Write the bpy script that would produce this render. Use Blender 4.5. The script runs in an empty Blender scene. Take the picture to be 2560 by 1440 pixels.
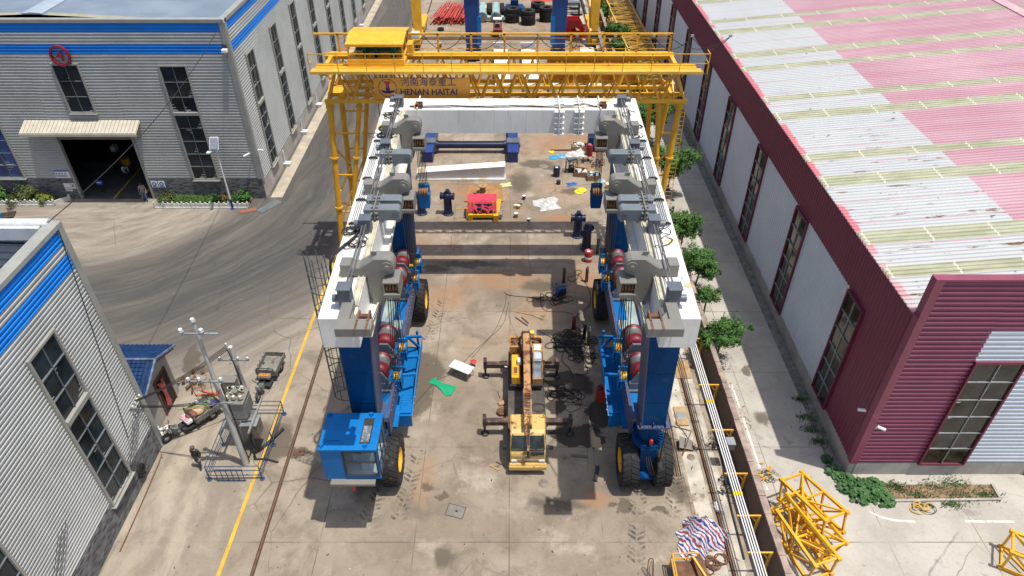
import bpy, bmesh, math, random
from mathutils import Vector, Matrix
R = math.radians
PI = math.pi
random.seed(7)
sc = bpy.context.scene
C = sc.collection

# ---------------------------------------------------------------- camera, sky, sun, exposure
CF, PITCH, CH = 1738.0, R(38.04), 30.5
cam_d = bpy.data.cameras.new("camera")
cam_d.sensor_width = 36.0
cam_d.lens = 36.0 * CF / 2560.0
cam_d.clip_end = 2000
cam = bpy.data.objects.new("camera", cam_d)
cam.location = (0, 0, CH)
cam.rotation_euler = (PI / 2 - PITCH, 0, 0)
C.objects.link(cam)
sc.camera = cam

SUN = Vector((0.25, -0.10, 1.0)).normalized()          # towards the sun
w = bpy.data.worlds.new("World")
sc.world = w
w.use_nodes = True
nt = w.node_tree
for n in list(nt.nodes): nt.nodes.remove(n)
sky = nt.nodes.new('ShaderNodeTexSky'); sky.sky_type = 'NISHITA'; sky.sun_disc = False
sky.sun_elevation = math.asin(SUN.z); sky.sun_rotation = math.atan2(SUN.x, SUN.y)
sky.dust_density = 2.5
bg = nt.nodes.new('ShaderNodeBackground'); bg.inputs[1].default_value = 0.15
wo = nt.nodes.new('ShaderNodeOutputWorld')
nt.links.new(sky.outputs[0], bg.inputs[0]); nt.links.new(bg.outputs[0], wo.inputs[0])
sd = bpy.data.lights.new("sun", 'SUN'); sd.energy = 4.35; sd.angle = R(0.6); sd.color = (1.0, 0.95, 0.87)
sun = bpy.data.objects.new("sun", sd); C.objects.link(sun)
sun.rotation_euler = SUN.to_track_quat('Z', 'Y').to_euler()
sc.view_settings.view_transform = 'Standard'
sc.view_settings.look = 'None'
sc.view_settings.exposure = 0.10
sc.view_settings.gamma = 1.0

# ---------------------------------------------------------------- where a ray of the calibrated camera meets a height or a plane
def ray(u, v):
    dv = v - 720.0
    return (u - 1280.0, CF * math.cos(PITCH) - dv * math.sin(PITCH), -(CF * math.sin(PITCH) + dv * math.cos(PITCH)))
def G(u, v, z=0.0):
    r = ray(u, v); s = (CH - z) / -r[2]
    return Vector((r[0] * s, r[1] * s, z))
def AY(u, v, Y):
    r = ray(u, v); s = Y / r[1]
    return Vector((r[0] * s, Y, CH + r[2] * s))

# ---------------------------------------------------------------- materials
class NT:
    def __init__(s, name):
        s.m = bpy.data.materials.new(name); s.m.use_nodes = True
        s.t = s.m.node_tree; s.N = s.t.nodes; s.L = s.t.links
        s.b = s.N['Principled BSDF']
        tc = s.N.new('ShaderNodeTexCoord'); s.obj = tc.outputs['Object']
        s._sep = None
    def lk(s, a, b):
        if isinstance(a, (int, float)): b.default_value = a
        elif isinstance(a, (tuple, list)): b.default_value = tuple(a) + ((1,) if len(a) == 3 and b.type == 'RGBA' else ())
        else: s.L.new(a, b)
    def math(s, op, a, b=0.0, c=None, clamp=False):
        n = s.N.new('ShaderNodeMath'); n.operation = op; n.use_clamp = clamp
        s.lk(a, n.inputs[0]); s.lk(b, n.inputs[1])
        if c is not None: s.lk(c, n.inputs[2])
        return n.outputs[0]
    def xyz(s, vec=None):
        n = s.N.new('ShaderNodeSeparateXYZ'); s.L.new(vec or s.obj, n.inputs[0]); return n.outputs
    def comb(s, x, y, z):
        n = s.N.new('ShaderNodeCombineXYZ')
        for i, a in enumerate((x, y, z)): s.lk(a, n.inputs[i])
        return n.outputs[0]
    def noise(s, scale, detail=4, rough=.55, vec=None, dist=0.0):
        n = s.N.new('ShaderNodeTexNoise'); n.inputs['Scale'].default_value = scale
        n.inputs['Detail'].default_value = detail; n.inputs['Roughness'].default_value = rough
        n.inputs['Distortion'].default_value = dist
        s.L.new(vec or s.obj, n.inputs['Vector']); return n.outputs['Fac']
    def scalev(s, v3, vec=None):
        n = s.N.new('ShaderNodeMapping'); n.inputs['Scale'].default_value = v3
        s.L.new(vec or s.obj, n.inputs['Vector']); return n.outputs[0]
    def ramp(s, f, a, b, lo=0.0, hi=1.0):
        n = s.N.new('ShaderNodeMapRange'); n.interpolation_type = 'SMOOTHSTEP'
        s.lk(f, n.inputs[0]); n.inputs[1].default_value = a; n.inputs[2].default_value = b
        n.inputs[3].default_value = lo; n.inputs[4].default_value = hi
        return n.outputs[0]
    def mix(s, f, a, b, mode='MIX'):
        n = s.N.new('ShaderNodeMix'); n.data_type = 'RGBA'; n.blend_type = mode
        s.lk(f, n.inputs[0]); s.lk(a, n.inputs[6]); s.lk(b, n.inputs[7]); return n.outputs[2]
    def bump(s, h, strength=.3, dist=.02):
        n = s.N.new('ShaderNodeBump'); n.inputs['Strength'].default_value = strength; n.inputs['Distance'].default_value = dist
        s.L.new(h, n.inputs['Height']); s.L.new(n.outputs[0], s.b.inputs['Normal'])
    def out(s, col, rough=.6, metal=0.0, spec=None):
        s.lk(col, s.b.inputs['Base Color']); s.lk(rough, s.b.inputs['Roughness']); s.b.inputs['Metallic'].default_value = metal
        if spec is not None: s.b.inputs['Specular IOR Level'].default_value = spec
        return s.m
def c3(c, k=1.0): return tuple(min(1, x * k) for x in c[:3])
_mc = {}
def mat(name, col, rough=.55, metal=0.0, var=.18, scale=1.3, stain=None, streak=None, bump=0.0, spec=None, up=False):
    """a painted or raw surface: tone varies in patches; stain = (colour, noise scale, threshold); streak = (colour, threshold) runs downwards"""
    if name in _mc: return _mc[name]
    n = NT(name)
    f = n.noise(scale, 6, .6)
    col_o = n.mix(n.ramp(f, .3, .7), c3(col, 1 - var), c3(col, 1 + var * .6))
    fine = n.noise(scale * 14, 3, .6)
    col_o = n.mix(n.ramp(fine, .55, .75, 0, .25), col_o, c3(col, .6))
    if stain:
        sf = n.ramp(n.noise(stain[1], 8, .65), stain[2], stain[2] + .08)
        if up:
            ge = n.N.new('ShaderNodeNewGeometry'); nz = n.xyz(ge.outputs['Normal'])[2]; sf = n.math('MULTIPLY', sf, n.ramp(nz, .4, .7))
        col_o = n.mix(sf, col_o, stain[0])
    if streak:
        sf = n.ramp(n.noise(1.0, 5, .6, n.scalev((7, 7, .35))), streak[1], streak[1] + .2, 0, .7)
        col_o = n.mix(sf, col_o, streak[0])
    if bump: n.bump(fine, bump, .02)
    r = n.math('ADD', n.math('MULTIPLY', f, .25), rough - .12)
    _mc[name] = n.out(col_o, r, metal, spec)
    return _mc[name]

# ---------------------------------------------------------------- mesh builder
class MB:
    def __init__(s): s.v = []; s.f = []; s.mi = []; s.sm = []
    def add(s, vs, fs, mi=0, smooth=False):
        o = len(s.v); s.v += [Vector(p) for p in vs]
        for f in fs: s.f.append([o + i for i in f]); s.mi.append(mi); s.sm.append(smooth)
        return s
    def box(s, lo, hi, mi=0, m=None):
        x0, y0, z0 = lo; x1, y1, z1 = hi
        vs = [Vector(p) for p in ((x0,y0,z0),(x1,y0,z0),(x1,y1,z0),(x0,y1,z0),(x0,y0,z1),(x1,y0,z1),(x1,y1,z1),(x0,y1,z1))]
        if m: vs = [m @ p for p in vs]
        return s.add(vs, [(0,3,2,1),(4,5,6,7),(0,1,5,4),(1,2,6,5),(2,3,7,6),(3,0,4,7)], mi)
    def cbox(s, c, d, mi=0, rz=0.0, m=None):
        M = Matrix.Translation(c) @ Matrix.Rotation(rz, 4, 'Z')
        if m: M = m @ M
        return s.box((-d[0]/2,-d[1]/2,-d[2]/2), (d[0]/2,d[1]/2,d[2]/2), mi, M)
    def hexa(s, p, mi=0):            # 8 corners: bottom 4 (ccw), top 4
        return s.add(p, [(0,3,2,1),(4,5,6,7),(0,1,5,4),(1,2,6,5),(2,3,7,6),(3,0,4,7)], mi)
    def bar(s, a, b, w, h=None, mi=0):
        a, b = Vector(a), Vector(b); d = b - a
        if d.length < 1e-6: return s
        h = h or w; d.normalize()
        up = Vector((0,0,1)) if abs(d.z) < .95 else Vector((0,1,0))
        sx = d.cross(up).normalized(); sy = sx.cross(d).normalized()
        vs = [a + sx*i*w/2 + sy*j*h/2 for i, j in ((-1,-1),(1,-1),(1,1),(-1,1))] + [b + sx*i*w/2 + sy*j*h/2 for i, j in ((-1,-1),(1,-1),(1,1),(-1,1))]
        return s.add(vs, [(0,1,2,3),(7,6,5,4),(0,4,5,1),(1,5,6,2),(2,6,7,3),(3,7,4,0)], mi)
    def cyl(s, a, b, r0, r1=None, n=12, mi=0, cap=True, smooth=True):
        a, b = Vector(a), Vector(b); d = (b - a).normalized(); r1 = r0 if r1 is None else r1
        up = Vector((0,0,1)) if abs(d.z) < .95 else Vector((1,0,0))
        sx = d.cross(up).normalized(); sy = sx.cross(d)
        A = [a + (sx*math.cos(t) + sy*math.sin(t))*r0 for t in (2*PI*i/n for i in range(n))]
        B = [b + (sx*math.cos(t) + sy*math.sin(t))*r1 for t in (2*PI*i/n for i in range(n))]
        s.add(A + B, [(i, (i+1) % n, n+(i+1) % n, n+i) for i in range(n)], mi, smooth)
        if cap:
            s.add(A, [tuple(range(n))[::-1]], mi); s.add(B, [tuple(range(n))], mi)
        return s
    def tube(s, pts, r, n=6, mi=0):
        pts = [Vector(p) for p in pts]; rings = []
        for i, p in enumerate(pts):
            d = (pts[min(i+1, len(pts)-1)] - pts[max(i-1, 0)])
            d = d.normalized() if d.length > 1e-6 else Vector((0,0,1))
            up = Vector((0,0,1)) if abs(d.z) < .9 else Vector((1,0,0))
            sx = d.cross(up).normalized(); sy = sx.cross(d)
            rings += [p + (sx*math.cos(2*PI*k/n) + sy*math.sin(2*PI*k/n))*r for k in range(n)]
        fs = []
        for i in range(len(pts)-1):
            for k in range(n): fs.append((i*n+k, i*n+(k+1) % n, (i+1)*n+(k+1) % n, (i+1)*n+k))
        return s.add(rings, fs, mi, True)
    def lathe(s, prof, n=24, axis='Z', c=(0,0,0), mi=0, smooth=True, mis=None):
        c = Vector(c); vs = []
        for r, h in prof:
            for k in range(n):
                t = 2*PI*k/n; x, y = r*math.cos(t), r*math.sin(t)
                vs.append(c + (Vector((x, y, h)) if axis == 'Z' else Vector((h, x, y)) if axis == 'X' else Vector((y, h, x))))
        o = len(s.v); s.v += vs
        for i in range(len(prof)-1):
            for k in range(n):
                s.f.append([o+i*n+k, o+i*n+(k+1) % n, o+(i+1)*n+(k+1) % n, o+(i+1)*n+k]); s.mi.append(mis[i] if mis else mi); s.sm.append(smooth)
        return s
    def prism(s, poly, y0, y1, axis='Y', mi=0, m=None):
        """poly: 2-D outline; axis Y: (x,z) outline swept in y; X: (y,z) swept in x; Z: (x,y) swept in z"""
        def P(p, t): return Vector((p[0], t, p[1])) if axis == 'Y' else Vector((t, p[0], p[1])) if axis == 'X' else Vector((p[0], p[1], t))
        n = len(poly); vs = [P(p, y0) for p in poly] + [P(p, y1) for p in poly]
        if m: vs = [m @ p for p in vs]
        return s.add(vs, [tuple(range(n)), tuple(range(2*n-1, n-1, -1))] + [(i, n+i, n+(i+1) % n, (i+1) % n) for i in range(n)], mi)
    def build(s, name, mats, parent=None, world=True, bevel=0.0, fix=True):
        me = bpy.data.meshes.new(name)
        vs = s.v
        if parent is not None and world:
            Mi = root_matrix(parent).inverted(); vs = [Mi @ p for p in vs]
        me.from_pydata([tuple(p) for p in vs], [], s.f)
        if not isinstance(mats, (list, tuple)): mats = [mats]
        for m in mats: me.materials.append(m)
        me.polygons.foreach_set('material_index', s.mi); me.polygons.foreach_set('use_smooth', s.sm)
        if fix:
            bm = bmesh.new(); bm.from_mesh(me); bmesh.ops.recalc_face_normals(bm, faces=bm.faces); bm.to_mesh(me); bm.free()
        me.update()
        o = bpy.data.objects.new(name, me); C.objects.link(o)
        if parent is not None: o.parent = parent
        if bevel:
            b = o.modifiers.new('bevel', 'BEVEL'); b.width = bevel; b.segments = 1; b.limit_method = 'ANGLE'
        return o
def root_matrix(o):
    M = o.matrix_basis.copy()
    while o.parent is not None:
        o = o.parent; M = o.matrix_basis @ M
    return M
def tag(o, label=None, cat=None, group=None, kind=None):
    if label: o['label'] = label
    if cat: o['category'] = cat
    if group: o['group'] = group
    if kind: o['kind'] = kind
    return o
def thing(name, label, cat, loc=(0,0,0), rz=0.0, group=None):
    o = bpy.data.objects.new(name, None); C.objects.link(o); o.empty_display_size = .3
    o.matrix_basis = Matrix.Translation(loc) @ Matrix.Rotation(rz, 4, 'Z')
    return tag(o, label, cat, group)
KIDS = {}
def copy_tree(src, loc=None, rz=None, label=None, group=None, scale=None, parent=None):
    c = src.copy(); C.objects.link(c)
    if parent is not None: c.parent = parent
    if loc is not None:
        M = Matrix.Translation(loc) @ Matrix.Rotation(rz or 0.0, 4, 'Z')
        if scale: M = M @ Matrix.Diagonal((scale, scale, scale, 1)) if not isinstance(scale, (tuple, list)) else M @ Matrix.Diagonal(tuple(scale) + (1,))
        c.matrix_basis = M
    if label: c['label'] = label
    if group: c['group'] = group
    for ch in list(src.children): copy_tree(ch, parent=c)
    return c
def struct(o): o['kind'] = 'structure'; return o
def tri_fix(o): return o
def blob_poly(cx, cy, rx, ry, n=22, jag=.25, rng=random, rot=0.0):
    pts = []; ph = [rng.uniform(0, 6.28) for _ in range(4)]
    for i in range(n):
        t = 2*PI*i/n
        k = 1 + jag*(.5*math.sin(2*t+ph[0]) + .35*math.sin(3*t+ph[1]) + .3*math.sin(5*t+ph[2]) + .2*math.sin(8*t+ph[3]))
        x, y = rx*k*math.cos(t), ry*k*math.sin(t)
        pts.append((cx + x*math.cos(rot) - y*math.sin(rot), cy + x*math.sin(rot) + y*math.cos(rot)))
    return pts
def coil_pts(c, r0, turns, rng, z=.03, jit=.25, squash=.8, step=.5):
    """a loose hose lying in loops"""
    pts = []; n = int(turns*2*PI/step); cx, cy = c[0], c[1]
    for i in range(n):
        t = i*step; r = r0*(1 + jit*math.sin(t*.37 + rng.uniform(0, .6)))
        pts.append((cx + r*math.cos(t) + jit*r0*math.sin(t*.13)*1.2, cy + squash*r*math.sin(t) + jit*r0*math.cos(t*.21), z + .012*(i % 5)))
    return smooth_path(pts, 2)
def wander_pts(r0, turns, rng, z=.03):
    """a hose dropped in a loose tangle: it keeps swinging towards one chance point of its heap after another"""
    x = y = 0.0; h = rng.uniform(0, 6.28); pts = []; st = .10; tx = ty = 0.0
    for i in range(int(turns*2*PI*r0*.75/st)):
        if i % rng.randint(6, 16) == 0 or math.hypot(tx-x, ty-y) < .2*r0:
            a = rng.uniform(0, 6.28); q = r0*rng.uniform(.1, 1.25); tx, ty = q*math.cos(a)*1.25, q*math.sin(a)*.8
        dh = (math.atan2(ty-y, tx-x) - h + PI) % (2*PI) - PI
        h += max(-.55, min(.55, dh))*rng.uniform(.5, 1.0)
        x += st*math.cos(h); y += st*math.sin(h); pts.append((x, y, z + .012*(i % 7)))
    return smooth_path(pts, 2)
def smooth_path(p, sub=3):
    p = [Vector(q) for q in p]; out = []
    for i in range(len(p)-1):
        a, b, c, d = p[max(i-1,0)], p[i], p[i+1], p[min(i+2,len(p)-1)]
        for k in range(sub):
            t = k/sub
            out.append(.5*((2*b) + (c-a)*t + (2*a-5*b+4*c-d)*t*t + (3*b-a-3*c+d)*t**3))
    out.append(p[-1]); return out
def sag(a, b, s, n=14):
    a, b = Vector(a), Vector(b)
    return [a.lerp(b, i/n) - Vector((0,0,4*s*(i/n)*(1-i/n))) for i in range(n+1)]
# ---------------------------------------------------------------- shared materials
M_GLASS = mat('window_glass', (.012,.022,.030), .14, var=.7, scale=.55, spec=.35)
M_MULL = mat('mullion_grey', (.13,.15,.165), .5, var=.1)
M_GREYCLAD = mat('grey_cladding', (.42,.425,.40), .5, .0, var=.14, scale=.35, streak=((.16,.15,.135), .62))
M_BLUECLAD = mat('blue_cladding', (.001,.20,.66), .5, var=.1, scale=.5)
M_TRIM = mat('grey_trim', (.30,.30,.27), .5, var=.1)
M_WHITETRIM = mat('white_trim', (.66,.68,.68), .45, var=.12)
M_CONC = mat('plinth_concrete', (.40,.37,.33), .85, var=.2, scale=.8, streak=((.22,.17,.13), .58))
M_YEL = mat('yellow_paint', (.74,.385,.022), .45, var=.14, scale=1.2, stain=((.34,.15,.04), 1.6, .64))
M_YEL2 = mat('pale_yellow_paint', (.70,.42,.08), .5, var=.15, scale=1.2, stain=((.35,.2,.08), 1.6, .63))
M_RUST = mat('rusty_steel', (.16,.075,.04), .85, var=.4, scale=2.5)
M_DARK = mat('dark_steel', (.03,.03,.033), .55, var=.3)
M_RUB = mat('black_rubber', (.018,.017,.017), .8, var=.35, scale=2.0, stain=((.06,.05,.042), 1.7, .56))
M_BLUE = mat('crane_blue', (.001,.05,.165), .5, var=.22, scale=.4, stain=((.02,.06,.13), 1.1, .6), streak=((.001,.03,.09), .58), spec=.1)
M_BLUEB = mat('bright_blue', (.003,.15,.43), .45, var=.18, scale=.7, streak=((.003,.10,.3), .64), spec=.3)
M_WHITE = mat('white_beam_paint', (.76,.75,.71), .5, var=.08, scale=.5, stain=((.56,.42,.21), .75, .555), streak=((.42,.43,.42), .55), up=True)
M_GREYP = mat('light_grey_paint', (.20,.19,.168), .5, var=.1, scale=1.0, stain=((.3,.25,.2), 1.8, .66))
M_GREYD = mat('dark_grey_paint', (.11,.125,.15), .45, var=.15)
M_STEEL = mat('galvanised_steel', (.38,.4,.41), .4, .5, var=.2)
M_NAVY = mat('navy_paint', (.005,.013,.05), .4, var=.2)
M_RED = mat('red_paint', (.42,.02,.02), .45, var=.2)
M_WOOD = mat('bare_wood', (.42,.27,.13), .8, var=.25, scale=2)
M_CARD = mat('brown_cardboard', (.30,.19,.10), .85, var=.2)
M_BLACK = mat('black_cable', (.014,.014,.016), .6, var=.2)
M_WH = mat('white_plastic', (.72,.72,.70), .4, var=.1)
M_WIRE = mat('wire_rope', (.05,.048,.045), .6, var=.2)

# ---------------------------------------------------------------- the ground: one concrete sheet
def ground_material():
    n = NT('yard_concrete')
    X, Y, Z = n.xyz()
    big = n.noise(.11, 5, .6); med = n.noise(.55, 6, .65, dist=.6); fine = n.noise(5.0, 5, .7)
    yard = n.mix(n.ramp(big, .35, .65), (.22,.178,.13), (.325,.275,.21))
    yard = n.mix(n.ramp(med, .42, .72, 0, .75), yard, (.145,.12,.093))
    yard = n.mix(n.ramp(n.noise(.3, 8, .7), .53, .68, 0, .8), yard, (.40,.352,.28))
    # rust-coloured patches inside the yard
    rm = n.ramp(n.noise(.22, 6, .68, dist=.4), .46, .68, 0, .55)
    inyard = n.math('MULTIPLY', n.ramp(Y, 27, 36), n.ramp(n.math('ABSOLUTE', X), 10.0, 7.5))
    yard = n.mix(n.math('MULTIPLY', rm, inyard), yard, (.31,.185,.105))
    # dark oil spotting
    yard = n.mix(n.ramp(n.noise(.9, 8, .72), .63, .72, 0, .7), yard, (.10,.083,.066))
    # the road to the west, worn dark by lorries that swing round the corner of the far workshop
    cx, cy = -33.0, 53.0
    dx = n.math('SUBTRACT', X, cx); dy = n.math('SUBTRACT', Y, cy)
    hyp = n.math('SQRT', n.math('ADD', n.math('MULTIPLY', dx, dx), n.math('MULTIPLY', dy, dy)))
    east = n.ramp(dy, -.5, .5); west = n.ramp(dx, .5, -.5)
    r = n.math('ADD', n.math('MULTIPLY', hyp, n.math('SUBTRACT', 1.0, east)), n.math('MULTIPLY', dx, east))
    r = n.math('ADD', n.math('MULTIPLY', r, n.math('SUBTRACT', 1.0, west)), n.math('MULTIPLY', n.math('MULTIPLY', dy, -1.0), west))
    wob = n.noise(.07, 3, .5)
    rr = n.math('ADD', r, n.math('MULTIPLY', n.math('SUBTRACT', wob, .5), 5.0))
    ang = n.math('ARCTAN2', dy, dx)
    sv = n.comb(n.math('MULTIPLY', rr, 1.3), n.math('MULTIPLY', ang, 2.0), n.math('MULTIPLY', Y, .02))
    streak = n.noise(1.0, 7, .68, sv)
    sv2 = n.comb(n.math('MULTIPLY', rr, .35), n.math('MULTIPLY', ang, 1.0), 0.0)
    streak2 = n.noise(1.0, 4, .6, sv2)
    band = n.math('MULTIPLY', n.ramp(rr, 8.8, 13.0), n.ramp(rr, 29.0, 21.0))
    road = n.mix(n.ramp(streak, .3, .7), (.19,.165,.135), (.33,.29,.235))
    dark = n.math('MULTIPLY', band, n.ramp(n.math('ADD', n.math('MULTIPLY', streak, .65), n.math('MULTIPLY', streak2, .45)), .30, .60, .25, 1.0))
    thin = n.noise(1.0, 6, .75, n.comb(n.math('MULTIPLY', n.math('ADD', rr, n.math('MULTIPLY', n.math('SUBTRACT', n.noise(.05, 2), .5), 3.5)), 3.6), n.math('MULTIPLY', ang, 1.6), n.math('MULTIPLY', Y, .03)))
    dark = n.math('MULTIPLY', dark, n.ramp(thin, .36, .6, .78, 1.0))
    road = n.mix(dark, road, n.mix(n.ramp(n.math('ADD', n.math('MULTIPLY', streak, .5), n.math('MULTIPLY', thin, .5)), .35, .65), (.034,.034,.035), (.078,.075,.071)))
    lin = n.noise(1.0, 5, .6, n.scalev((.75, .12, 1)), 1.2)
    near = n.mix(n.ramp(n.math('ADD', n.math('MULTIPLY', lin, .55), n.math('MULTIPLY', med, .5)), .4, .66), (.23,.195,.155), (.36,.315,.245))
    nearm = n.ramp(Y, 33.0, 25.5)
    road = n.mix(nearm, road, near)
    roadm = n.ramp(n.math('ADD', X, n.math('MULTIPLY', med, 1.2)), -12.4, -13.8)
    col = n.mix(roadm, yard, road)
    # the alley to the east: paler, cleaner
    al = n.mix(n.ramp(n.noise(.35, 6, .6), .35, .65), (.36,.335,.29), (.45,.425,.375))
    al = n.mix(n.ramp(n.noise(.5, 7, .7), .6, .7, 0, .6), al, (.17,.155,.13))
    alm = n.ramp(X, 11.9, 12.1)
    col = n.mix(alm, col, al)
    # dirty strip between the rail and the brick wall
    dm = n.math('MULTIPLY', n.ramp(X, 8.6, 9.2), n.ramp(X, 12.0, 11.9))
    dirt = n.mix(n.ramp(med, .35, .65), (.20,.145,.10), (.42,.37,.29))
    col = n.mix(n.math('MULTIPLY', dm, .75), col, dirt)
    # scatter of pale scrapes and grit
    col = n.mix(n.ramp(n.noise(1.0, 5, .75, n.scalev((1.2, 4.5, 1))), .66, .72, 0, .45), col, (.55,.51,.44))
    col = n.mix(n.ramp(fine, .5, .75, 0, .35), col, n.mix(.5, col, (.05,.045,.04)))
    crk = n.N.new('ShaderNodeTexVoronoi'); crk.feature = 'DISTANCE_TO_EDGE'; crk.inputs['Scale'].default_value = .16
    wv_ = n.N.new('ShaderNodeVectorMath'); wv_.operation = 'MULTIPLY_ADD'; n.L.new(n.N['Noise Texture'].outputs['Color'], wv_.inputs[0]); wv_.inputs[1].default_value = (2.2,2.2,0); n.L.new(n.obj, wv_.inputs[2]); n.L.new(wv_.outputs[0], crk.inputs['Vector'])
    col = n.mix(n.math('MULTIPLY', n.ramp(crk.outputs['Distance'], .006, .002), n.ramp(big, .45, .6, 0, .55)), col, (.06,.05,.042))
    col = n.mix(n.ramp(n.noise(1.7, 8, .75), .56, .7, 0, .42), col, (.12,.10,.08))
    col = n.mix(n.ramp(n.noise(16.0, 3, .7), .58, .72, 0, .4), col, (.06,.052,.045)); col = n.mix(n.ramp(n.noise(11.0, 4, .7), .62, .72, 0, .35), col, (.55,.50,.42))
    # casting joints
    def joint(c, per, off, wd):
        fr = n.math('FRACT', n.math('ADD', n.math('DIVIDE', c, per), off))
        d = n.math('ABSOLUTE', n.math('SUBTRACT', fr, .5))
        return n.ramp(d, wd/per, wd/per*.4)
    jx = joint(X, 4.6, .53, .035); jy = joint(Y, 5.8, .23, .035)
    jm = n.math('MULTIPLY', n.math('MULTIPLY', n.math('MAXIMUM', jx, jy), n.ramp(n.noise(.35, 5, .6), .38, .6, .05, .7)), n.ramp(X, -14.5, -12.0, .15, 1.0))
    col = n.mix(jm, col, (.07,.058,.047))

    # stains: each a place on the floor with a ragged outline
    warp = n.N.new('ShaderNodeTexNoise'); warp.inputs['Scale'].default_value = .9; warp.inputs['Detail'].default_value = 6; warp.inputs['Roughness'].default_value = .65
    n.L.new(n.obj, warp.inputs['Vector'])
    va = n.N.new('ShaderNodeVectorMath'); va.operation = 'MULTIPLY_ADD'; n.L.new(warp.outputs['Color'], va.inputs[0])
    va.inputs[1].default_value = (1.5, 1.5, 0); n.L.new(n.obj, va.inputs[2])
    def spot(u, v, rx, ry, soft=.35, rot=0.0):
        p = G(u, v)
        mp = n.N.new('ShaderNodeMapping'); mp.vector_type = 'TEXTURE'
        mp.inputs['Location'].default_value = (p.x+.75, p.y+.75, 0); mp.inputs['Scale'].default_value = (rx, ry, 1); mp.inputs['Rotation'].default_value = (0, 0, rot)
        n.L.new(va.outputs[0], mp.inputs['Vector'])
        ln = n.N.new('ShaderNodeVectorMath'); ln.operation = 'LENGTH'; n.L.new(mp.outputs[0], ln.inputs[0])
        return n.ramp(ln.outputs['Value'], 1.0+soft*.5, 1.0-soft*.5)
    def spots(lst):
        o = None
        for q in lst:
            k = spot(*q); o = k if o is None else n.math('MAXIMUM', o, k)
        return o
    rusty = spots([(1255,700,3.2,1.1,1.2), (1110,745,1.6,1.3,1.0), (1180,485,3.2,1.6,1.2), (1400,545,1.8,.6,1.0), (1420,360,3.5,3.0,1.4), (1490,1250,.6,.6,.8), (1595,950,.5,1.0,.6), (1470,700,1.4,1.5,1.2), (1060,1200,.5,1.5,1.0)])
    col = n.mix(n.math('MULTIPLY', rusty, n.ramp(med, .3, .6, .2, .75)), col, (.31,.175,.095))
    oily = spots([(1350,715,1.4,.7,.7), (1300,455,.9,2.0,.9), (1340,410,1.6,.8,.6), (1378,420,.9,.5,.3), (1428,478,.8,.6,.7), (1055,930,1.3,1.7,.35), (1045,1000,.8,1.3,.35),
                  (1108,1243,.3,.25,.3), (1068,1217,.4,.35,.6), (1565,1268,.5,.4,.4), (1527,1262,.25,.2,.3), (1648,1278,.3,.25,.3), (1866,925,.35,.4,.4), (1905,1045,.4,.6,.8),
                  (690,1105,.9,1.3,.5), (735,1128,1.0,.4,.4), (478,897,.42,1.5,.3,.25), (500,928,.55,.4,.35), (1110,1390,.5,.7,.8), (1180,660,2.4,.35,.6), (1090,672,1.1,.3,.5), (1395,1260,1.5,.3,1.0), (1670,1130,.4,1.4,.9), (1700,1230,.5,.8,.9), (650,1100,.8,1.2,.7)])
    col = n.mix(n.math('MULTIPLY', oily, .82), col, n.mix(med, (.05,.04,.03), (.14,.115,.085)))
    wet = spots([(1430,1085,1.3,.7,.12), (1465,1102,1.1,.5,.12), (1402,945,1.2,.6,.15), (1455,960,.8,.8,.4), (1520,1030,1.3,1.1,.15), (1540,990,.9,1.0,.15), (1385,1015,.6,.5,.2), (1480,1075,.7,.5,.2)])
    col = n.mix(n.math('MULTIPLY', wet, .9), col, n.mix(fine, (.02,.017,.014), (.045,.038,.03)))
    n.wet = wet
    n.bump(fine, .25, .012)
    rough = n.math('SUBTRACT', n.ramp(med, .3, .7, .75, .95), n.math('MULTIPLY', wet, .35))
    return n.out(col, rough, spec=.25)
g = MB(); g.box((-120,-25,-.5), (130,260,0))
M_GROUND = ground_material()
struct(g.build('ground', M_GROUND))
# painted yellow edge line, sunken crane rails with their dark grooves
M_LINE = mat('yellow_line_paint', (.62,.36,.03), .7, var=.2, scale=.8, stain=((.25,.2,.12), 1.4, .58))
l = MB(); l.add([(-13.98,4,.004),(-13.80,4,.004),(-12.33,101,.004),(-12.50,101,.004)], [(0,1,2,3)])
struct(l.build('edge_line', M_LINE))
l = MB()
for x in (-12.12, 10.35):
    l.add([(x-.1,4,.004),(x+.1,4,.004),(x+.1,130,.004),(x-.1,130,.004)], [(0,1,2,3)])
struct(l.build('rail_groove', mat('groove_dirt', (.06,.045,.033), .95, var=.3)))
l = MB()
for x in (-12.12, 10.35): l.box((x-.035,4,.0), (x+.035,130,.03))
struct(l.build('crane_rail', M_RUST))
l = MB(); l.add([(9.25,4,.004),(10.1,4,.004),(10.1,130,.004),(9.25,130,.004)], [(0,1,2,3)]); l.add([(10.55,4,.004),(11.0,4,.004),(11.0,130,.004),(10.55,130,.004)], [(0,1,2,3)])
struct(l.build('rail_bed', mat('rail_bed_concrete', (.47,.43,.36), .9, var=.3, scale=.9, stain=((.2,.15,.1), .8, .56))))
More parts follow.
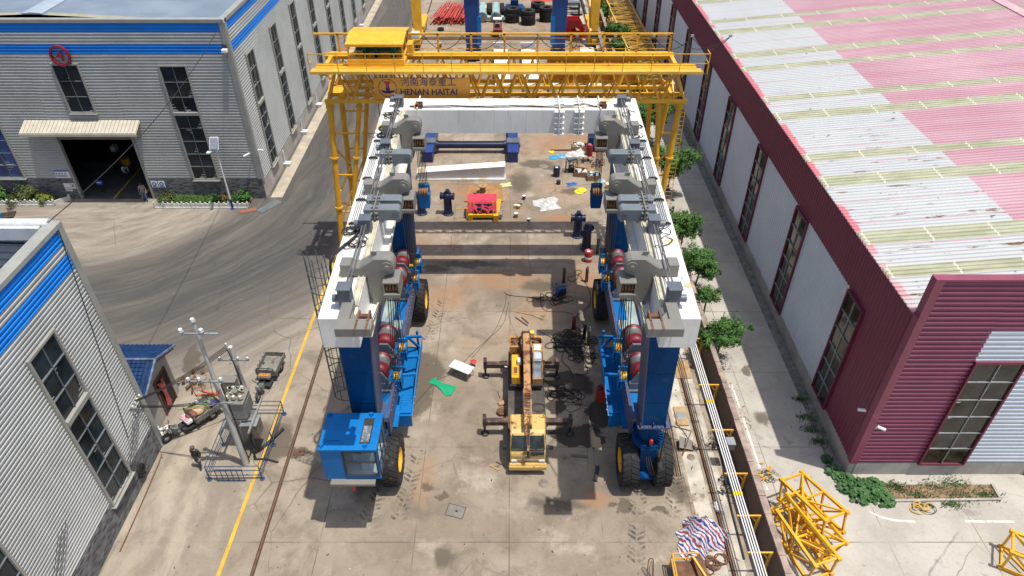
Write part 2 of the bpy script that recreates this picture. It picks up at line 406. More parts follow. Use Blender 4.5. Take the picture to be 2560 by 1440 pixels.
# white edge line on the alley
M_WLINE = mat('worn_white_line', (.62,.60,.55), .8, var=.15, stain=((.4,.37,.32), 1.2, .55))
l = MB()
for a, b in ((960,1020),(1045,1170),(1185,1225)):
    p, q = G(1829+(a-960)*.337, a), G(1829+(b-960)*.337, b)
    l.add([p+Vector((-.06,0,.004)), p+Vector((.06,0,.004)), q+Vector((.06,0,.004)), q+Vector((-.06,0,.004))], [(0,1,2,3)])
pts = [G(2175,1282,.004), G(2205,1296,.004), G(2240,1304,.004), G(2290,1307,.004)]
for p, q in zip(pts[:-1], pts[1:]): l.add([p, q, q+Vector((0,.13,0)), p+Vector((0,.13,0))], [(0,1,2,3)])
p, q = G(2415,1306,.004), G(2538,1307,.004); l.add([p, q, q+Vector((0,.13,0)), p+Vector((0,.13,0))], [(0,1,2,3)])
struct(l.build('road_marking', M_WLINE))
rg = random.Random(3)
# tyre prints left where the big wheels have turned
def print_mat():
    n = NT('rubber_print'); X, Y, Z = n.xyz()
    d = n.math('ADD', n.math('MULTIPLY', Y, 3.4), n.math('MULTIPLY', n.math('ABSOLUTE', X), 2.2))
    bars = n.ramp(n.math('ABSOLUTE', n.math('SUBTRACT', n.math('FRACT', n.math('ADD', d, n.math('MULTIPLY', n.noise(2.0, 3), .5))), .5)), .16, .24)
    edge = n.math('MULTIPLY', n.ramp(n.math('ABSOLUTE', X), .46, .38), n.ramp(n.math('ABSOLUTE', n.math('SUBTRACT', n.math('ABSOLUTE', X), .02)), .0, .05))
    a = n.math('MULTIPLY', n.math('MULTIPLY', bars, edge), n.ramp(n.noise(1.3, 8, .75), .42, .68, .0, .8))
    o = n.N['Material Output']; tr = n.N.new('ShaderNodeBsdfTransparent'); mx = n.N.new('ShaderNodeMixShader')
    n.L.new(a, mx.inputs[0]); n.L.new(tr.outputs[0], mx.inputs[1]); n.L.new(n.b.outputs[0], mx.inputs[2]); n.L.new(mx.outputs[0], o.inputs['Surface'])
    return n.out((.05,.05,.052), .9)
M_PRINT = print_mat()
for u0, v0, u1, v1 in ((1050,1125,995,1300),(955,1215,915,1300),(1112,745,1068,850),(1603,1195,1590,1290),(1695,1140,1680,1295),(1592,1300,1590,1410),(1640,1040,1660,1060)):
    p, q = G(u0, v0), G(u1, v1); d = q - p; L = d.length; k = .95
    b = MB(); b.add([(-.46*k,-L/2,0),(.46*k,-L/2,0),(.46*k,L/2,0),(-.46*k,L/2,0)], [(0,1,2,3)]); o = b.build('tyre_prints', M_PRINT, None, world=False)
    o.matrix_basis = Matrix.Translation((p+q)/2 + Vector((0,0,.007))) @ Matrix.Rotation(math.atan2(d.y,d.x)-PI/2,4,'Z'); struct(o)

# ---------------------------------------------------------------- walls in their own coordinates
PR = random.Random(77)
class Wall:
    def __init__(s, o, d, out): s.o = Vector(o); s.d = Vector(d); s.n = Vector(out)
    def P(s, a, k, z): return s.o + s.d*a + s.n*k + Vector((0,0,z))
    def box(s, mb, a0, a1, k0, k1, z0, z1, mi=0):
        mb.hexa([s.P(a0,k0,z0), s.P(a1,k0,z0), s.P(a1,k1,z0), s.P(a0,k1,z0), s.P(a0,k0,z1), s.P(a1,k0,z1), s.P(a1,k1,z1), s.P(a0,k1,z1)], mi)
    def ribs_h(s, mb, a0, a1, z0, z1, pitch, depth, mi_of=lambda z: 0):
        n = max(1, round((z1-z0)/pitch)); p = (z1-z0)/n; pr = []
        for i in range(n):
            for t, k in ((0,0),(.32,0),(.5,1),(.82,1)): pr.append((z0+(i+t)*p, k*depth))
        pr.append((z1, 0))
        for (za, ka), (zb, kb) in zip(pr[:-1], pr[1:]):
            mb.add([s.P(a0,ka,za), s.P(a1,ka,za), s.P(a1,kb,zb), s.P(a0,kb,zb)], [(0,1,2,3)], mi_of((za+zb)/2))
    def ribs_v(s, mb, a0, a1, z0, z1, pitch, depth, mi=0):
        n = max(1, round((a1-a0)/pitch)); p = (a1-a0)/n; pr = []
        for i in range(n):
            for t, k in ((0,0),(.7,0),(.78,1),(.92,1)): pr.append((a0+(i+t)*p, k*depth))
        pr.append((a1, 0))
        for (aa, ka), (ab, kb) in zip(pr[:-1], pr[1:]):
            mb.add([s.P(aa,ka,z0), s.P(ab,kb,z0), s.P(ab,kb,z1), s.P(aa,ka,z1)], [(0,1,2,3)], mi)
    def window(s, parent, a0, a1, z0, z1, cols, rows, fm, gm, mid=None, k=.1, fw=.12, bar=.034, sill=True, label=None, mullion=None):
        f = MB(); K = k + .08
        s.box(f, a0-fw, a0, 0, K, z0-fw, z1+fw); s.box(f, a1, a1+fw, 0, K, z0-fw, z1+fw)
        s.box(f, a0, a1, 0, K-.003, z0-fw, z0); s.box(f, a0, a1, 0, K-.003, z1, z1+fw)
        if sill: s.box(f, a0-fw-.05, a1+fw+.05, 0, K+.12, z0-fw-.06, z0-fw-.004)
        secs = [(z0, z1)] if mid is None else [(z0, mid-.12), (mid+.12, z1)]
        if mid is not None: s.box(f, a0, a1, 0, K+.08, mid-.12, mid+.12)
        mm = 1
        for za, zb in secs:
            nr = rows if mid is None else (rows[0] if za == z0 else rows[1])
            for i in range(1, nr): s.box(f, a0, a1, 0, k+.045, za+(zb-za)*i/nr-bar/2, za+(zb-za)*i/nr+bar/2, mm)
            for i in range(1, cols): s.box(f, a0+(a1-a0)*i/cols-bar/2, a0+(a1-a0)*i/cols+bar/2, 0, k+.042, za, zb, mm)
        fo = f.build('window', [fm, mullion or M_MULL], parent)
        if label: fo['label'] = label
        gl = MB()
        for za, zb in secs:
            nr = rows if mid is None else (rows[0] if za == z0 else rows[1])
            for i in range(nr):
                for j in range(cols):
                    pa, pb, qa, qb = a0+(a1-a0)*j/cols, a0+(a1-a0)*(j+1)/cols, za+(zb-za)*i/nr, za+(zb-za)*(i+1)/nr
                    t1, t2 = PR.uniform(-.02,.02), PR.uniform(-.02,.02)
                    gl.add([s.P(pa,k-.025-t1-t2,qa), s.P(pb,k-.025+t1-t2,qa), s.P(pb,k-.025+t1+t2,qb), s.P(pa,k-.025-t1+t2,qb)], [(0,1,2,3)])
        gl.build('glass', gm, fo, fix=False)
        return fo

# ---------------------------------------------------------------- the far grey workshop with the number sign
ZA = 14.9
b1 = lambda z: 1 if 13.95 < z < 14.65 or 12.35 < z < 13.1 else 0
A = thing('workshop', 'far grey corrugated workshop with a round red number four sign above its open door', 'workshop', (-31,51.4,0))
wa = Wall((-75,51.4,0), (1,0,0), (0,-1,0))       # a = x + 75
ax = lambda x: x + 75
we = Wall((-20.9,51.4,0), (0,1,0), (1,0,0))
m = MB()
wa.ribs_h(m, 0, ax(-36.55), 1.9, ZA-.25, .235, .062, b1)
wa.ribs_h(m, ax(-36.55), ax(-30.5), 6.35, ZA-.25, .235, .062, b1)
wa.ribs_h(m, ax(-30.5), ax(-20.9), 1.9, ZA-.25, .235, .062, b1)
m.build('front_wall', [M_GREYCLAD, M_BLUECLAD], A, fix=False)
m = MB(); we.ribs_h(m, 0, 62, 1.55, ZA-.25, .235, .062, b1)
m.build('side_wall', [M_GREYCLAD, M_BLUECLAD], A, fix=False)
m = MB(); we.box(m, .0, 62, -.3, .04, 0, 1.55); m.build('plinth', M_CONC, A)
def stone_mat():
    n = NT('dark_stone_facing')
    v = n.N.new('ShaderNodeTexVoronoi'); v.inputs['Scale'].default_value = 1.0; v.distance = 'CHEBYCHEV'
    n.L.new(n.scalev((2.2, 2.2, 5.0)), v.inputs['Vector'])
    f = n.noise(3.0, 6, .65)
    col = n.mix(n.ramp(v.outputs['Distance'], .1, .6), (.05,.055,.065), (.17,.17,.175))
    col = n.mix(n.ramp(f, .4, .7, 0, .6), col, (.10,.095,.09))
    n.bump(v.outputs['Distance'], .5, .05)
    return n.out(col, .8)
M_STONE = stone_mat()
m = MB()
for x0, x1 in ((-75,-36.62),(-30.42,-20.9)): wa.box(m, ax(x0), ax(x1), -.25, .06, 0, 1.9)
m.build('stone_base', M_STONE, A)
m = MB()
wa.box(m, 0, ax(-20.78), -.35, .12, ZA-.25, ZA); we.box(m, .0, 62, -.35, .12, ZA-.252, ZA-.002)
wa.box(m, ax(-21.2), ax(-20.82), .0, .115, 1.9, ZA-.25); we.box(m, -.02, .32, .0, .115, 1.55, ZA-.253)
m.build('edge_trim', M_TRIM, A)
m = MB(); wa.box(m, ax(-20.82), ax(-20.76), 0, .13, ZA-.26, ZA+.01); m.build('corner_cap', M_WHITETRIM, A)
# roof: low gable, its ridge running back along x = -34.6
RX, RZ = -34.7, ZA + .25
roofm = NT('blue_grey_roof'); X_, Y_, Z_ = roofm.xyz()
_col = roofm.mix(roofm.ramp(roofm.noise(.2, 5, .6), .35, .65), (.20,.25,.31), (.27,.32,.38))
_fr = roofm.math('FRACT', roofm.math('DIVIDE', Y_, 9.2)); _st = roofm.math('LESS_THAN', _fr, .09)
_st = roofm.math('MULTIPLY', _st, roofm.ramp(roofm.math('ABSOLUTE', roofm.math('ADD', X_, 3.7)), .8, 1.2))
_col = roofm.mix(_st, _col, roofm.mix(roofm.noise(1.2, 5), (.34,.30,.20), (.45,.43,.34)))
M_ROOFA = roofm.out(_col, .45)
m = MB(); n_ = 260
for sgn, xe in ((1, -21.15), (-1, -75)):
    for i in range(n_):
        y = 51.7 + i*61.6/n_; p = 61.6/n_
        zr, ze = RZ, (ZA - .45 if sgn > 0 else ZA - 1.0)
        prof = ((0,0),(.72,0),(.8,.04),(.92,.04),(1,0))
        for (t0,h0),(t1,h1) in zip(prof[:-1], prof[1:]):
            m.add([(RX, y+t0*p, zr+h0), (xe, y+t0*p, ze+h0), (xe, y+t1*p, ze+h1), (RX, y+t1*p, zr+h1)], [(0,1,2,3)])
ro = m.build('roof', M_ROOFA, A, fix=False)
m = MB(); m.prism([(RX-.75,RZ+.015),(RX-.72,RZ+.05),(RX,RZ+.13),(RX+.72,RZ+.05),(RX+.75,RZ+.015)], 51.72, 113); m.build('ridge_cap', mat('ridge_metal', (.33,.38,.44), .4, var=.1), ro)
m = MB(); m.box((-21.2,51.8,ZA-.5), (-20.95,113,ZA-.3)); m.box((-74.9,51.76,.1), (-74.7,113,ZA-1.1)); m.box((-74.9,112.8,.1), (-21,113,ZA-.6)); m.build('back_wall', M_TRIM, A)
# windows
wa.window(A, ax(-34.45), ax(-32.6), 7.85, 11.55, 2, 3, M_TRIM, M_GLASS)
wa.window(A, ax(-26.45), ax(-24.52), 1.95, 11.45, 2, (5,3), M_TRIM, M_GLASS, mid=7.72)
M_BLUEG = mat('blue_glass', (.01,.06,.22), .12, var=.6, scale=.7)  # blue of the drums behind is put into the pane colour
wa.window(A, ax(-42.6), ax(-40.62), 2.1, 11.4, 2, (5,3), M_TRIM, M_BLUEG, mid=7.72, label='tall window with blue drums showing behind the panes')
wa.window(A, ax(-47.6), ax(-45.62), 2.1, 11.4, 2, (5,3), M_TRIM, M_GLASS, mid=7.72)
for i in range(9):
    y = 54.0 + 6.62*i - 51.4
    we.window(A, y, y+1.6, 1.75, 11.3, 2, (5,3), M_TRIM, M_GLASS, mid=7.25)
# door opening: inner room, roller shutter, jambs, canopy
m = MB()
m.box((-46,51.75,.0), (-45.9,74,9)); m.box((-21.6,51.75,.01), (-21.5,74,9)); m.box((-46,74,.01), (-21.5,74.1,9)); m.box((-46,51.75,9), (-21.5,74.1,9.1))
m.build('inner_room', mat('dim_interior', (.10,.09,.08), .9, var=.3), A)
m = MB(); wa.ribs_h(m, ax(-36.55), ax(-30.5), 5.45, 6.35, .11, .03); m.box((-36.55,51.42,5.45), (-30.5,51.5,6.4)); m.build('roller_shutter', mat('shutter_grey', (.2,.2,.19), .5, var=.15), A)
m = MB(); wa.box(m, ax(-36.67), ax(-36.5), -.2, .11, 0, 6.4); wa.box(m, ax(-30.55), ax(-30.38), -.2, .11, 0, 6.4); wa.box(m, ax(-36.5), ax(-30.55), .0, .09, 6.352, 6.47); m.build('door_jamb', M_TRIM, A)
m = MB()
n_ = 30
for i in range(n_):
    xa = -38.45 + 9.1*i/n_; p = 9.1/n_
    m.hexa([(xa,50.1,6.52),(xa+p*.88,50.1,6.52),(xa+p*.88,51.3,7.08),(xa,51.3,7.08),(xa,50.1,6.6),(xa+p*.88,50.1,6.6),(xa+p*.88,51.3,7.16),(xa,51.3,7.16)])
m.box((-38.45,50.08,6.32), (-29.35,50.16,6.515)); m.hexa([(-38.45,50.1,6.46),(-29.36,50.1,6.46),(-29.36,51.3,7.02),(-38.45,51.3,7.02),(-38.45,50.1,6.515),(-29.36,50.1,6.515),(-29.36,51.3,7.075),(-38.45,51.3,7.075)])
m.build('canopy', mat('cream_canopy', (.50,.46,.37), .55, var=.12), A)
# number sign: ring and figure
sg = MB(); ring = []
for k in range(40):
    t = 2*PI*k/40; ring.append((math.cos(t), math.sin(t)))
for k in range(40):
    (c0,s0),(c1,s1) = ring[k], ring[(k+1) % 40]
    for ra, rb, ya, yb in ((.74,.60,-.32,-.32),(.74,.74,-.32,-.12),(.60,.60,-.32,-.12)):
        sg.add([(-33.5+ra*c0, 51.4+ya, 12.3+ra*s0*1.05), (-33.5+ra*c1, 51.4+ya, 12.3+ra*s1*1.05), (-33.5+rb*c1, 51.4+yb, 12.3+rb*s1*1.05), (-33.5+rb*c0, 51.4+yb, 12.3+rb*s0*1.05)], [(0,1,2,3)])
M_SIGNR = mat('sign_dark_red', (.26,.012,.035), .5, var=.15)
so = sg.build('number_sign', M_SIGNR, A, fix=False)
def text_mesh(name, s, m, parent, M, size, depth=.02, wide=1.0, bold=0.0):
    cu = bpy.data.curves.new(name, 'FONT'); cu.body = s; cu.size = size; cu.extrude = depth; cu.offset = bold; cu.resolution_u = 3
    cu.align_x = 'CENTER'; cu.align_y = 'CENTER'
    t = bpy.data.objects.new(name + '_tmp', cu); C.objects.link(t)
    dg = bpy.context.evaluated_depsgraph_get(); dg.update()
    me = bpy.data.meshes.new_from_object(t.evaluated_get(dg)); C.objects.unlink(t); bpy.data.objects.remove(t); bpy.data.curves.remove(cu)
    T = root_matrix(parent).inverted() @ M @ Matrix.Diagonal((wide,1,1,1)); me.transform(T)
    me.materials.clear(); me.materials.append(m)
    o = bpy.data.objects.new(name, me); C.objects.link(o); o.parent = parent
    return o
FACE_S = Matrix.Rotation(PI/2, 4, 'X')            # a text that looks towards -y
text_mesh('figure', '4', M_SIGNR, so, Matrix.Translation((-33.5,51.15,12.3)) @ FACE_S, 1.15, .05, bold=.0)
# floor of the workshop seen through the door, with yellow walk lines
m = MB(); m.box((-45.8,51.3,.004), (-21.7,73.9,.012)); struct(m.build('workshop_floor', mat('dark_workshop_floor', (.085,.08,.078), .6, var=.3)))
m = MB()
for xa in (-34.0, -31.65): m.add([(xa,51.32,.016),(xa+.16,51.32,.016),(xa+.16,73,.016),(xa,73,.016)], [(0,1,2,3)])
struct(m.build('walk_line', M_LINE))

# ---------------------------------------------------------------- the near grey workshop at the lower left
ZB = 14.5; YB = 25.0
B = thing('workshop', 'near grey blue-striped workshop with a stone base beside the loaded tricycle', 'workshop', (-19.35,14,0))
wb = Wall((-19.35,-4,0), (0,1,0), (1,0,0)); ay = lambda y: y + 4
b2 = lambda z: 1 if 13.55 < z < 14.25 or 12.3 < z < 13.05 else 0
m = MB(); wb.ribs_h(m, 0, ay(YB), 1.7, ZB-.2, .205, .06, b2); m.build('side_wall', [M_GREYCLAD, M_BLUECLAD], B, fix=False)
m = MB(); wb.box(m, 0, ay(YB)-.02, -.25, .07, 0, 1.7); m.build('stone_base', M_STONE, B)
m = MB(); wb.box(m, 0, ay(YB)+.1, -.45, .12, ZB-.2, ZB); wb.box(m, ay(YB)-.28, ay(YB)+.09, -.1, .11, .0, ZB-.202)
m.box((-60,YB-.3,ZB-.25), (-19.85,YB+.1,ZB-.02)); m.build('edge_trim', M_TRIM, B)
m = MB(); m.cyl((-60,YB-.12,ZB+.02), (-19.6,YB-.12,ZB+.02), .2, n=10); m.box((-60,YB-.5,ZB-.6), (-19.9,YB-.31,ZB-.0)); m.build('parapet_cap', M_WHITETRIM, B)
m = MB(); m.box((-60,YB-.28,0), (-19.5,YB+.02,ZB-.26)); m.build('north_wall', M_GREYCLAD, B)
m = MB(); n_ = 58
for i in range(n_):
    y = -4 + i*.5; prof = ((0,0),(.8,0),(.86,.07),(.94,.07),(1,0))
    for (t0,h0),(t1,h1) in zip(prof[:-1], prof[1:]):
        m.add([(-19.8,y+t0*.5,ZB-.9+h0),(-60,y+t0*.5,ZB+.6+h0),(-60,y+t1*.5,ZB+.6+h1),(-19.8,y+t1*.5,ZB-.9+h1)], [(0,1,2,3)])
m.build('roof', mat('navy_roof', (.035,.045,.065), .4, var=.2, scale=.4), B, fix=False)
wb.window(B, ay(19.98), ay(21.8), 1.65, 11.1, 2, (5,3), M_TRIM, M_GLASS, mid=7.38)
wb.window(B, ay(12.75), ay(14.55), 1.65, 11.1, 2, (5,3), M_TRIM, M_GLASS, mid=7.38)

# ---------------------------------------------------------------- the maroon and white workshop on the right
X0, Y0, ZE, SL = 17.7, 23.0, 10.9, .09
Cb = thing('workshop', 'maroon and white workshop with a broad pink and white ribbed roof', 'workshop', (X0,Y0,0))
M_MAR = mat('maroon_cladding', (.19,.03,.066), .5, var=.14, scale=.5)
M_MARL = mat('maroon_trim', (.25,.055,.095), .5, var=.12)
M_WCLAD = mat('pale_cladding', (.62,.66,.70), .5, var=.06, scale=.4, streak=((.45,.45,.44), .68))
cw = Wall((X0,Y0,0), (0,1,0), (-1,0,0)); cs = Wall((X0,Y0,0), (1,0,0), (0,-1,0))
WY = [(26.75,28.5)] + [(35.0+8.45*i, 36.85+8.45*i) for i in range(9)]
m = MB()
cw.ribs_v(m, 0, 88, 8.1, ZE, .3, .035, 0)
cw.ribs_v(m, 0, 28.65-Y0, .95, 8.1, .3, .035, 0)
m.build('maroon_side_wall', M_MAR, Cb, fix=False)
m = MB(); cw.ribs_v(m, 28.65-Y0, 88, .95, 8.1, .3, .028, 0); m.build('pale_side_wall', M_WCLAD, Cb, fix=False)
m = MB(); cw.box(m, -.02, 88, -.3, .05, 0, .95); cs.box(m, .31, 9.4, -.3, .05, 0, .95); m.build('plinth', M_CONC, Cb)
m = MB(); cw.box(m, .0, 88, -.1, .2, ZE-.06, ZE+.03); m.build('eave_gutter', M_MARL, Cb)
M_MFRAME = mat('maroon_frame', (.15,.02,.045), .5, var=.1)
M_CGLASS = mat('workshop_glass', (.035,.03,.024), .1, var=.7, scale=1.2)
for a, b_ in WY: cw.window(Cb, a-Y0, b_-Y0, 1.0, 8.0, 2, 6, M_MFRAME, M_CGLASS, fw=.09, sill=False, mullion=M_STEEL)
ZP = 12.9
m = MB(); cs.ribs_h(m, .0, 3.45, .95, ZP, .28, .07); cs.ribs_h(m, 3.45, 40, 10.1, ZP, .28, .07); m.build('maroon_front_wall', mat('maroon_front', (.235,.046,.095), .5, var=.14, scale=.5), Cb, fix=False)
m = MB(); cs.ribs_h(m, 3.45, 9.4, .95, 10.1, .28, .06); m.build('pale_front_wall', M_WCLAD, Cb, fix=False)
cs.window(Cb, 3.55, 5.75, 1.0, 8.2, 2, 6, M_MFRAME, M_CGLASS, fw=.1, sill=False, mullion=M_STEEL)
m = MB(); cs.box(m, -.08, .3, -.3, .1, .95, ZP+.1); cs.box(m, .3, 40, -.3, .1, ZP-.0, ZP+.1); cs.box(m, 9.4, 9.65, -.1, .13, 0, 7); m.build('edge_trim', M_MARL, Cb)
m = MB(); m.box((X0+.02,Y0+.3,ZE-.3), (X0+40,Y0+.32,ZP)); m.build('parapet_back', M_MARL, Cb)
m = MB(); cs.box(m, 9.66, 30, -.3, -.02, 0, 7); m.build('door', mat('grey_door', (.3,.31,.33), .5), Cb)
# roof
def roof_pink():
    n = NT('faded_pink_roof'); X, Y, Z = n.xyz()
    f = n.noise(.12, 5, .6)
    col = n.mix(n.ramp(f, .35, .65), (.44,.26,.30), (.50,.32,.355))
    sh = n.noise(1.0, 3, .5, n.scalev((.03, 1.1, 1)))
    col = n.mix(n.ramp(sh, .45, .65, 0, .5), col, (.41,.19,.24))
    return n.out(col, .55)
def roof_white():
    n = NT('white_coated_roof'); X, Y, Z = n.xyz()
    col = n.mix(n.noise(.3, 6, .6), (.40,.415,.42), (.50,.51,.505))
    ru = n.ramp(n.noise(1.0, 8, .7, n.scalev((.4, 2.6, 1))), .585, .63)
    ru = n.math('MULTIPLY', ru, n.ramp(Y, 26, 6))
    col = n.mix(ru, col, (.19,.10,.06))
    fr = n.math('FRACT', n.math('DIVIDE', Y, 1.05)); ln = n.math('LESS_THAN', fr, .055)
    col = n.mix(n.math('MULTIPLY', ln, n.ramp(n.noise(.4, 4), .4, .6, .15, .9)), col, (.46,.16,.20))
    e = n.math('ADD', X, n.math('MULTIPLY', n.noise(4.0, 3), .5))
    col = n.mix(n.math('MULTIPLY', n.ramp(e, .42, .3), n.ramp(n.noise(.25, 2), .42, .5)), col, (.55,.17,.19))
    dots = n.ramp(n.noise(2.3, 2, .5), .72, .75)
    col = n.mix(dots, col, (.2,.18,.16))
    return n.out(col, .5)
def roof_lite():
    n = NT('greenish_skylight'); X, Y, Z = n.xyz()
    col = n.mix(n.ramp(n.noise(.8, 6, .65, n.scalev((.5, 2, 1))), .35, .65), (.31,.31,.20), (.42,.42,.30))
    fr = n.math('FRACT', n.math('DIVIDE', X, 3.1)); ln = n.math('LESS_THAN', fr, .03)
    col = n.mix(ln, col, (.6,.58,.46))
    return n.out(col, .4)
lite = lambda y: ((y - 37.1 + 8.6*20) % 8.6) < 1.05 or ((y - 34.2 + 8.6*20) % 8.6) < 1.1
m = MB(); y = Y0 + .32; p = .3
XR = 42.0
while y < 112:
    prof = ((0,0),(.62,0),(.74,.06),(.88,.06),(1,0)); L = lite(y+p/2)
    for (t0,h0),(t1,h1) in zip(prof[:-1], prof[1:]):
        for xa, xb, mi in ((X0-.22, 25.25, 2 if L else 0), (25.25, XR, 2 if L else 1)):
            za, zb = ZE+.04+SL*(xa-X0), ZE+.04+SL*(xb-X0)
            if mi == 0: za += .006; zb += .006
            m.add([(xa,y+t0*p,za+h0),(xb,y+t0*p,zb+h0),(xb,y+t1*p,zb+h1),(xa,y+t1*p,za+h1)], [(0,1,2,3)], mi)
        za = ZE+.04+SL*(XR-X0)
        m.add([(XR,y+t0*p,za+h0),(80,y+t0*p,za-3.4+h0),(80,y+t1*p,za-3.4+h1),(XR,y+t1*p,za+h1)], [(0,1,2,3)], 2 if L else 1)
    y += p
rc = m.build('roof', [roof_white(), roof_pink(), roof_lite()], Cb, fix=False)
m = MB(); zz = ZE+.04+SL*(XR-X0); m.prism([(XR-.6,zz+.04),(XR,zz+.16),(XR+.6,zz-.02),(XR+.55,zz-.06),(XR-.55,zz)], Y0+.4, 112); m.build('ridge_cap', mat('pink_ridge', (.60,.36,.39), .5), rc)
# ---------------------------------------------------------------- big tyred wheel: tread blocks on a carcass, yellow rim
def tyre_mb(Rr, W, rim_r, rim_open=True, lugs=26):
    t = MB(); h = W/2
    prof = [(rim_r,-h*.72),(rim_r*1.12,-h*.92),(Rr*.80,-h),(Rr*.93,-h*.93),(Rr*.965,-h*.72),(Rr*.965,h*.72),(Rr*.93,h*.93),(Rr*.80,h),(rim_r*1.12,h*.92),(rim_r,h*.72),(rim_r,-h*.72)]
    t.lathe(prof, 40, 'X')
    # lugs: two staggered rows of slanting bars
    for sd in (-1, 1):
        for i in range(lugs):
            t0 = 2*PI*(i + (.5 if sd > 0 else 0))/lugs
            vs = []
            for rad in (Rr*.955, Rr*1.0):
                for xx, dt in ((.04,-.02),(.93,.10)):
                    for e in (-1, 1):
                        th = t0 + dt + e*PI/lugs*.56
                        rr = rad if xx < .5 else (rad if rad < Rr*.96 else Rr*.985)
                        vs.append(Vector((sd*xx*h, rr*math.cos(th), rr*math.sin(th))))
            t.add(vs, [(0,1,3,2),(4,6,7,5),(0,4,5,1),(2,3,7,6),(0,2,6,4),(1,5,7,3)])
            # shoulder face of the lug
            a = [Vector((sd*h*.93, Rr*.985*math.cos(t0+.10+e*PI/lugs*.56), Rr*.985*math.sin(t0+.10+e*PI/lugs*.56))) for e in (-1,1)]
            b_ = [Vector((sd*h*1.01, Rr*.86*math.cos(t0+.13+e*PI/lugs*.5), Rr*.86*math.sin(t0+.13+e*PI/lugs*.5))) for e in (-1,1)]
            t.add(a + b_, [(0,1,3,2)])
    return t
def rim_mb(rim_r, W, side):
    t = MB(); h = W/2
    t.lathe([(rim_r*1.02, side*h*.9),(rim_r*1.04, side*h*.84),(rim_r*.98, side*h*.8),(rim_r*.9, side*h*.35),(rim_r*.55, side*h*.2),(rim_r*.3, side*h*.3),(.0, side*h*.3)], 28, 'X')
    t.lathe([(rim_r*1.0, -side*h*.85),(rim_r*.9,-side*h*.4),(.0,-side*h*.4)], 28, 'X')
    for k in range(10):
        a = 2*PI*k/10; t.cyl((side*h*.22, rim_r*.7*math.cos(a), rim_r*.7*math.sin(a)), (side*h*.32, rim_r*.7*math.cos(a), rim_r*.7*math.sin(a)), .05, n=6)
    return t
TY_ME = None
def wheel(parent, x, y, r, side):
    global TY_ME
    M = root_matrix(parent).inverted()
    wh = thing('wheel', None, None); wh.parent = parent; wh.matrix_basis = M @ Matrix.Translation((x, y, r))
    if TY_ME is None:
        o = tyre_mb(1.38, .86, .62).build('tyre', M_RUB, wh, world=False); TY_ME = o.data
    else:
        o = bpy.data.objects.new('tyre', TY_ME); C.objects.link(o); o.parent = wh
        o.matrix_basis = Matrix.Rotation(x*1.3 + y, 4, 'X')
    rim_mb(.62, .86, side).build('rim', M_YEL, wh, world=False)
    return wh

